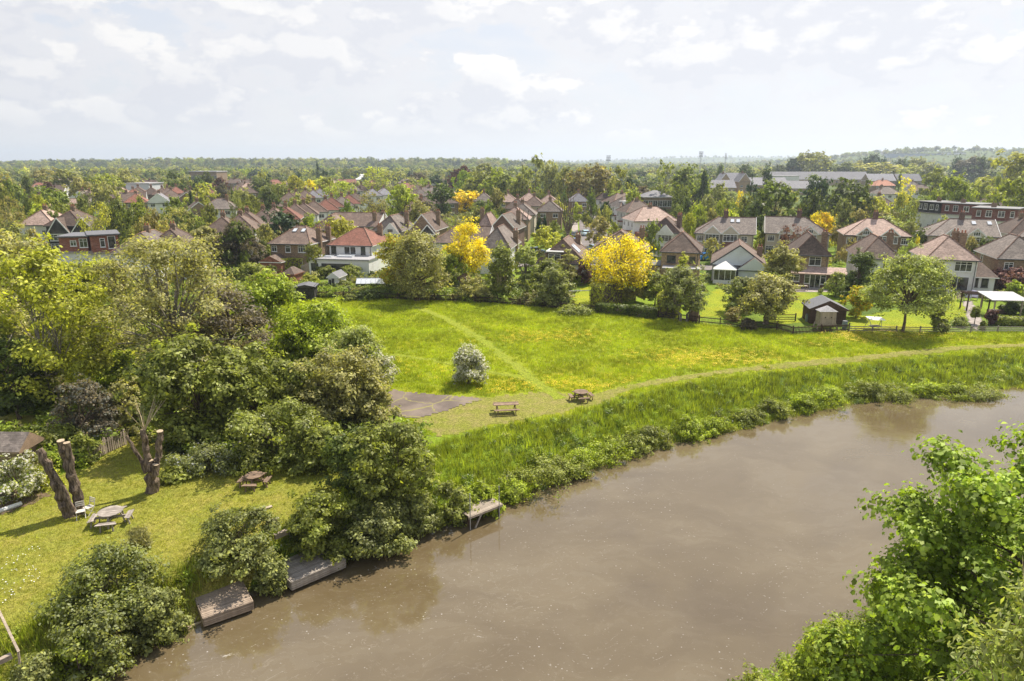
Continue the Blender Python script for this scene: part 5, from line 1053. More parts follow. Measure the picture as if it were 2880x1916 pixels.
nt(('w', 625, 768), 622, 150, 'lg', 'bright green maple standing behind the thicket at the meadow corner', 11000, .30, prof='egg', zb=.8, nl=32, seed=14)
nt(('w', 735, 860), 688, 190, 'lg', 'light green leafy tree spilling over the meadow edge', 16000, .24, prof='egg', zb=.3, nl=38, seed=15)
nt(('w', 665, 850), 745, 150, 'lg', 'fresh green tree between the maroon tree and meadow', 10000, .24, prof='egg', zb=.2, nl=30, seed=151)
nt(('w', 815, 905), 752, 150, 'pg', 'pale green bushy tree at the left rim of the meadow', 12000, .21, prof='egg', zb=.2, nl=34, seed=16, twigs=120)
nt(('w', 868, 905), 785, 105, 'gr', 'whitish flowering hawthorn at the edge of the thicket', 10000, .17, prof='egg', zb=.2, nl=26, seed=17, mat_=BLOS, twigs=80)
nt(('w', 470, 1015), 775, 215, 'g', 'dense green ivy-clad tree behind the mid-lawn stump', 24000, .23, prof='egg', zb=.05, nl=50, lr=1.0, seed=18)
nt(('w', 590, 985), 800, 190, 'g', 'dense green tree left of the hawthorn thicket', 18000, .22, prof='dome', zb=.05, nl=44, lr=.95, seed=19)
nt(('w', 385, 960), 800, 130, 'dg', 'dark ivy-covered tree left of the dense green tree', 11000, .22, prof='egg', zb=.05, nl=32, seed=191)
nt(('w', 645, 1062), 928, 205, 'g', 'rounded elder bush with creamy flower heads above the lawn', 19000, .17, prof='dome', zb=.05, nl=40, lr=.75, seed=20, mat_=folmat('elder_foliage', blossom=(.55, .56, .38), bl=.975), name='shrub', cat='shrub', stems=4, tr=.08)
nt(('w', 785, 975), 800, 190, 'ol', 'olive green thicket tree beside the white notice panels', 19000, .19, prof='egg', zb=.05, nl=44, seed=21, twigs=200)
nt(('w', 700, 975), 830, 130, 'g', 'mid green tree in the middle of the thicket', 12000, .2, prof='egg', zb=.05, nl=34, seed=211)
nt(('w', 860, 985), 865, 110, 'ol', 'olive leafy bush where the thicket meets the tarmac', 9000, .18, prof='egg', zb=.05, nl=30, seed=212)
nt(('w', 745, 1075), 985, 120, 'g', 'green bush behind the metal field gate', 9000, .17, seed=213, **SH)
nt(('w', 905, 1145), 930, 178, 'g', 'tall yellow-tipped upright bush on the riverbank by the tarmac', 21000, .17, prof='vase', zb=.05, nl=46, lr=.65, seed=22, twigs=260, stems=5, tr=.09, name='shrub', cat='shrub')
nt(('w', 830, 1120), 990, 150, 'dg', 'dark green bush left of the tall upright bush', 12000, .17, prof='dome', zb=.02, nl=34, seed=221, name='shrub', cat='shrub', stems=3, tr=.07)
nt(('w', 735, 1215), 1082, 150, 'g', 'dense rounded dark bush at the top of the sleeper steps', 18000, .14, prof='dome', zb=.02, nl=40, lr=.5, seed=23, name='shrub', cat='shrub', stems=3, tr=.07)
nt(('w', 862, 1248), 1135, 158, 'gr', 'grey-green willowy bush overhanging the water beside the grey deck', 17000, .14, prof='egg', zb=.02, nl=44, lr=.5, seed=24, twigs=160, name='shrub', cat='shrub', stems=4, tr=.07, bark=BARKG)
nt(('w', 948, 1200), 1105, 105, 'gr', 'grey-green riverside bush left of the mooring platform', 12000, .14, prof='egg', zb=.02, nl=34, seed=25, name='shrub', cat='shrub', stems=3, tr=.06)
nt(('w', 775, 1225), 1160, 80, 'g', 'low green bush just above the grey deck', 7000, .13, seed=26, **SH)
nt(('w', 1035, 1142), 1050, 100, 'g', 'green nettle-like bush above the mooring platform, left', 7500, .14, seed=27, **SH)
nt(('w', 1105, 1116), 1052, 90, 'lg', 'fresh green bush above the mooring platform, right', 6500, .14, seed=28, **SH)
nt(('w', 205, 1018), 872, 140, 'mr', 'purplish-brown spring-leafed shrub behind the lawn fence', 14000, .15, prof='dome', zb=.05, nl=34, lr=.6, seed=29, name='shrub', cat='shrub', stems=3, mat_=folmat('glossy_mixed_foliage', blossom=(.16, .17, .14), bl=.7))
nt(('w', 45, 965), 770, 130, 'dg', 'dark ivy column at the left edge under the tall trees', 12000, .2, prof='column', zb=.05, nl=34, seed=30)
nt(('w', 95, 930), 790, 110, 'dg', 'dark evergreen mass between the slim trunks at left', 9000, .2, prof='egg', zb=.05, nl=30, seed=301)
nt(('w', 15, 900), 600, 150, 'ol', 'olive tree cut by the left edge of the picture', 12000, .22, prof='egg', zb=.5, nl=36, seed=31, twigs=150, bark=BARKG)
nt(('w', 280, 905), 810, 120, 'lg', 'bright green young tree in the clearing between trunks', 7000, .2, prof='egg', zb=.3, nl=26, seed=32)
nt(('w', 310, 985), 870, 110, 'ol', 'thin olive bush behind the three-pronged stump', 8000, .17, prof='egg', zb=.1, nl=30, seed=33, twigs=120)
nt(('w', 240, 860), 700, 150, 'ol', 'olive sapling thicket between the two big left trees', 9000, .2, prof='egg', zb=.3, nl=34, seed=34, twigs=160)
nt(('w', 130, 1045), 985, 120, 'g', 'loose leafy shrub above the left shed roof', 6000, .17, prof='egg', zb=.1, nl=22, seed=35, name='shrub', cat='shrub')
nt(('w', 195, 1065), 1000, 60, 'g', 'small green shrub against the lawn picket fence', 3500, .15, seed=351, **SH)
nt(('w', 45, 1150), 1050, 110, 'g', 'white-flowering shrub in the flower bed at left edge', 7000, .13, seed=36, mat_=BLOS, name='shrub', cat='shrub', prof='egg', zb=.02, nl=26)
nt(('w', 110, 1120), 1072, 60, 'yg', 'small yellow-leaved shrub beside the flower bed', 3500, .12, seed=37, **SH)
nt(('w', 480, 1085), 1030, 150, 'gr', 'low grey-green perennials with white flecks beside the boulder', 9000, .13, seed=38, mat_=folmat('flecked_foliage', blossom=(.4, .42, .4), bl=.86), D=2.6, **SH)
nt(('w', 400, 1105), 1082, 70, 'g', 'tuft of bluish leaves by the mid-lawn stump', 1800, .16, seed=39, **SH)
nt(('w', 318, 1262), 1215, 60, 'ol', 'tall seeding grass clump behind the bramble mound', 3000, .2, seed=391, lw=.12, **SH)
nt(('w', 255, 1375), 1228, 182, 'g', 'large bramble mound spreading over the lawn edge', 24000, .115, seed=40, nc=900, cr=.14, lr=.55, mat_=folmat('bramble_foliage', blossom=(.30, .33, .16), bl=.72, var=.5), name='shrub', cat='shrub', prof='mound', zb=.02, nl=40, stems=3, D=3.6)
nt(('w', 220, 1500), 1375, 150, 'g', 'leafy bramble bank sloping to the river at bottom left', 16000, .115, seed=41, name='shrub', cat='shrub', prof='mound', zb=.02, nl=34, stems=3, mat_=folmat('bramble_foliage'))
nt(('w', 372, 1472), 1352, 142, 'gr', 'mixed nettle and elder bank left of the nearest deck', 15000, .115, seed=42, name='shrub', cat='shrub', prof='mound', zb=.02, nl=34, stems=3)
nt(('w', 195, 1560), 1455, 120, 'lg', 'fresh green weeds at the bottom edge by the water', 8000, .10, seed=43, **SH)
nt(('w', 85, 1575), 1490, 115, 'gr', 'soft grey-green weed clump by the handrail', 7000, .10, seed=44, **SH)
nt(('w', 262, 1535), 1450, 60, 'br', 'tangle of dead bramble stems above the water', 2600, .12, seed=45, lw=.16, twigs=260, bark=CUTW, **{k: v for k, v in SH.items() if k not in ('tr',)})
nt(('w', 546, 1268), 1138, 172, 'gr', 'elder bush leaning beside the nearest deck, with dark stems', 19000, .12, prof='egg', zb=.15, nl=44, lr=.5, seed=46, twigs=80, name='shrub', cat='shrub', stems=4, tr=.07, lean=(.35, 0))
nt(('w', 628, 1325), 1245, 64, 'gr', 'drooping elder branches between the two decks', 11000, .12, prof='egg', zb=.1, nl=32, seed=47, name='shrub', cat='shrub', stems=3, tr=.05)
nt(('w', 1078, 884), 795, 76, 'gr', 'lone white-flowering hawthorn bush on the meadow', 15000, .14, prof='egg', zb=.05, nl=40, lr=.42, nc=400, cr=.14, seed=48, mat_=folmat('hawthorn_foliage', blossom=(.66, .64, .60), bl=.42), twigs=90, stems=3, tr=.07)
# right foreground, on the near bank
near_tree(('w', 0, 0), 11.0, 14.4, 'lg', 'big broad-leaved maple filling the bottom right corner', loc=(18.9, 18.4, 0), prof='mound', zb=.8, nl=210, lr=.85, nc=3300, cr=.22, droop=.10, n=112000, ls=.155, seed=50, shape='maple', tr=.13, twigs=0, fill=.6, D=12,
          mat_=folmat('maple_foliage', (.215, .29, .04), trans=.42, var=.4, clump=.9))
near_tree(('w', 0, 0), 9.6, 3.8, 'pg', 'willow with narrow yellowish leaves at the right edge below the maple', loc=(12.8, 13.5, 0), prof='egg', zb=.4, nl=60, lr=.6, nc=700, cr=.2, n=15000, ls=.18, seed=51, lw=.3, tr=.12, twigs=300, bark=CUTW)
near_tree(('w', 0, 0), 3.5, 2.9, 'lg', 'rounded green bush on the near bank at the bottom edge', loc=(10.9, 20.0, 0), prof='dome', zb=.05, nl=44, lr=.45, n=17000, ls=.10, seed=52, name='shrub', cat='shrub')
near_tree(('w', 0, 0), 2.9, 2.1, 'lg', 'smaller round bush tucked against the maple', loc=(12.3, 22.0, 0), prof='dome', zb=.05, nl=34, lr=.4, n=12000, ls=.11, seed=53, name='shrub', cat='shrub')
near_tree(('w', 0, 0), 2.5, 2.4, 'g', 'low green bush at the bottom edge left of the others', loc=(8.6, 19.0, 0), prof='dome', zb=.05, nl=34, lr=.4, n=12000, ls=.10, seed=54, name='shrub', cat='shrub')
# garden row
nt(('2', 1120, 1115), 678, 330, 'yg', 'forked golden-tipped tree joined to the willow on its left', 13000, .26, prof='dome', zb=1.8, nl=40, seed=60, mat_=folmat('golden_tip_foliage', blossom=(.50, .36, .02), bl=.62), twigs=150, tr=.2)
nt(('2', 1240, 1168), 645, 400, 'ol', 'soft weeping willow at the meadow fence', 21000, .24, prof='egg', zb=.9, nl=56, cr=.3, droop=.9, seed=61, tr=.4, twigs=120)
nt(('2', 1470, 1085), 800, 230, 'lg', 'bright green tree right of the willow', 9000, .28, prof='egg', zb=.4, nl=34, seed=62)
near_tree(('2', 1600, 1060), 10.6, 6.9, 'ye', 'tallest golden yellow tree in the gardens, left of centre', n=13000, ls=.24, prof='egg', zb=2.2, nl=48, lr=1.0, nc=420, cr=.36, seed=63, twigs=330, stems=2, tr=.22, bark=BARKG)
nt(('2', 1860, 1158), 745, 190, 'g', 'slender pale-trunked tree between golden tree and bungalow', 8000, .24, prof='egg', zb=1.2, nl=34, cr=.3, seed=64, twigs=200, stems=3, tr=.12, bark=CUTW)
nt(('2', 1880, 1135), 880, 200, 'dg', 'dark evergreen bush behind the slender pale trunks', 6000, .26, seed=65, **SH)
nt(('3', 200, 1090), 760, 180, 'pg', 'pale feathery tree left of the chalet bungalow', 8000, .22, prof='egg', zb=.8, nl=34, seed=66, twigs=150, bark=BARKG)
nt(('3', 215, 1180), 1022, 44, 'g', 'little pencil-shaped conifer by the bare soil', 1800, .18, prof='column', zb=.02, nl=16, seed=67, name='conifer_tree')
nt(('3', 420, 1205), 930, 260, 'gr', 'grey-green shrubbery in front of the chalet bungalow', 12000, .24, prof='dome', zb=.1, nl=44, seed=68, twigs=100, stems=4, tr=.12)
nt(('3', 380, 1080), 845, 220, 'g', 'mid green tree against the chalet bungalow roof', 9000, .24, prof='egg', zb=.6, nl=36, seed=69)
nt(('3', 505, 1060), 770, 150, 'ol', 'olive twiggy tree right of the dormer window', 8000, .22, prof='egg', zb=.6, nl=34, seed=70, twigs=160)
nt(('3', 635, 1050), 872, 130, 'cu', 'dark purple-leaved shrub beside the white extension', 5000, .22, prof='egg', zb=.2, nl=26, seed=71)
near_tree(('3', 888, 1180), 9.3, 8.6, 'ye', 'widest golden yellow tree, standing above the clipped hedges', n=12500, ls=.23, prof='dome', zb=2.6, nl=50, lr=1.05, nc=430, cr=.36, seed=72, twigs=330, tr=.24, bark=BARKG, D=7.5)
nt(('3', 1010, 1180), 960, 200, 'ol', 'olive fruit tree just right of the golden trunk', 7000, .22, prof='egg', zb=.6, nl=30, seed=73, twigs=120)
nt(('3', 1155, 1200), 950, 220, 'g', 'crooked green fruit tree between the two clipped hedges', 8000, .22, prof='egg', zb=.8, nl=32, seed=74, twigs=120)
nt(('3', 950, 1160), 1098, 110, 'yg', 'variegated round-topped shrub behind the low hedge', 3000, .2, seed=75, **SH)
nt(('3', 1365, 1322), 905, 330, 'gr', 'leaning grey-green fruit tree overhanging the picket fence', 15000, .22, prof='dome', zb=1.4, nl=48, seed=76, twigs=240, tr=.28, stems=2, bark=BARKG, lean=(-.3, .2))
nt(('3', 1345, 1100), 812, 120, 'yg', 'slim yellow-green sapling before the tan brick house', 4000, .22, prof='egg', zb=.4, nl=24, seed=77)
nt(('s', 1150, 960), 330, 640, 'ol', 'large loose olive tree beside the rail fence', 20000, .22, prof='dome', zb=.9, nl=60, seed=78, twigs=220, tr=.3)
nt(('s', 830, 800), 360, 420, 'gr', 'grey-green tree in front of the white gabled bungalow', 10000, .24, prof='egg', zb=.4, nl=38, seed=79)
nt(('s', 1330, 540), -90, 460, 'ol', 'tall yellowish tree half covering the tan and dark brick house', 14000, .25, prof='egg', zb=2.2, nl=44, seed=80, tr=.35)
nt(('4', 862, 1125), 790, 250, 'dg', 'dense dark rounded evergreen left of the pale tree', 12000, .24, prof='egg', zb=.1, nl=40, seed=81)
nt(('4', 700, 1135), 955, 150, 'pg', 'pale spiky shrub right of the french doors', 5000, .22, prof='egg', zb=.3, nl=26, seed=82)
nt(('4', 855, 1290), 1062, 190, 'lg', 'yellow-flowering shrub right of the dark shed', 8000, .2, prof='egg', zb=.05, nl=32, seed=83, mat_=YBLOS, name='shrub', cat='shrub')
nt(('r', 678, 1165), 75, 1020, 'pg', 'spreading pale green tree on the right lawn with a clear trunk', 24000, .2, prof='dome', zb=2.0, nl=70, lr=.9, nc=700, cr=.28, seed=84, twigs=360, tr=.17, D=8)
nt(('r', 1210, 1165), 760, 210, 'gr', 'leaning ivy-wrapped stump with grey leaves beside the rail fence', 5000, .18, prof='egg', zb=.05, nl=24, seed=85, lean=(-.8, .3), bark=BARKG)
nt(('r', 2210, 720), 440, 240, 'lg', 'rounded light green tree by the right white house', 6000, .22, prof='egg', zb=.3, nl=26, seed=86)
nt(('r', 2190, 600), 262, 440, 'cu', 'pinkish copper-leaved tree below the right-edge house', 9000, .24, prof='dome', zb=.6, nl=34, seed=87, mat_=PBLOS)
nt(('r', 1480, 1070), 940, 200, 'g', 'small dark rose bush in the stony bed', 3500, .16, seed=88, **SH)
nt(('r', 1670, 1040), 800, 110, 'g', 'thin young tree beside the garden path', 2500, .18, prof='egg', zb=.8, nl=18, seed=89)
nt(('r', 1890, 1050), 850, 130, 'cu', 'reddish shrub at the end of the garden path', 3000, .17, prof='egg', zb=.1, nl=18, seed=90, name='shrub', cat='shrub')
nt(('r', 2230, 900), 730, 330, 'dg', 'dark glossy hedge-like shrub under the grey awning', 6000, .2, seed=91, **SH)
nt(('r', 1780, 1110), 990, 70, 'g', 'small conifer at the rail fence', 1500, .16, prof='cone', zb=.02, nl=14, seed=92, name='conifer_tree')
nt(('s', 730, 920), 745, 190, 'br', 'straw-coloured spiky shrub on the bright lawn', 3500, .22, seed=93, lw=.2, **SH)
nt(('s', 930, 1025), 890, 190, 'mr', 'dark rounded bush straddling the picket fence', 4500, .18, seed=94, **SH)
nt(('s', 700, 870), 690, 120, 'dg', 'dark clipped bush behind the straw-coloured shrub', 2500, .2, seed=95, **SH)
nt(('2', 740, 1165), 1118, 120, 'g', 'low green bush spilling through the fence left of the willow', 3000, .2, seed=96, **SH)
nt(('2', 1370, 1150), 1085, 180, 'dg', 'dark laurel bush right of the willow trunk', 4500, .2, seed=97, **SH)
nt(('2', 1640, 1165), 985, 240, 'ol', 'olive bush at the fence below the tallest golden tree', 7000, .2, prof='dome', zb=.05, nl=30, seed=98, name='shrub', cat='shrub')
nt(('2', 900, 1150), 1080, 250, 'dg', 'row of dark shrubs in front of the greenhouse', 5000, .2, seed=99, **SH)
nt(('2', 450, 1050), 972, 120, 'yg', 'clipped yellow-green dome bush beside the black shelter', 4500, .16, seed=101, **SH)
nt(('2', 580, 1000), 910, 130, 'g', 'clipped green dome bush behind the summerhouse', 4500, .18, seed=102, **SH)
nt(('2', 465, 905), 755, 130, 'g', 'pink-flowering tree between the brick house and white house', 7000, .22, prof='dome', zb=.2, nl=26, seed=103, mat_=PBLOS)
nt(('2', 690, 1085), 1010, 130, 'g', 'leafy shrub right of the white summerhouse', 4500, .18, seed=104, **SH)
nt(('2', 760, 1010), 900, 180, 'g', 'green shrubbery at the corner of the white extension', 6000, .2, prof='dome', zb=.05, nl=30, seed=105, name='shrub', cat='shrub')
nt(('2', 900, 1080), 985, 200, 'g', 'garden shrubs behind the greenhouse', 5500, .2, seed=106, **SH)
nt(('2', 1040, 1110), 1030, 140, 'ol', 'small olive bush left of the willow trunks', 4000, .2, seed=107, **SH)
nt(('3', 560, 1262), 1205, 260, 'g', 'low weedy shrubs outside the fence below the goal frame', 4000, .2, seed=108, **SH)
nt(('3', 40, 1130), 890, 140, 'g', 'thin green tree left of the bare soil patch', 5000, .22, prof='egg', zb=.6, nl=26, seed=109)
nt(('3', 300, 1140), 960, 120, 'g', 'dark leafy bush right of the bare soil patch', 4500, .2, prof='egg', zb=.05, nl=24, seed=110, name='shrub', cat='shrub')
# behind the left thicket
nt(('b', 630, 1640), 960, 420, 'ol', 'twisted ivy-clad tree with pale limbs beside the red-leaved tree', 11000, .26, prof='egg', zb=1.5, nl=40, seed=111, twigs=160, bark=BARKG)
nt(('b', 490, 1560), 1080, 240, 'rd', 'dark red-leaved tree at the left of the twisted tree', 7000, .26, prof='egg', zb=1, nl=30, seed=112)
nt(('b', 1060, 1600), 880, 600, 'mr', 'large dusky green-brown tree left of the two-rooflight house', 17000, .28, prof='egg', zb=.6, nl=50, seed=113)
nt(('b', 1380, 1500), 1150, 260, 'g', 'mid green tree against the left wall of the two-rooflight house', 7000, .28, prof='egg', zb=.3, nl=30, seed=114)
nt(('b', 1200, 1720), 1470, 420, 'g', 'broad green garden shrubs below the dusky tree', 7000, .26, seed=115, **SH)
nt(('w', 560, 715), 640, 130, 'g', 'green shrub mass behind the meadow-corner maple, left', 6000, .26, prof='dome', zb=.1, nl=28, seed=116)
nt(('w', 510, 760), 650, 100, 'ol', 'olive shrub mass behind the maroon tree', 6000, .26, prof='dome', zb=.1, nl=28, seed=117)
nt(('w', 40, 780), 520, 170, 'ol', 'tall olive tree behind the left-edge trees', 12000, .28, prof='egg', zb=.6, nl=40, seed=118)
nt(('w', 130, 760), 640, 120, 'ol', 'grey-olive tree in front of the half-timbered gables', 7000, .28, prof='egg', zb=.4, nl=30, seed=119)
nt(('w', 222, 770), 588, 150, 'yg', 'yellowish tree below the larger red brick loft', 10000, .26, prof='egg', zb=.3, nl=30, seed=122)
nt(('w', 290, 790), 600, 130, 'ol', 'twiggy olive tree against the white wall under the red brick loft', 7000, .24, prof='egg', zb=.3, nl=30, seed=123, twigs=160)
nt(('w', 160, 775), 598, 110, 'g', 'mid green tree below the smaller red brick loft', 8000, .26, prof='egg', zb=.3, nl=30, seed=124)
nt(('w', 335, 740), 620, 110, 'ol', 'thin olive tree before the white wall under the brick loft', 5000, .26, prof='egg', zb=.4, nl=26, seed=120)
nt(('w', 20, 720), 560, 110, 'ol', 'dull olive tree at the far left edge beside the pink-roofed house', 6000, .28, prof='egg', zb=.4, nl=26, seed=121)
# shrubs standing at the water's edge along the far bank
for i, (u, v, dv, wd, cl) in enumerate(((1178, 1118, 60, 64, 'g'), (1225, 1108, 62, 78, 'g'), (1290, 1088, 60, 80, 'lg'), (1345, 1064, 48, 66, 'g'), (1400, 1045, 42, 60, 'g'), (1455, 1028, 40, 56, 'g'), (1515, 1010, 40, 50, 'ol'), (1570, 1003, 50, 56, 'dg'), (1640, 985, 38, 50, 'lg'),
        (1715, 968, 46, 56, 'g'), (1775, 952, 38, 48, 'lg'), (1850, 940, 38, 52, 'g'), (1915, 922, 42, 52, 'g'), (1985, 908, 36, 48, 'lg'), (2055, 898, 34, 48, 'g'), (2130, 890, 40, 56, 'g'), (2200, 884, 38, 52, 'g'), (2270, 880, 40, 56, 'g'), (2335, 872, 36, 52, 'g'))):
    o = nt(('w', u + random.uniform(-14, 14), v + 4), v - dv * random.uniform(.6, 1.1), wd * random.uniform(1.3, 2.2), ('lg', 'g', 'g', 'lg')[i % 4], 'waterside', 5200, .12, seed=200 + i, **{**SH, 'nl': 18, 'group': 'shrubs along the water edge'})
    o['label'] = 'green shrub at the water edge on the far bank, ' + ('first beside the mooring platform' if i == 0 else 'last at the right edge' if i == 18 else '%s upstream from the mooring platform' % ['', 'second', 'third', 'fourth', 'fifth', 'sixth', 'seventh', 'eighth', 'ninth', 'tenth', 'eleventh', 'twelfth', 'thirteenth', 'fourteenth', 'fifteenth', 'sixteenth', 'seventeenth', 'eighteenth'][i])
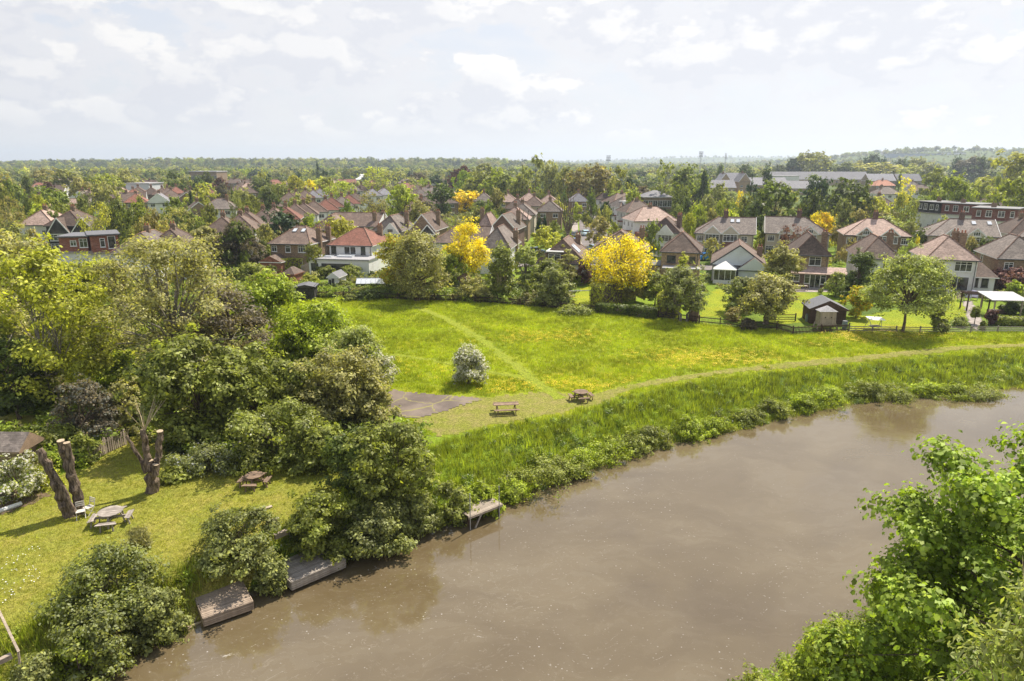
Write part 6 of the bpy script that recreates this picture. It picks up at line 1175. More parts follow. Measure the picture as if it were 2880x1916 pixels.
# ------------------------------------------------------------------ middle distance trees seen one by one
def mt(c, x, y, wd, D, kind, col, **k):
    px, py = P((c, x, y)); return mid_tree(px, D, py, wd / CROP[c][2], kind, col, **k)
for t in ((('c', 1050, 385, 450, 195, 'round', 'yg'), 'tall pale yellow-green tree behind the cream glazed-gable house'), (('c', 1590, 380, 400, 225, 'round', 'dg'), None), (('c', 1900, 465, 340, 250, 'dome', 'ye'), 'golden umbrella-shaped tree far behind the gardens'), (('c', 640, 480, 380, 215, 'sparse', 'br'), None),
          (('c', 770, 730, 160, 185, 'round', 'ev'), None), (('c', 310, 590, 160, 200, 'round', 'lg'), None), (('c', 700, 150, 330, 340, 'sparse', 'yg'), None), (('c', 960, 195, 400, 310, 'sparse', 'ol'), None), (('c', 2150, 180, 430, 300, 'dome', 'g'), None),
          (('c', 1880, 190, 220, 320, 'round', 'lg'), None), (('c', 1900, 130, 220, 400, 'round', 'cu'), None), (('c', 1780, 180, 160, 380, 'round', 'cu'), None), (('c', 2180, 100, 300, 420, 'round', 'g'), None), (('c', 1250, 225, 230, 420, 'round', 'mr'), None),
          (('c', 1500, 260, 200, 400, 'round', 'ev'), None), (('c', 2030, 690, 330, 190, 'round', 'gr'), None), (('c', 2290, 780, 220, 170, 'round', 'g'), None), (('c', 1730, 775, 440, 168, 'sparse', 'br'), None), (('c', 240, 835, 500, 138, 'dome', 'yg'), 'bright yellow-green tree behind the red hipped roof'),
          (('c', 540, 765, 190, 172, 'round', 'yg'), None), (('c', 380, 760, 220, 172, 'round', 'pg'), None), (('c', 1400, 620, 300, 205, 'round', 'mr'), None), (('c', 1250, 600, 300, 190, 'round', 'ol'), None), (('c', 180, 340, 330, 260, 'sparse', 'yg'), None), (('c', 20, 290, 240, 300, 'round', 'yg'), None),
          (('c', 650, 870, 190, 160, 'round', 'g'), None), (('c', 1900, 300, 120, 310, 'column', 'lg'), None), (('c', 1640, 300, 110, 330, 'cone', 'ev'), None), (('c', 1350, 300, 170, 350, 'dome', 'lg'), None), (('c', 2100, 600, 200, 205, 'round', 'dg'), None), (('c', 2250, 600, 180, 210, 'round', 'lg'), None),
          (('d', 610, -22, 290, 300, 'column', 'g'), 'tallest dark green poplar rising above the horizon left of centre'), (('d', 820, 60, 280, 290, 'round', 'ol'), None), (('d', 1040, 150, 220, 280, 'round', 'ol'), None), (('d', 1340, 112, 460, 270, 'dome', 'br'), 'big brownish-green rounded tree in line with the side road'),
          (('d', 1750, 125, 220, 260, 'column', 'g'), None), (('d', 1610, 200, 160, 290, 'cone', 'ev'), None), (('d', 1900, 220, 190, 265, 'cone', 'ev'), None), (('d', 260, 200, 360, 280, 'round', 'g'), None), (('d', 430, 260, 240, 270, 'round', 'g'), None), (('d', 60, 160, 260, 290, 'round', 'lg'), None),
          (('d', 90, 440, 240, 210, 'round', 'ol'), None), (('d', 1000, 420, 150, 220, 'column', 'dg'), None), (('d', 900, 600, 260, 205, 'round', 'yg'), None), (('d', 1190, 640, 160, 215, 'round', 'yg'), None), (('d', 1370, 440, 230, 195, 'cone', 'dg'), None), (('d', 1950, 440, 260, 215, 'dome', 'yg'), None),
          (('d', 1590, 620, 190, 200, 'round', 'ev'), None), (('d', 1470, 670, 130, 195, 'cone', 'ol'), None), (('d', 1570, 670, 160, 190, 'round', 'pg'), None), (('d', 1320, 750, 130, 190, 'round', 'g'), None), (('d', 1490, 830, 330, 158, 'round', 'ol'), 'rounded olive tree at the right kerb of the side road'),
          (('d', 760, 960, 380, 142, 'round', 'yg'), 'rounded yellow-green tree left of the road below the dark conifers'), (('d', 670, 790, 120, 165, 'cone', 'ev'), None), (('d', 740, 800, 110, 165, 'cone', 'ev'), None), (('d', 440, 750, 120, 175, 'cone', 'dg'), None), (('d', 880, 880, 170, 160, 'round', 'g'), None), (('d', 1680, 900, 150, 165, 'round', 'yg'), None), (('d', 2210, 870, 230, 138, 'dome', 'g'), 'dark round-topped tree against the white terrace end'),
          (('d', 140, 640, 160, 180, 'column', 'dg'), None), (('d', 0, 640, 200, 175, 'round', 'g'), None), (('d', 1110, 1180, 90, 140, 'column', 'ev'), 'small dark columnar conifer at the foot of the tall pollard'), (('d', 1320, 1300, 160, 128, 'bush', 'ol'), None), (('d', 730, 640, 130, 205, 'round', 'ol'), None), (('d', 2300, 490, 130, 270, 'round', 'lg'), None),
          (('e', 130, 120, 280, 270, 'column', 'g'), None), (('e', 480, 150, 380, 260, 'round', 'g'), None), (('e', 650, 190, 190, 245, 'cone', 'ev'), None), (('e', 350, 270, 130, 265, 'cone', 'ev'), None), (('e', 360, 420, 260, 225, 'ball', 'g'), 'globe-shaped green tree beside the brown brick flats'), (('e', 880, 420, 300, 215, 'round', 'gr'), None),
          (('e', 1155, 520, 130, 215, 'sparse', 'ye'), 'small golden tree left of the giant dark green tree'), (('e', 1310, 340, 130, 240, 'column', 'ev'), None), (('e', 1510, 150, 230, 290, 'cone', 'ev'), None), (('e', 1620, 380, 680, 172, 'dome', 'dg'), 'giant dark green tree behind the cream pair of houses'), (('e', 1230, 550, 250, 180, 'round', 'g'), None),
          (('e', 940, 620, 240, 195, 'ball', 'lg'), 'neat globe-shaped green tree in the back gardens'), (('e', 600, 690, 260, 170, 'dome', 'lg'), None), (('e', 420, 610, 170, 195, 'round', 'dg'), None), (('e', 300, 720, 200, 170, 'round', 'gr'), None), (('e', 470, 830, 230, 155, 'round', 'yg'), None), (('e', 620, 850, 160, 152, 'ball', 'g'), None),
          (('e', 1010, 780, 330, 160, 'round', 'yg'), None), (('e', 760, 760, 220, 170, 'round', 'ol'), None), (('e', 1480, 1085, 140, 145, 'round', 'lg'), None), (('e', 1430, 1180, 130, 140, 'bush', 'g'), None), (('e', 2180, 330, 330, 215, 'dome', 'ev'), 'flat-topped dark cedar left of the school roofs'),
          (('e', 2110, 505, 330, 185, 'round', 'dg'), None), (('e', 2250, 820, 260, 168, 'dome', 'ye'), 'golden yellow tree behind the bare lopped grey tree'), (('e', 2150, -22, 380, 640, 'dome', 'gr'), 'big pale tree standing above the horizon on the right'), (('e', 1900, 75, 160, 640, 'round', 'ev'), None), (('e', 1700, 160, 190, 640, 'round', 'dg'), None),
          (('e', 890, 140, 150, 480, 'cone', 'dg'), None), (('e', 1240, 160, 170, 480, 'round', 'dg'), None), (('e', 700, 580, 260, 190, 'round', 'ol'), None), (('e', 780, 1170, 260, 132, 'round', 'ol'), 'olive tree in front of the cream pair of houses'), (('e', 1050, 700, 200, 178, 'round', 'g'), None),
          (('f', 290, 415, 540, 190, 'dome', 'dg'), 'large green tree behind the pink-roofed pair'), (('f', 240, 650, 260, 165, 'round', 'gr'), None), (('f', 940, 540, 290, 172, 'weeping', 'g'), 'weeping green tree left of the red dormer houses'), (('f', 620, 620, 330, 190, 'round', 'yg'), None), (('f', 440, 750, 240, 160, 'dome', 'ol'), None),
          (('f', 30, 800, 260, 160, 'round', 'ye'), None), (('f', 960, 400, 130, 290, 'column', 'ye'), 'small golden tree beside the orange roof'), (('f', 1490, 355, 400, 215, 'ball', 'lg'), 'dense globe-shaped green tree above the red dormers'), (('f', 2230, 370, 540, 190, 'ball', 'lg'), 'dense domed green tree at the right edge'),
          (('f', 1850, 410, 220, 250, 'round', 'pg'), None), (('f', 1700, 470, 170, 260, 'round', 'yg'), None), (('f', 1560, 140, 180, 610, 'cone', 'ev'), None), (('f', 1700, 170, 240, 600, 'round', 'mr'), None), (('f', 1860, 170, 220, 590, 'round', 'dg'), None), (('f', 2180, 100, 420, 300, 'dome', 'yg'), 'big yellow-green tree on the skyline at the right'),
          (('f', 600, 140, 170, 690, 'round', 'ev'), None), (('f', 730, 170, 80, 690, 'cone', 'ev'), None), (('f', 700, 230, 380, 640, 'dome', 'yg'), None), (('f', 940, 190, 160, 660, 'round', 'dg'), None), (('f', 1060, 265, 220, 610, 'dome', 'yg'), None), (('f', 1270, 230, 240, 590, 'round', 'g'), None), (('f', 1110, 175, 190, 690, 'dome', 'ol'), None),
          (('f', 110, 230, 220, 680, 'round', 'dg'), None), (('f', 300, 225, 200, 660, 'round', 'g'), None), (('f', 460, 210, 140, 670, 'round', 'ol'), None), (('f', 20, 420, 140, 220, 'round', 'dg'), None), (('f', 900, 340, 70, 330, 'cone', 'dg'), None), (('f', 1280, 300, 200, 300, 'round', 'g'), None), (('f', 2000, 350, 120, 260, 'cone', 'g'), None),
          (('f', 1050, 870, 220, 150, 'bush', 'gr'), None), (('f', 1400, 840, 200, 155, 'bush', 'pg'), None), (('f', 1270, 900, 130, 150, 'bush', 'ev'), None), (('f', 1130, 980, 270, 140, 'bush', 'dg'), None), (('f', 330, 1100, 190, 122, 'round', 'ol'), None), (('f', 990, 1100, 190, 118, 'round', 'pg'), None), (('f', 1890, 1080, 230, 122, 'round', 'dg'), None), (('f', 1700, 1080, 150, 124, 'round', 'ol'), None), (('f', 2150, 1120, 170, 125, 'round', 'yg'), None),
          (('f', 1100, 1070, 70, 128, 'bush', 'ye'), None), (('f', 200, 950, 150, 150, 'round', 'br'), None), (('e', 1900, 980, 400, 128, 'sparse', 'cu'), 'copper-leaved tree under the bare lopped branches'),
          (('b', 200, 195, 210, 330, 'column', 'dg'), 'dense dark egg-shaped tree behind the long roofs at left'), (('b', 1470, 430, 320, 215, 'round', 'dg'), 'large rounded dark tree amid the left roofs'), (('b', 1040, 440, 190, 190, 'weeping', 'gr'), None), (('b', 1260, 530, 240, 190, 'round', 'g'), None), (('b', 1190, 630, 260, 175, 'round', 'g'), None), (('b', 210, 560, 340, 165, 'round', 'g'), None),
          (('b', 670, 610, 220, 172, 'round', 'g'), None), (('b', 470, 720, 270, 152, 'round', 'g'), None), (('b', 200, 700, 420, 145, 'sparse', 'ol'), None), (('b', 1660, 740, 520, 150, 'dome', 'ev'), 'wide dark evergreen behind the two-rooflight house'), (('b', 2070, 790, 300, 148, 'round', 'lg'), None), (('b', 810, 290, 160, 330, 'round', 'cu'), None), (('b', 830, 370, 150, 290, 'round', 'mr'), None),
          (('b', 2035, 320, 160, 330, 'round', 'ye'), 'small golden tree among the far left roofs'), (('b', 1820, 260, 220, 310, 'round', 'yg'), None), (('b', 1600, 360, 220, 270, 'dome', 'g'), None), (('b', 1340, 280, 240, 340, 'dome', 'dg'), None), (('b', 1380, 150, 100, 420, 'column', 'yg'), None), (('b', 1880, 170, 80, 420, 'column', 'ev'), None), (('b', 2140, 60, 60, 520, 'cone', 'ev'), None),
          (('b', 1470, 210, 70, 400, 'column', 'ev'), None), (('b', 2250, 180, 90, 400, 'column', 'ev'), None), (('b', 420, 440, 90, 210, 'cone', 'ev'), None), (('b', 540, 380, 260, 250, 'round', 'yg'), None), (('b', 1160, 430, 200, 240, 'round', 'ol'), None), (('b', 370, 260, 190, 340, 'round', 'ol'), None), (('b', 530, 260, 150, 330, 'round', 'dg'), None),
          (('b', 620, 210, 150, 360, 'round', 'dg'), None), (('b', 2000, 540, 240, 210, 'round', 'ol'), None), (('b', 1850, 520, 260, 215, 'round', 'ol'), None), (('b', 1720, 600, 110, 200, 'round', 'g'), None), (('b', 980, 420, 80, 240, 'cone', 'dg'), None), (('b', 2100, 1200, 240, 118, 'dome', 'g'), None), (('b', 1450, 930, 300, 132, 'round', 'ol'), None), (('b', 1080, 900, 420, 120, 'round', 'dg'), None),
          (('a', 430, 230, 220, 250, 'cone', 'dg'), 'dark pointed conifer above the left woods'), (('a', 130, 250, 320, 230, 'round', 'ol'), None), (('a', 250, 330, 330, 210, 'round', 'g'), None), (('a', 80, 360, 300, 200, 'round', 'g'), None), (('a', 780, 415, 560, 185, 'dome', 'g'), 'broad sunlit green tree left of the far half-timbered gables'), (('a', 600, 520, 300, 170, 'round', 'yg'), None), (('a', 900, 590, 380, 162, 'round', 'g'), None),
          (('a', 1150, 510, 260, 175, 'round', 'g'), None), (('a', 1480, 330, 400, 220, 'dome', 'ol'), 'tall olive-green tree left of the white flat-roofed building'), (('a', 1560, 240, 330, 280, 'dome', 'yg'), None), (('a', 1330, 260, 260, 290, 'dome', 'g'), None), (('a', 1120, 290, 230, 280, 'round', 'ol'), None), (('a', 700, 350, 130, 290, 'round', 'cu'), None), (('a', 820, 700, 220, 152, 'round', 'g'), None),
          (('a', 600, 660, 330, 155, 'round', 'yg'), None), (('a', 180, 560, 440, 140, 'sparse', 'br'), 'brownish twiggy tree at the left behind the olive trees'), (('a', 460, 560, 160, 165, 'round', 'dg'), None), (('a', 1400, 640, 420, 138, 'sparse', 'yg'), 'thin yellow-green tree above the red brick lofts'), (('a', 1700, 590, 330, 150, 'round', 'g'), None), (('a', 1960, 640, 420, 142, 'round', 'g'), None), (('a', 2000, 500, 200, 175, 'cone', 'g'), None),
          (('a', 2200, 720, 360, 130, 'round', 'ol'), None), (('a', 2050, 850, 330, 122, 'round', 'ol'), None), (('a', 1750, 180, 260, 340, 'round', 'ol'), None), (('a', 1520, 650, 240, 150, 'round', 'ol'), None), (('a', 560, 1000, 260, 118, 'round', 'ol'), None), (('a', 300, 900, 360, 112, 'round', 'ol'), None), (('a', 1250, 460, 180, 190, 'weeping', 'dg'), None), (('a', 900, 180, 300, 360, 'round', 'g'), None), (('a', 640, 160, 300, 400, 'dome', 'ol'), None)):
    a, lab = t; mt(*a, label=lab)
# ------------------------------------------------------------------ houses farther off
FH = []
def fh(c, x, y, wd, rz=0., wm=None, rm=None, kind='hip', **k):
    o = far_house((c, x, y), wd, rz=rz, wm=wm, rm=rm, kind=kind, **k)
    if 'label' not in k: FH.append((o[0], wm or WWHITE, rm or TBRN, kind, P((c, x, y))))
    return o
for a in ((('b', 780, 580, 420, .25, WWHITE, TGRY), {}), (('b', 1150, 762, 260, .2, WBRN, TBRN), {}), (('b', 1060, 805, 330, .15, WWHITE, TBRN), {}), (('b', 820, 830, 260, .2, WBRN, TBRN), {}), (('b', 1370, 735, 200, .2, WBRN, TBRN), {}), (('b', 1520, 708, 180, .2, WBRN, TBRN), {}), (('b', 1680, 690, 190, .2, WBRN, TRED), {}), (('b', 1810, 652, 210, .25, WWHITE, TBRN), {}),
          (('b', 1930, 640, 200, .25, WWHITE, TBRN), {}), (('b', 2070, 612, 230, .3, WWHITE, TBRN), {}), (('b', 2230, 592, 220, .3, WWHITE, TRED), {}), (('c', 60, 560, 230, .3, WWHITE, TRED), {}), (('c', 200, 545, 200, .3, WWHITE, TGRY), {}), (('c', 300, 525, 170, .3, WWHITE, TRED), {}), (('c', 390, 500, 180, .3, WWHITE, TBRN), {}),
          (('b', 300, 490, 280, .5, WBRN, TBRN, 'gable'), {}), (('b', 460, 620, 260, .5, WBRN, TBRN, 'gable'), {}), (('b', 100, 460, 240, .5, WBRN, TBRN), {}), (('b', 50, 430, 200, .5, WBRN, TBRN), {}), (('b', 170, 415, 180, .5, WBRN, TRED), {}), (('b', 370, 450, 200, .5, WBRN, TBRN), {}), (('b', 500, 450, 200, .5, WBRN, TBRN), {}), (('b', 620, 435, 220, .5, WBRN, TRED), {}), (('b', 660, 350, 160, .5, WRED, TRED), {}),
          (('b', 1080, 350, 160, .4, WBRN, TBRN), {}), (('b', 1020, 385, 150, .4, WBRN, TBRN), {}), (('b', 1170, 410, 150, .4, WBRN, TBRN), {}), (('b', 1950, 465, 170, .3, WWHITE, TBRN), {}), (('b', 2060, 462, 180, .3, WWHITE, TSLT), {}), (('b', 2150, 440, 160, .3, WWHITE, TSLT), {}), (('b', 2260, 425, 180, .3, WWHITE, TBRN), {}), (('b', 1820, 485, 170, .3, WBRN, TBRN), {}), (('b', 1730, 495, 160, .3, WWHITE, TBRN), {}),
          (('c', 370, 390, 170, .3, WWHITE, TGRY), {}), (('c', 470, 385, 170, .3, WWHITE, TBRN), {}), (('c', 580, 380, 160, .3, WWHITE, TBRN), {}), (('c', 620, 440, 240, .3, WWHITE, TSLT), {}), (('c', 780, 430, 160, .3, WWHITE, TSLT), {}), (('c', 620, 320, 100, .2, WRED, TORA), {}), (('c', 1290, 440, 200, .1, WWHITE, TGRY), {}), (('c', 1250, 385, 140, .1, WWHITE, TBRN), {}), (('c', 1400, 380, 130, .1, WWHITE, TBRN), {}), (('c', 1700, 450, 150, .0, WBRN, TGRY), {}),
          (('c', 2160, 497, 150, .0, WBRN, TGRY), {}), (('d', 530, 495, 200, .0, WBRN, TPNK), {}), (('d', 370, 575, 200, -.1, WBRN, TBRN), {}), (('d', 600, 548, 220, -.1, WCREAM, TBRN), {}), (('d', 440, 640, 260, -.1, WCREAM, TGRY), {}), (('d', 340, 690, 300, -.1, WBRN, TPNK), {}), (('d', 800, 520, 150, -.1, WBRN, TPNK), {}), (('d', 240, 505, 150, 0, WBRN, TPNK), {}), (('d', 820, 605, 120, -.1, WBRN, TGRY), {}), (('d', 1590, 478, 260, -.1, WWHITE, TBRN), {}),
          (('d', 1210, 500, 130, 0., WBRN, TSLT), {}), (('e', 720, 520, 180, .1, WBRN, TBRN), {}), (('f', 780, 510, 260, 0, WWHITE, TGRY), {}), (('f', 700, 610, 200, 0, WBRN, TBRN), {}), (('f', 1180, 490, 240, -.1, WWHITE, TBRN), {}), (('f', 1080, 450, 120, -.1, WWHITE, TGRY), {}), (('f', 740, 432, 240, 0., WBRN, TORA), {'ez': 5}), (('f', 1980, 520, 130, 0, WWHITE, TBRN), {}), (('f', 2330, 860, 200, -.2, WWHITE, TBRN), {}), (('f', 2000, 620, 140, 0, WBRN, TBRN), {}),
          (('a', 1140, 475, 150, .2, WWHITE, TGRY, 'gabled'), {}), (('a', 1230, 480, 140, .2, WWHITE, TBRN), {}), (('a', 1900, 420, 230, .4, WWHITE, TBRN), {}), (('a', 2080, 425, 200, .4, WBRN, TBRN), {}), (('a', 1830, 450, 200, .4, WBRN, TRED), {}), (('a', 1870, 510, 230, .4, WBRN, TRED), {}), (('a', 2230, 430, 200, .4, WBRN, TBRN), {}), (('a', 620, 315, 120, .2, WBRN, TBRN), {}), (('a', 760, 325, 110, .2, WWHITE, TRED), {}),
          (('f', 130, 900, 1, 0, WBRN, TBRN), {'D': -1})):
    if a[1].get('D') == -1: continue
    fh(*a[0], **a[1])
for i in range(40):
    for _ in range(20):
        yy = random.uniform(185, 470); xx = random.uniform(-.70, -.03) * yy
        if all((xx - h[0].location.x) ** 2 + (yy - h[0].location.y) ** 2 > 15 ** 2 for h in HOUSES): break
    else: continue
    rz = .35 + .12 * math.sin(i); loc = Vector((xx, yy, 0)); wm, rm = random.choice((WWHITE, WBRN, WBRN, WCREAM)), random.choice((TBRN, TBRN, TBRN, TGRY, TRED, TPNK)); ww = random.uniform(8, 13)
    o = house('x', None, None, 5.2, 8.5, 'w', 2.8, *(((3.6, 3.6) if random.random() < .7 else (0, 0))), wm, rm, [((j + .5) / 3, z, 1.5, 1.15, 2) for j in range(3) for z in (1.0, 3.6)] if yy < 300 else [((j + .5) / 3, 3.6, 1.5, 1.15, 2) for j in range(3)], [(random.choice((.3, .5, .7)), .5, 1.2, .9)], org=(loc, ww, rz), group='houses among the trees')
    q = project(loc + Vector((ww / 2, 0, 8))); FH.append((o[0], wm, rm, 'hip', (q[0], q[1])))
fh('a', 2190, 505, 290, .35, WWHITE, TSLT, 'gable', label='white house with slate roof and blue-trimmed gable end', ez=5)
def hall(label, c1, c2, zr, ez, d, wm, rm, kind='gable', flat=False, name='school_building', cat='building', D=None, wins=8, group=None):
    (xa, ya), (xb, yb) = P(c1), P(c2); D = D or (CZ - zr) / kk((ya + yb) / 2); A, B = GD(xa, D, zr), GD(xb, D, zr); w_ = (B - A).length; A.z = gz(A.x, A.y); zr -= A.z; ez -= A.z; root = empty(name, A, 0.); tag(root, label, cat, group)
    MB().box(0, w_, 0, d, -1, ez).obj('wall', wm, root)
    if flat: MB().box(-.4, w_ + .4, -.4, d + .4, ez, zr).obj('roof', rm, root)
    else: add_roof(root, w_, d, ez, zr - ez, 'w', 0 if kind == 'gable' else d * .4, 0 if kind == 'gable' else d * .4, rm, wm, .5, ridge=False)
    for i in range(wins): window_parts(root, (i + .5) * w_ / wins - .9, ez * .35, 1.8, ez * .4, 2)
    return root
hall('long grey slate school roof across the right middle distance', ('e', 1590, 255), ('f', 600, 355), 11, 5, 16, WTANB, TSLT, wins=14, D=560)
hall('lower grey slate wing in front of the long school roof', ('e', 1330, 345), ('e', 1850, 350), 9, 4.5, 14, WTANB, TSLT, wins=8, D=440)
hall('grey slate wing behind the dark cedar', ('e', 1820, 375), ('e', 2352, 372), 8, 4, 14, WTANB, TSLT, wins=6, D=400)
hall('white boxy rooftop block between the school roofs', ('e', 1670, 305), ('e', 2000, 305), 9.3, 8.9, 8, WWHITE, LEAD, flat=True, wins=0, D=490)
hall('dark slate roof right of the long school roof', ('f', 600, 362), ('f', 900, 362), 10, 5, 12, WBRN, TSLT, wins=6, D=520)
hall('grey slate roof farther right beside the golden tree', ('f', 930, 368), ('f', 1200, 368), 10, 5, 12, WBRN, TSLT, wins=5, D=520)
hall('low slate hall in front of the brick school gables', ('e', 790, 370), ('e', 1130, 368), 8.5, 4.4, 12, WTANB, TSLT, wins=6, D=400)
hall('tan brick school block with grey roof and ridge vents', ('e', 980, 260), ('e', 1230, 256), 12, 7, 10, WTANB, TSLT, wins=5, D=440)
far_house(('e', 950, 255), 150, 12, 0, WTANB, TSLT, 'gabled', 'tan brick school gable below the right floodlight mast', zr=12, D=430, name='school_building', ez=7); far_house(('e', 1215, 250), 130, 12, 0, WTANB, TSLT, 'gabled', 'ivy-clad tan brick school gable beside the conifer', zr=12, D=430, name='school_building', ez=7)
hall('brown brick two-storey flats with grey hipped roof', ('3', 1075, 335), ('3', 1285, 335), 8.2, 6, 12, WBRN, TSLT, 'hip', wins=6, name='brick_flats', D=262)
hall('white-gabled wing right of the globe-shaped tree', ('e', 500, 500), ('e', 625, 505), 7, 4, 9, WWHITE, TBRN, wins=2, name='brick_flats', D=270)
hall('white flat-roofed commercial building at left', ('a', 1725, 372), ('a', 2045, 380), 9, 8.6, 14, plain('pale_cladding', (.55, .57, .6), .5), LEAD, flat=True, name='commercial_building', wins=0, D=330)
hall('low brick block with pale flat roof in the far left woods', ('b', 355, 205), ('b', 725, 212), 12, 11.4, 20, WBRN, LEAD, flat=True, name='commercial_building', wins=12, D=520)
hall('white tent-roofed pavilion in the far centre-left', ('c', 380, 262), ('c', 530, 245), 9, 5, 16, WWHITE, WPNT, 'hip', name='pavilion', wins=3, D=560)
hall('long blue-grey office slab on the distant right hill', ('f', 800, 130), ('f', 1460, 130), 39.5, 38.5, 16, plain('blue_glass_cladding', (.20, .25, .32), .5), FLAT, flat=True, name='office_block', wins=0, D=1750)
hall('square pale block at the right end of the distant office slab', ('f', 1465, 118), ('f', 1695, 120), 42, 41, 20, plain('pale_cladding', (.55, .57, .6)), FLAT, flat=True, name='office_block', wins=0, D=1740)
for i in range(14): fh('f', 760 + i * 62 + random.uniform(-12, 12), 112 - i * 1.4 + random.uniform(-6, 6), 40, 0, WWHITE, TBRN, 'gabled', zr=46, D=1860, ez=42, wins=False, chim=False)
for i, (c, xw, n) in enumerate(((('d', 1612, -5), 46, 'left floodlight mast on the horizon behind the poplar'), (('e', 618, -10), 50, 'middle floodlight mast on the horizon, right of centre'), (('e', 958, 12), 26, 'right floodlight mast with a bright white head'))):
    px, py = P(c); D = 620; g = GD(px, D); H = topz(py, g.y); root = empty('floodlight_mast', g); tag(root, n, 'floodlight', 'floodlight masts on the horizon')
    m = MB()
    for sx in (-.5, .5):
        for sy in (-.5, .5): m.bar((sx, sy, 0), (sx * .7, sy * .7, H - 2), .12, .12)
    for k in range(int(H / 1.6)): s = .5 - .15 * k * 1.6 / H; m.bar((-s, -s, k * 1.6), (s, -s, k * 1.6 + 1.6), .07, .07).bar((s, s, k * 1.6), (-s, s, k * 1.6 + 1.6), .07, .07)
    m.obj('lattice_pole', METAL, root)
    for r_i in range(4): MB().box(-1.7 if i < 2 else -.8, 1.7 if i < 2 else .8, -.08, .08, H - 4.4 + r_i * 1.3, H - 4.25 + r_i * 1.3).obj('head_frame', METAL, root)
    for r_i in range(4):
        for q in range(4 if i < 2 else 2): x = (-1.5 + q) if i < 2 else (-.5 + q); MB().box(x - .3, x + .3, -.3, -.1, H - 4.2 + r_i * 1.3, H - 3.5 + r_i * 1.3).obj('lamp', DPNT if i < 2 else WPNT, root)
# ------------------------------------------------------------------ trees that fill the gaps, still one by one
def clear(x, y, rad):
    for r_, _, yy, _ in HOUSES:
        dx, dy = x - r_.location.x, y - r_.location.y
        if -3 - rad < dx < 14 + rad and -6 - rad < dy < 12 + rad: return False
    if abs(x - (19.5 + (y - 150) * .09)) < 5.5 + rad and 118 < y < 300: return False
    return True
cols = ['g'] * 5 + ['dg'] * 3 + ['yg'] * 3 + ['lg'] * 2 + ['ol'] * 5 + ['gr'] * 2 + ['br'] * 2 + ['mr', 'pg', 'cu']
nfill = 0; tries = 0; placed = [(t[0].location.x, t[0].location.y) for t in TREES]
while len(TREES) < 296 and tries < 9000:
    tries += 1; y = random.uniform(104, 330) if random.random() < .85 else random.uniform(330, 420); x = random.uniform(-.80, .80) * y
    if y < 128 and x > -30 and random.random() < .6: continue
    if not clear(x, y, 1.0) or any((x - a) ** 2 + (y - b) ** 2 < (20 + y * .12) for a, b in placed): continue
    placed.append((x, y)); kd = random.choice(['round', 'round', 'dome', 'sparse', 'dome', 'round', 'dome', 'dome', 'round', 'cone', 'bush']); hh = random.uniform(4.2, 7.2) if kd != 'bush' else random.uniform(1.8, 3)
    if y > 240: hh *= 1.35 if not (.27 < x / y < .72) else .9
    if x < 0 and y > 175: hh *= .95
    mid_tree(0, 0, 0, 0, kd, random.choice(cols), xy=(x, y), HW=(hh, hh * random.uniform(.9, 1.25) * (.45 if kd in ('cone', 'column') else 1) * (1.5 if kd == 'bush' else 1)))
# ------------------------------------------------------------------ labels that single out each tree and far house
SHORT = {'brown brick hipped-roof house with two': 'brick house with two rooflights', 'white rendered house with red': 'white house with red hipped roof', 'white house with steep grey': 'white house with steep grey roof',
         'brown-tiled chalet': 'chalet bungalow', 'white house behind the right-hand': 'white house behind the wide golden tree', 'tan brick house with dark': 'tan brick pyramid-roofed house', 'white gabled bungalow': 'white gabled bungalow',
         'tan and dark brick house': 'house with french doors', 'white house with dark brown hipped': 'white house by the pale tree', 'white house with pink-brown': 'white house with glass sliding doors', 'brown brick house at the right edge': 'right-edge brick house',
         'cream pair of houses with twin': 'pair with red tile-hung bay', 'pair of houses with grey-brown': 'grey-roofed pair by the copper tree', 'pair of houses with faded pink': 'faded pink-roofed pair', 'pair of houses with grey roof and two': 'pair with two white rooflights',
         'cream house with grey roof and large': 'house with large glazed gable', 'red-brown gabled house': 'house with black boarded bay', 'pink-brown hipped house left': 'hipped house at far left', 'pair of houses with twin black': 'twin half-timbered gables',
         'larger red brick': 'red brick lofts', 'widest red tile-hung': 'widest red dormer house', 'black-clad flat': 'black-clad dormer house', 'second terrace house': 'side road terrace', 'dark-gabled house behind': 'dark-gabled house by the pollard'}
def nearest(px, y):
    best = None
    for h in HOUSES:
        s_ = next((v for k, v in SHORT.items() if h[3].startswith(k)), None)
        if s_ and (best is None or abs(h[1] - px) + abs(h[2] - y) * .5 < best[0]): best = (abs(h[1] - px) + abs(h[2] - y) * .5, s_, h[1], h[2], abs(h[1] - px))
    rel = ('behind' if y < best[3] + 40 else 'well beyond') if best[4] < 50 and y > best[3] else 'in front of' if best[4] < 50 else ('left of' if px < best[2] else 'right of') if y < best[3] + 40 else ('beyond, left of' if px < best[2] else 'beyond, right of')
    return rel + ' the ' + best[1]
ORD = ['first', 'second', 'third', 'fourth', 'fifth', 'sixth', 'seventh', 'eighth', 'ninth', 'tenth', 'eleventh', 'twelfth']
lab = {}
for t in TREES:
    root, kind, col_, l, px, y, bush = t
    if l is None:
        l = '%s %s %s %s' % (CNAME[col_], KN[kind], 'shrub' if bush else 'tree', nearest(px, y))
        if y > 330: l = '%s %s %s in the belt beyond the gardens' % (CNAME[col_], KN[kind], 'shrub' if bush else 'tree')
    lab.setdefault(l, []).append((px, root))
ROOFN = {TBRN.name: 'brown-roofed', TRED.name: 'red-roofed', TGRY.name: 'grey-roofed', TPNK.name: 'pink-roofed', TSLT.name: 'slate-roofed', TORA.name: 'orange-roofed'}
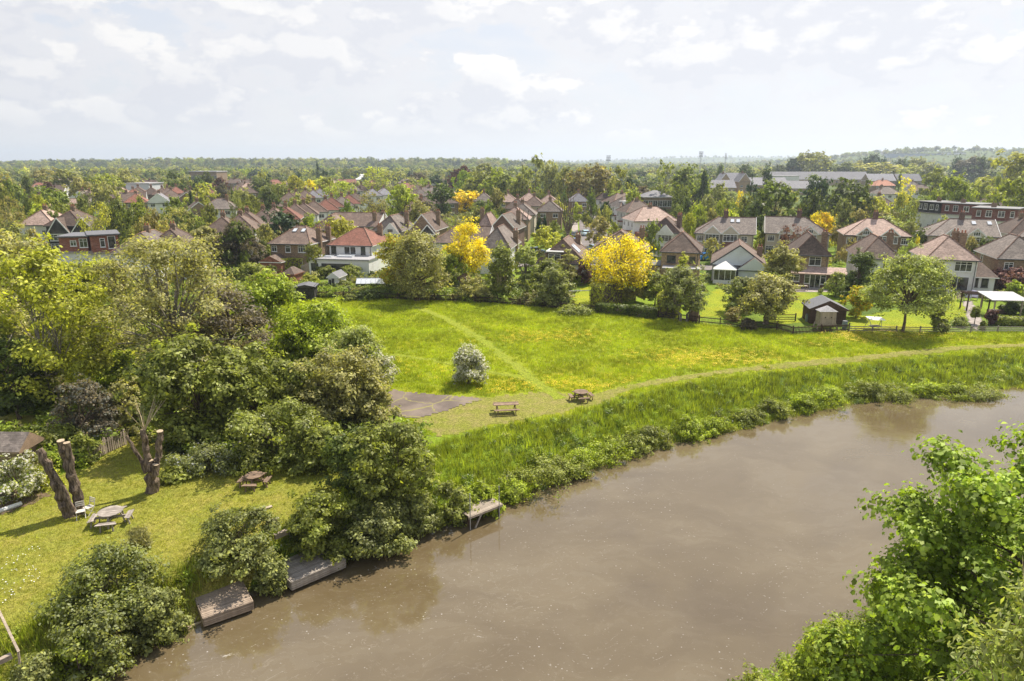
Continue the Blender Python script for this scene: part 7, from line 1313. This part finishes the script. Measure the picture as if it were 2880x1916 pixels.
for root, wm, rm, kind, pp in FH:
    zn = 'on the distant right hill' if pp[1] < 432 else 'in the far left suburb' if pp[0] < 430 else 'in the left suburb' if pp[0] < 920 else 'in the centre-left suburb' if pp[0] < 1390 else 'around the side road' if pp[0] < 1850 else 'in the right suburb'
    dp = '' if 'hill' in zn else (' near row' if pp[1] > 570 else ' middle row' if pp[1] > 540 else ' far row' if pp[1] > 515 else ' farthest row')
    l = '%s %s house %s,%s' % (ROOFN[rm.name], 'white' if wm == WWHITE else 'cream' if wm == WCREAM else 'brick', zn, dp) if dp else 'small white gabled house ' + zn
    lab.setdefault(l, []).append((pp[0], root))
for l, lst in lab.items():
    lst.sort(key=lambda q: q[0]); n = len(lst)
    for i, (px, root) in enumerate(lst):
        if n == 1: root['label'] = l
        else:
            o = 'leftmost' if i == 0 else 'rightmost' if i == n - 1 else (ORD[i] + ' from left' if i < (n + 1) // 2 else ORD[n - 1 - i] + ' from right'); root['label'] = l + ', ' + o + ' of %d' % n
        w_ = root['label'].split()
        if len(w_) > 16: root['label'] = ' '.join(w_[:len(l.split()) - (len(w_) - 16)]).rstrip(',') + ', ' + ' '.join(w_[len(l.split()):])
        if n > 1 and not root.get('group'): root['group'] = 'trees in the gardens and streets' if 'house' not in root.name else 'houses among the trees'
# ------------------------------------------------------------------ what nobody could count: woods, grass, bank plants
r = np.random.default_rng(21)
FARM = {k: folmat('woodland_' + k, mul(COLR[k], .80), var=.25, clump=.02) for k in ('g', 'dg', 'ol', 'yg', 'ev', 'lg')}
def recol(me, m): q = me.copy(); q.materials.clear(); q.materials.append(m); return q
fm = [recol(proto('far_%d' % (i % 3))[0], FARM[k]) for i, k in enumerate(('g', 'dg', 'ol', 'g', 'yg', 'dg', 'ol', 'ev', 'lg', 'g', 'dg'))] + [recol(proto('farcone_0')[0], FARM['ev'])]
pts = []; n = 0
y = np.concatenate([r.uniform(300, 700, 1500), r.uniform(650, 1500, 4200), r.uniform(1400, 3000, 7500), r.uniform(3000, 6000, 3500)]); x = r.uniform(-.84, .84, len(y)) * y
HX = np.array([h[0].location.x for h in HOUSES]); HY = np.array([h[0].location.y for h in HOUSES])
keep = np.ones(len(y), bool)
for hx, hy in zip(HX, HY):
    if hy < 800: keep &= ~((np.abs(x - hx - 5) < 12) & (y > hy - 16) & (y < hy + 12))
for cx0, cx1, yy in ((160, 420, 540), (120, 260, 410),): keep &= ~((x > cx0) & (x < cx1) & (y > yy - 90) & (y < yy + 22))
ppx = 1440 + 1920 * x / (y * CP + 3); low_ = ((x > 940) & (x < 1190) & (y > 1480) & (y < 1800)) | ((x > 880) & (x < 1500) & (y > 1790) & (y < 1880))
x, y, ppx, low_ = x[keep], y[keep], ppx[keep], low_[keep]; z = ht(x, y) - .3; sc_ = r.uniform(6, 13.5, len(y)) * np.where(y > 1400, 1.12, 1) * np.where(y > 3000, 1.25, 1)
sc_ = np.where(y < 650, sc_ * np.where(x < 0, .68, .8), sc_); sc_ = np.where((ppx > 1930) & (ppx < 2780) & (y < 560), np.minimum(sc_, 4.5), sc_); sc_ = np.where(low_, np.minimum(sc_, 5.5), sc_)
scatter('distant_woodland', np.stack([x, y, z], 1), sc_, fm, tilt=.03)['label'] = 'hazy woodland and treetops reaching the horizon'
r = np.random.default_rng(22)
def blade_mesh(name, n, h, w_, spread, m, bend=.35):
    a = r.uniform(0, 6.28, n); hh = h * r.uniform(.5, 1.2, n); b = np.stack([np.cos(a), np.sin(a), 0 * a], 1); pos = r.uniform(-spread, spread, (n, 3)) * [1, 1, 0]; t = np.stack([-np.sin(a), np.cos(a), 0 * a], 1) * w_
    V = np.stack([pos - t, pos + t, pos + b * (hh * bend)[:, None] + np.stack([0 * a, 0 * a, hh], 1)], 1).reshape(-1, 3); return npmesh(name, V, np.arange(n * 3).reshape(n, 3), m)
GM = folmat('grass_blades', (.325, .39, .022), trans=.3, var=.3, clump=.2); GM2 = folmat('grass_blades_yellow', (.38, .41, .03), trans=.3, var=.3, clump=.2); GML = folmat('lawn_blades', (.32, .325, .05), trans=.3, var=.3)
GB = folmat('bank_grass', (.27, .325, .032), trans=.35, var=.4, clump=.35); GB2 = folmat('bank_grass_pale', (.32, .36, .05), trans=.35, var=.35, clump=.35); NET = folmat('bank_nettles', (.22, .29, .035), trans=.35, var=.4, clump=.35); CPAR = folmat('bank_cow_parsley', (.17, .25, .05), blossom=(.5, .5, .4), bl=.88)
BUT = mat('buttercup_petals', lambda t: prin(t, (.72, .50, .01), .5, .3))
def sample(poly, n, seed=1):
    q = np.array(poly); rr = np.random.default_rng(seed); lo, hi = q.min(0), q.max(0); p_ = rr.uniform(lo, hi, (n, 2)); return p_[in_poly(p_[:, 0], p_[:, 1], poly)]
paths = []
for o in bpy.data.objects:
    if o.name.split('.')[0] in ('riverside_path', 'mown_path', 'worn_verge', 'cracked_tarmac_hardstanding', 'trodden_path'):
        co = np.zeros(len(o.data.vertices) * 3); o.data.vertices.foreach_get('co', co); paths.append(co.reshape(-1, 3)[:, :2])
PA = np.concatenate(paths); cells = set(map(tuple, np.floor(PA / .5).astype(int)))
def offpath(p_): return np.array([tuple(c) not in cells for c in np.floor(p_ / .5).astype(int)])
mp = sample(mead_poly, 90000, 3); mp = mp[mp[:, 1] < 104]; mp = mp[offpath(mp)]; Zp = ht(mp[:, 0], mp[:, 1]) + .01
near = np.hypot(mp[:, 0], mp[:, 1])
scatter('meadow_grass', np.column_stack([mp, Zp]), r.uniform(.55, 1.25, len(mp)), [blade_mesh('tuft', 13, .24, .022, .20, GM), blade_mesh('tuft', 12, .22, .02, .22, GM), blade_mesh('tuft', 11, .26, .02, .2, GM2)])['label'] = 'thick sunlit meadow grass'
def fz(x, y): return np.sin(x * .16 + 1.2 + .5 * np.sin(y * .3)) * np.cos(y * .33 + .7) + .6 * np.sin(x * .05 - y * .11 + 2)
bp = sample(mead_poly, 60000, 4); v = fz(bp[:, 0], bp[:, 1]) + r.normal(size=len(bp)) * .35; bp = bp[(v > 1.15) & (bp[:, 1] < 100)]; bp = bp[offpath(bp)]
fl_ = []
for _ in range(7):
    c = r.uniform(-.25, .25, 3); s_ = .035; z_ = r.uniform(.2, .3); fl_.append([(c[0] - s_, c[1], z_), (c[0], c[1] - s_, z_ + .01), (c[0] + s_, c[1], z_), (c[0], c[1] + s_, z_ + .01)])
V = np.array(fl_).reshape(-1, 3); fmesh = npmesh('buttercups', V, np.arange(len(V)).reshape(-1, 4), BUT)
scatter('buttercups', np.column_stack([bp, ht(bp[:, 0], bp[:, 1])]), r.uniform(.8, 1.3, len(bp)), [fmesh])['label'] = 'drifts of yellow buttercups in the meadow'
lp = sample(lawn_poly, 26000, 5)
scatter('lawn_grass', np.column_stack([lp, ht(lp[:, 0], lp[:, 1]) + .01]), r.uniform(.5, 1.1, len(lp)), [blade_mesh('tuft', 10, .08, .014, .16, GML), blade_mesh('tuft', 9, .07, .014, .18, GM2)])['label'] = 'short mown lawn grass'
# daisies
dp = sample(gp([(0, 1290), (90, 1250), (100, 1330), (0, 1400)]), 130, 6)
dm = npmesh('daisies', np.array([[(-.03, 0, .07), (0, -.03, .07), (.03, 0, .07), (0, .03, .07)]]).reshape(-1, 3), np.array([[0, 1, 2, 3]]), WPNT)
scatter('daisies', np.column_stack([dp, ht(dp[:, 0], dp[:, 1])]), r.uniform(.7, 1.4, len(dp)), [dm])['label'] = 'white daisies dotted over the near lawn'
# far bank vegetation
bx = r.uniform(-22, 78, 130000); by = r.uniform(20, 72, 130000); d = pdist(bx, by, FAR); Wf = 4.2 + 2.8 * sm((bx - 2) / 18)
pm_ = in_poly(bx, by, mead_poly); lm = in_poly(bx, by, lawn_poly)
k = (d > -.15) & (d < Wf + 2.2) & ~pm_ & ~(lm & (d > 3)); bx, by, d = bx[k], by[k], d[k]
def plant(name, nn, h, rad, ls, m, lw=.5, pr='dome'):
    C, N, L, cl = crown_points(r, h, rad * 2, .02, pr, 8, rad * .4, 40, .07, nn, .9); return leaves_mesh(name, C, N, ls, m, r, lw=lw)
# keep decks free
dk_o = [o for o in bpy.data.objects if o.name.startswith('river_deck')]
free = np.ones(len(bx), bool)
for o in dk_o: free &= np.hypot(bx - o.location.x - 1.3, by - o.location.y - 1.2) > 2.4
bx, by, d = bx[free], by[free], d[free]
sel = r.uniform(size=len(bx)) < .62; P3 = np.column_stack([bx, by, ht(bx, by)])
scatter('bank_grass', P3[sel], r.uniform(.6, 1.3, sel.sum()), [blade_mesh('tuft', 16, .55, .022, .25, GB), blade_mesh('tuft', 16, .5, .02, .28, GB), blade_mesh('tuft', 12, .6, .02, .22, GB2)])['label'] = 'long rank grass covering the far riverbank'
s2 = (~sel) & (r.uniform(size=len(bx)) < np.where(d < 2.2, .34, .10) * (.4 + .9 * (wob(bx, by, 2.2) > 0)))
scatter('bank_weeds', P3[s2], r.uniform(.45, 1.05, s2.sum()), [plant('clump', 240, .75, .5, .11, NET), plant('clump', 240, .65, .45, .11, GB), plant('clump', 200, .8, .4, .10, NET), plant('clump', 200, .7, .4, .10, CPAR), plant('clump', 200, .6, .5, .11, GB2)])['label'] = 'nettles and cow parsley along the far riverbank'
# near bank
nx = r.uniform(5, 60, 30000); ny = r.uniform(5, 50, 30000); dn = -pdist(nx, ny, NEAR); k = (dn > 0) & (dn < 9); nx, ny = nx[k][:5000], ny[k][:5000]
scatter('near_bank_weeds', np.column_stack([nx, ny, ht(nx, ny)]), r.uniform(.5, 1.1, len(nx)), [plant('clump', 160, .8, .5, .11, NET), blade_mesh('tuft', 16, .55, .022, .25, GB)])['label'] = 'rank weeds on the near riverbank'
# undergrowth below the left thicket and in the gardens
ux = r.uniform(-75, 4, 16000); uy = r.uniform(40, 105, 16000); k = ~in_poly(ux, uy, mead_poly) & ~in_poly(ux, uy, lawn_poly) & (pdist(ux, uy, FAR) > 3.5) & ((ux < -6.5) | (uy > 70))
for cpoly in (gp([(-80, 955), (110, 958), (120, 995), (-80, 1000)]), gp([(230, 815), (330, 800), (340, 860), (230, 870)]), gp([(880, 905), (1170, 910), (1170, 1003), (880, 1000)]), gp([(905, 930), (1420, 903), (1300, 950), (1000, 1003)])): k &= ~in_poly(ux, uy, cpoly)
ux, uy = ux[k], uy[k]
scatter('thicket_undergrowth', np.column_stack([ux, uy, ht(ux, uy)]), r.uniform(.6, 1.8, len(ux)), [plant('clump', 220, .9, .55, .15, NET), plant('clump', 220, .8, .5, .15, FARM['dg']), plant('clump', 200, .7, .5, .14, FARM['ol']), plant('clump', 200, .7, .5, .14, GB)])['label'] = 'mixed undergrowth beneath the left trees'
gx = r.uniform(-110, 110, 5200); gy = r.uniform(92, 330, 5200) ; k = (np.abs(gx) < gy * .82) & (gy > np.interp(gx, [f.x for f in FL], [f.y for f in FL]) + 1.5)
for l_ in [o for o in bpy.data.objects if o.name.startswith(('garden_lawn', 'patio', 'garden_path', 'gravel_bed'))]:
    co = np.zeros(len(l_.data.vertices) * 3); l_.data.vertices.foreach_get('co', co); co = co.reshape(-1, 3); lo, hi = co.min(0) - .3, co.max(0) + .3
    k &= ~((gx > lo[0]) & (gx < hi[0]) & (gy > lo[1]) & (gy < hi[1]))
for hx, hy in zip(HX, HY): k &= ~((gx > hx - 2) & (gx < hx + 12) & (gy > hy - 4) & (gy < hy + 9))
k &= ~((np.abs(gx - (19.5 + (gy - 150) * .09)) < 5.5) & (gy > 118)); k &= np.abs(gy - (131 - gx * .145)) > 4.5
gx, gy = gx[k], gy[k]
scatter('garden_planting', np.column_stack([gx, gy, ht(gx, gy)]), r.uniform(.8, 2.6, len(gx)), [plant('clump', 150, .8, .55, .2, FARM[q]) for q in ('dg', 'g', 'ol', 'lg', 'yg', 'g')])['label'] = 'low borders and shrubs filling the back gardens'
# ------------------------------------------------------------------ haze
def hazemat(t):
    v = t.new('ShaderNodeVolumePrincipled'); v.inputs['Color'].default_value = (.75, .86, 1, 1); v.inputs['Density'].default_value = 1.9e-4; v.inputs['Anisotropy'].default_value = .35; return v.outputs[0]
hm = bpy.data.materials.new('haze'); hm.use_nodes = True; t = NT(hm.node_tree); t.n.clear(); o_ = t.new('ShaderNodeOutputMaterial'); t.l.new(hazemat(t), o_.inputs['Volume'])
tag(MB().box(-6600, 6600, -200, 7600, -5, 135).obj('haze', hm), kind='stuff', label='thin blue summer haze over the whole plain')
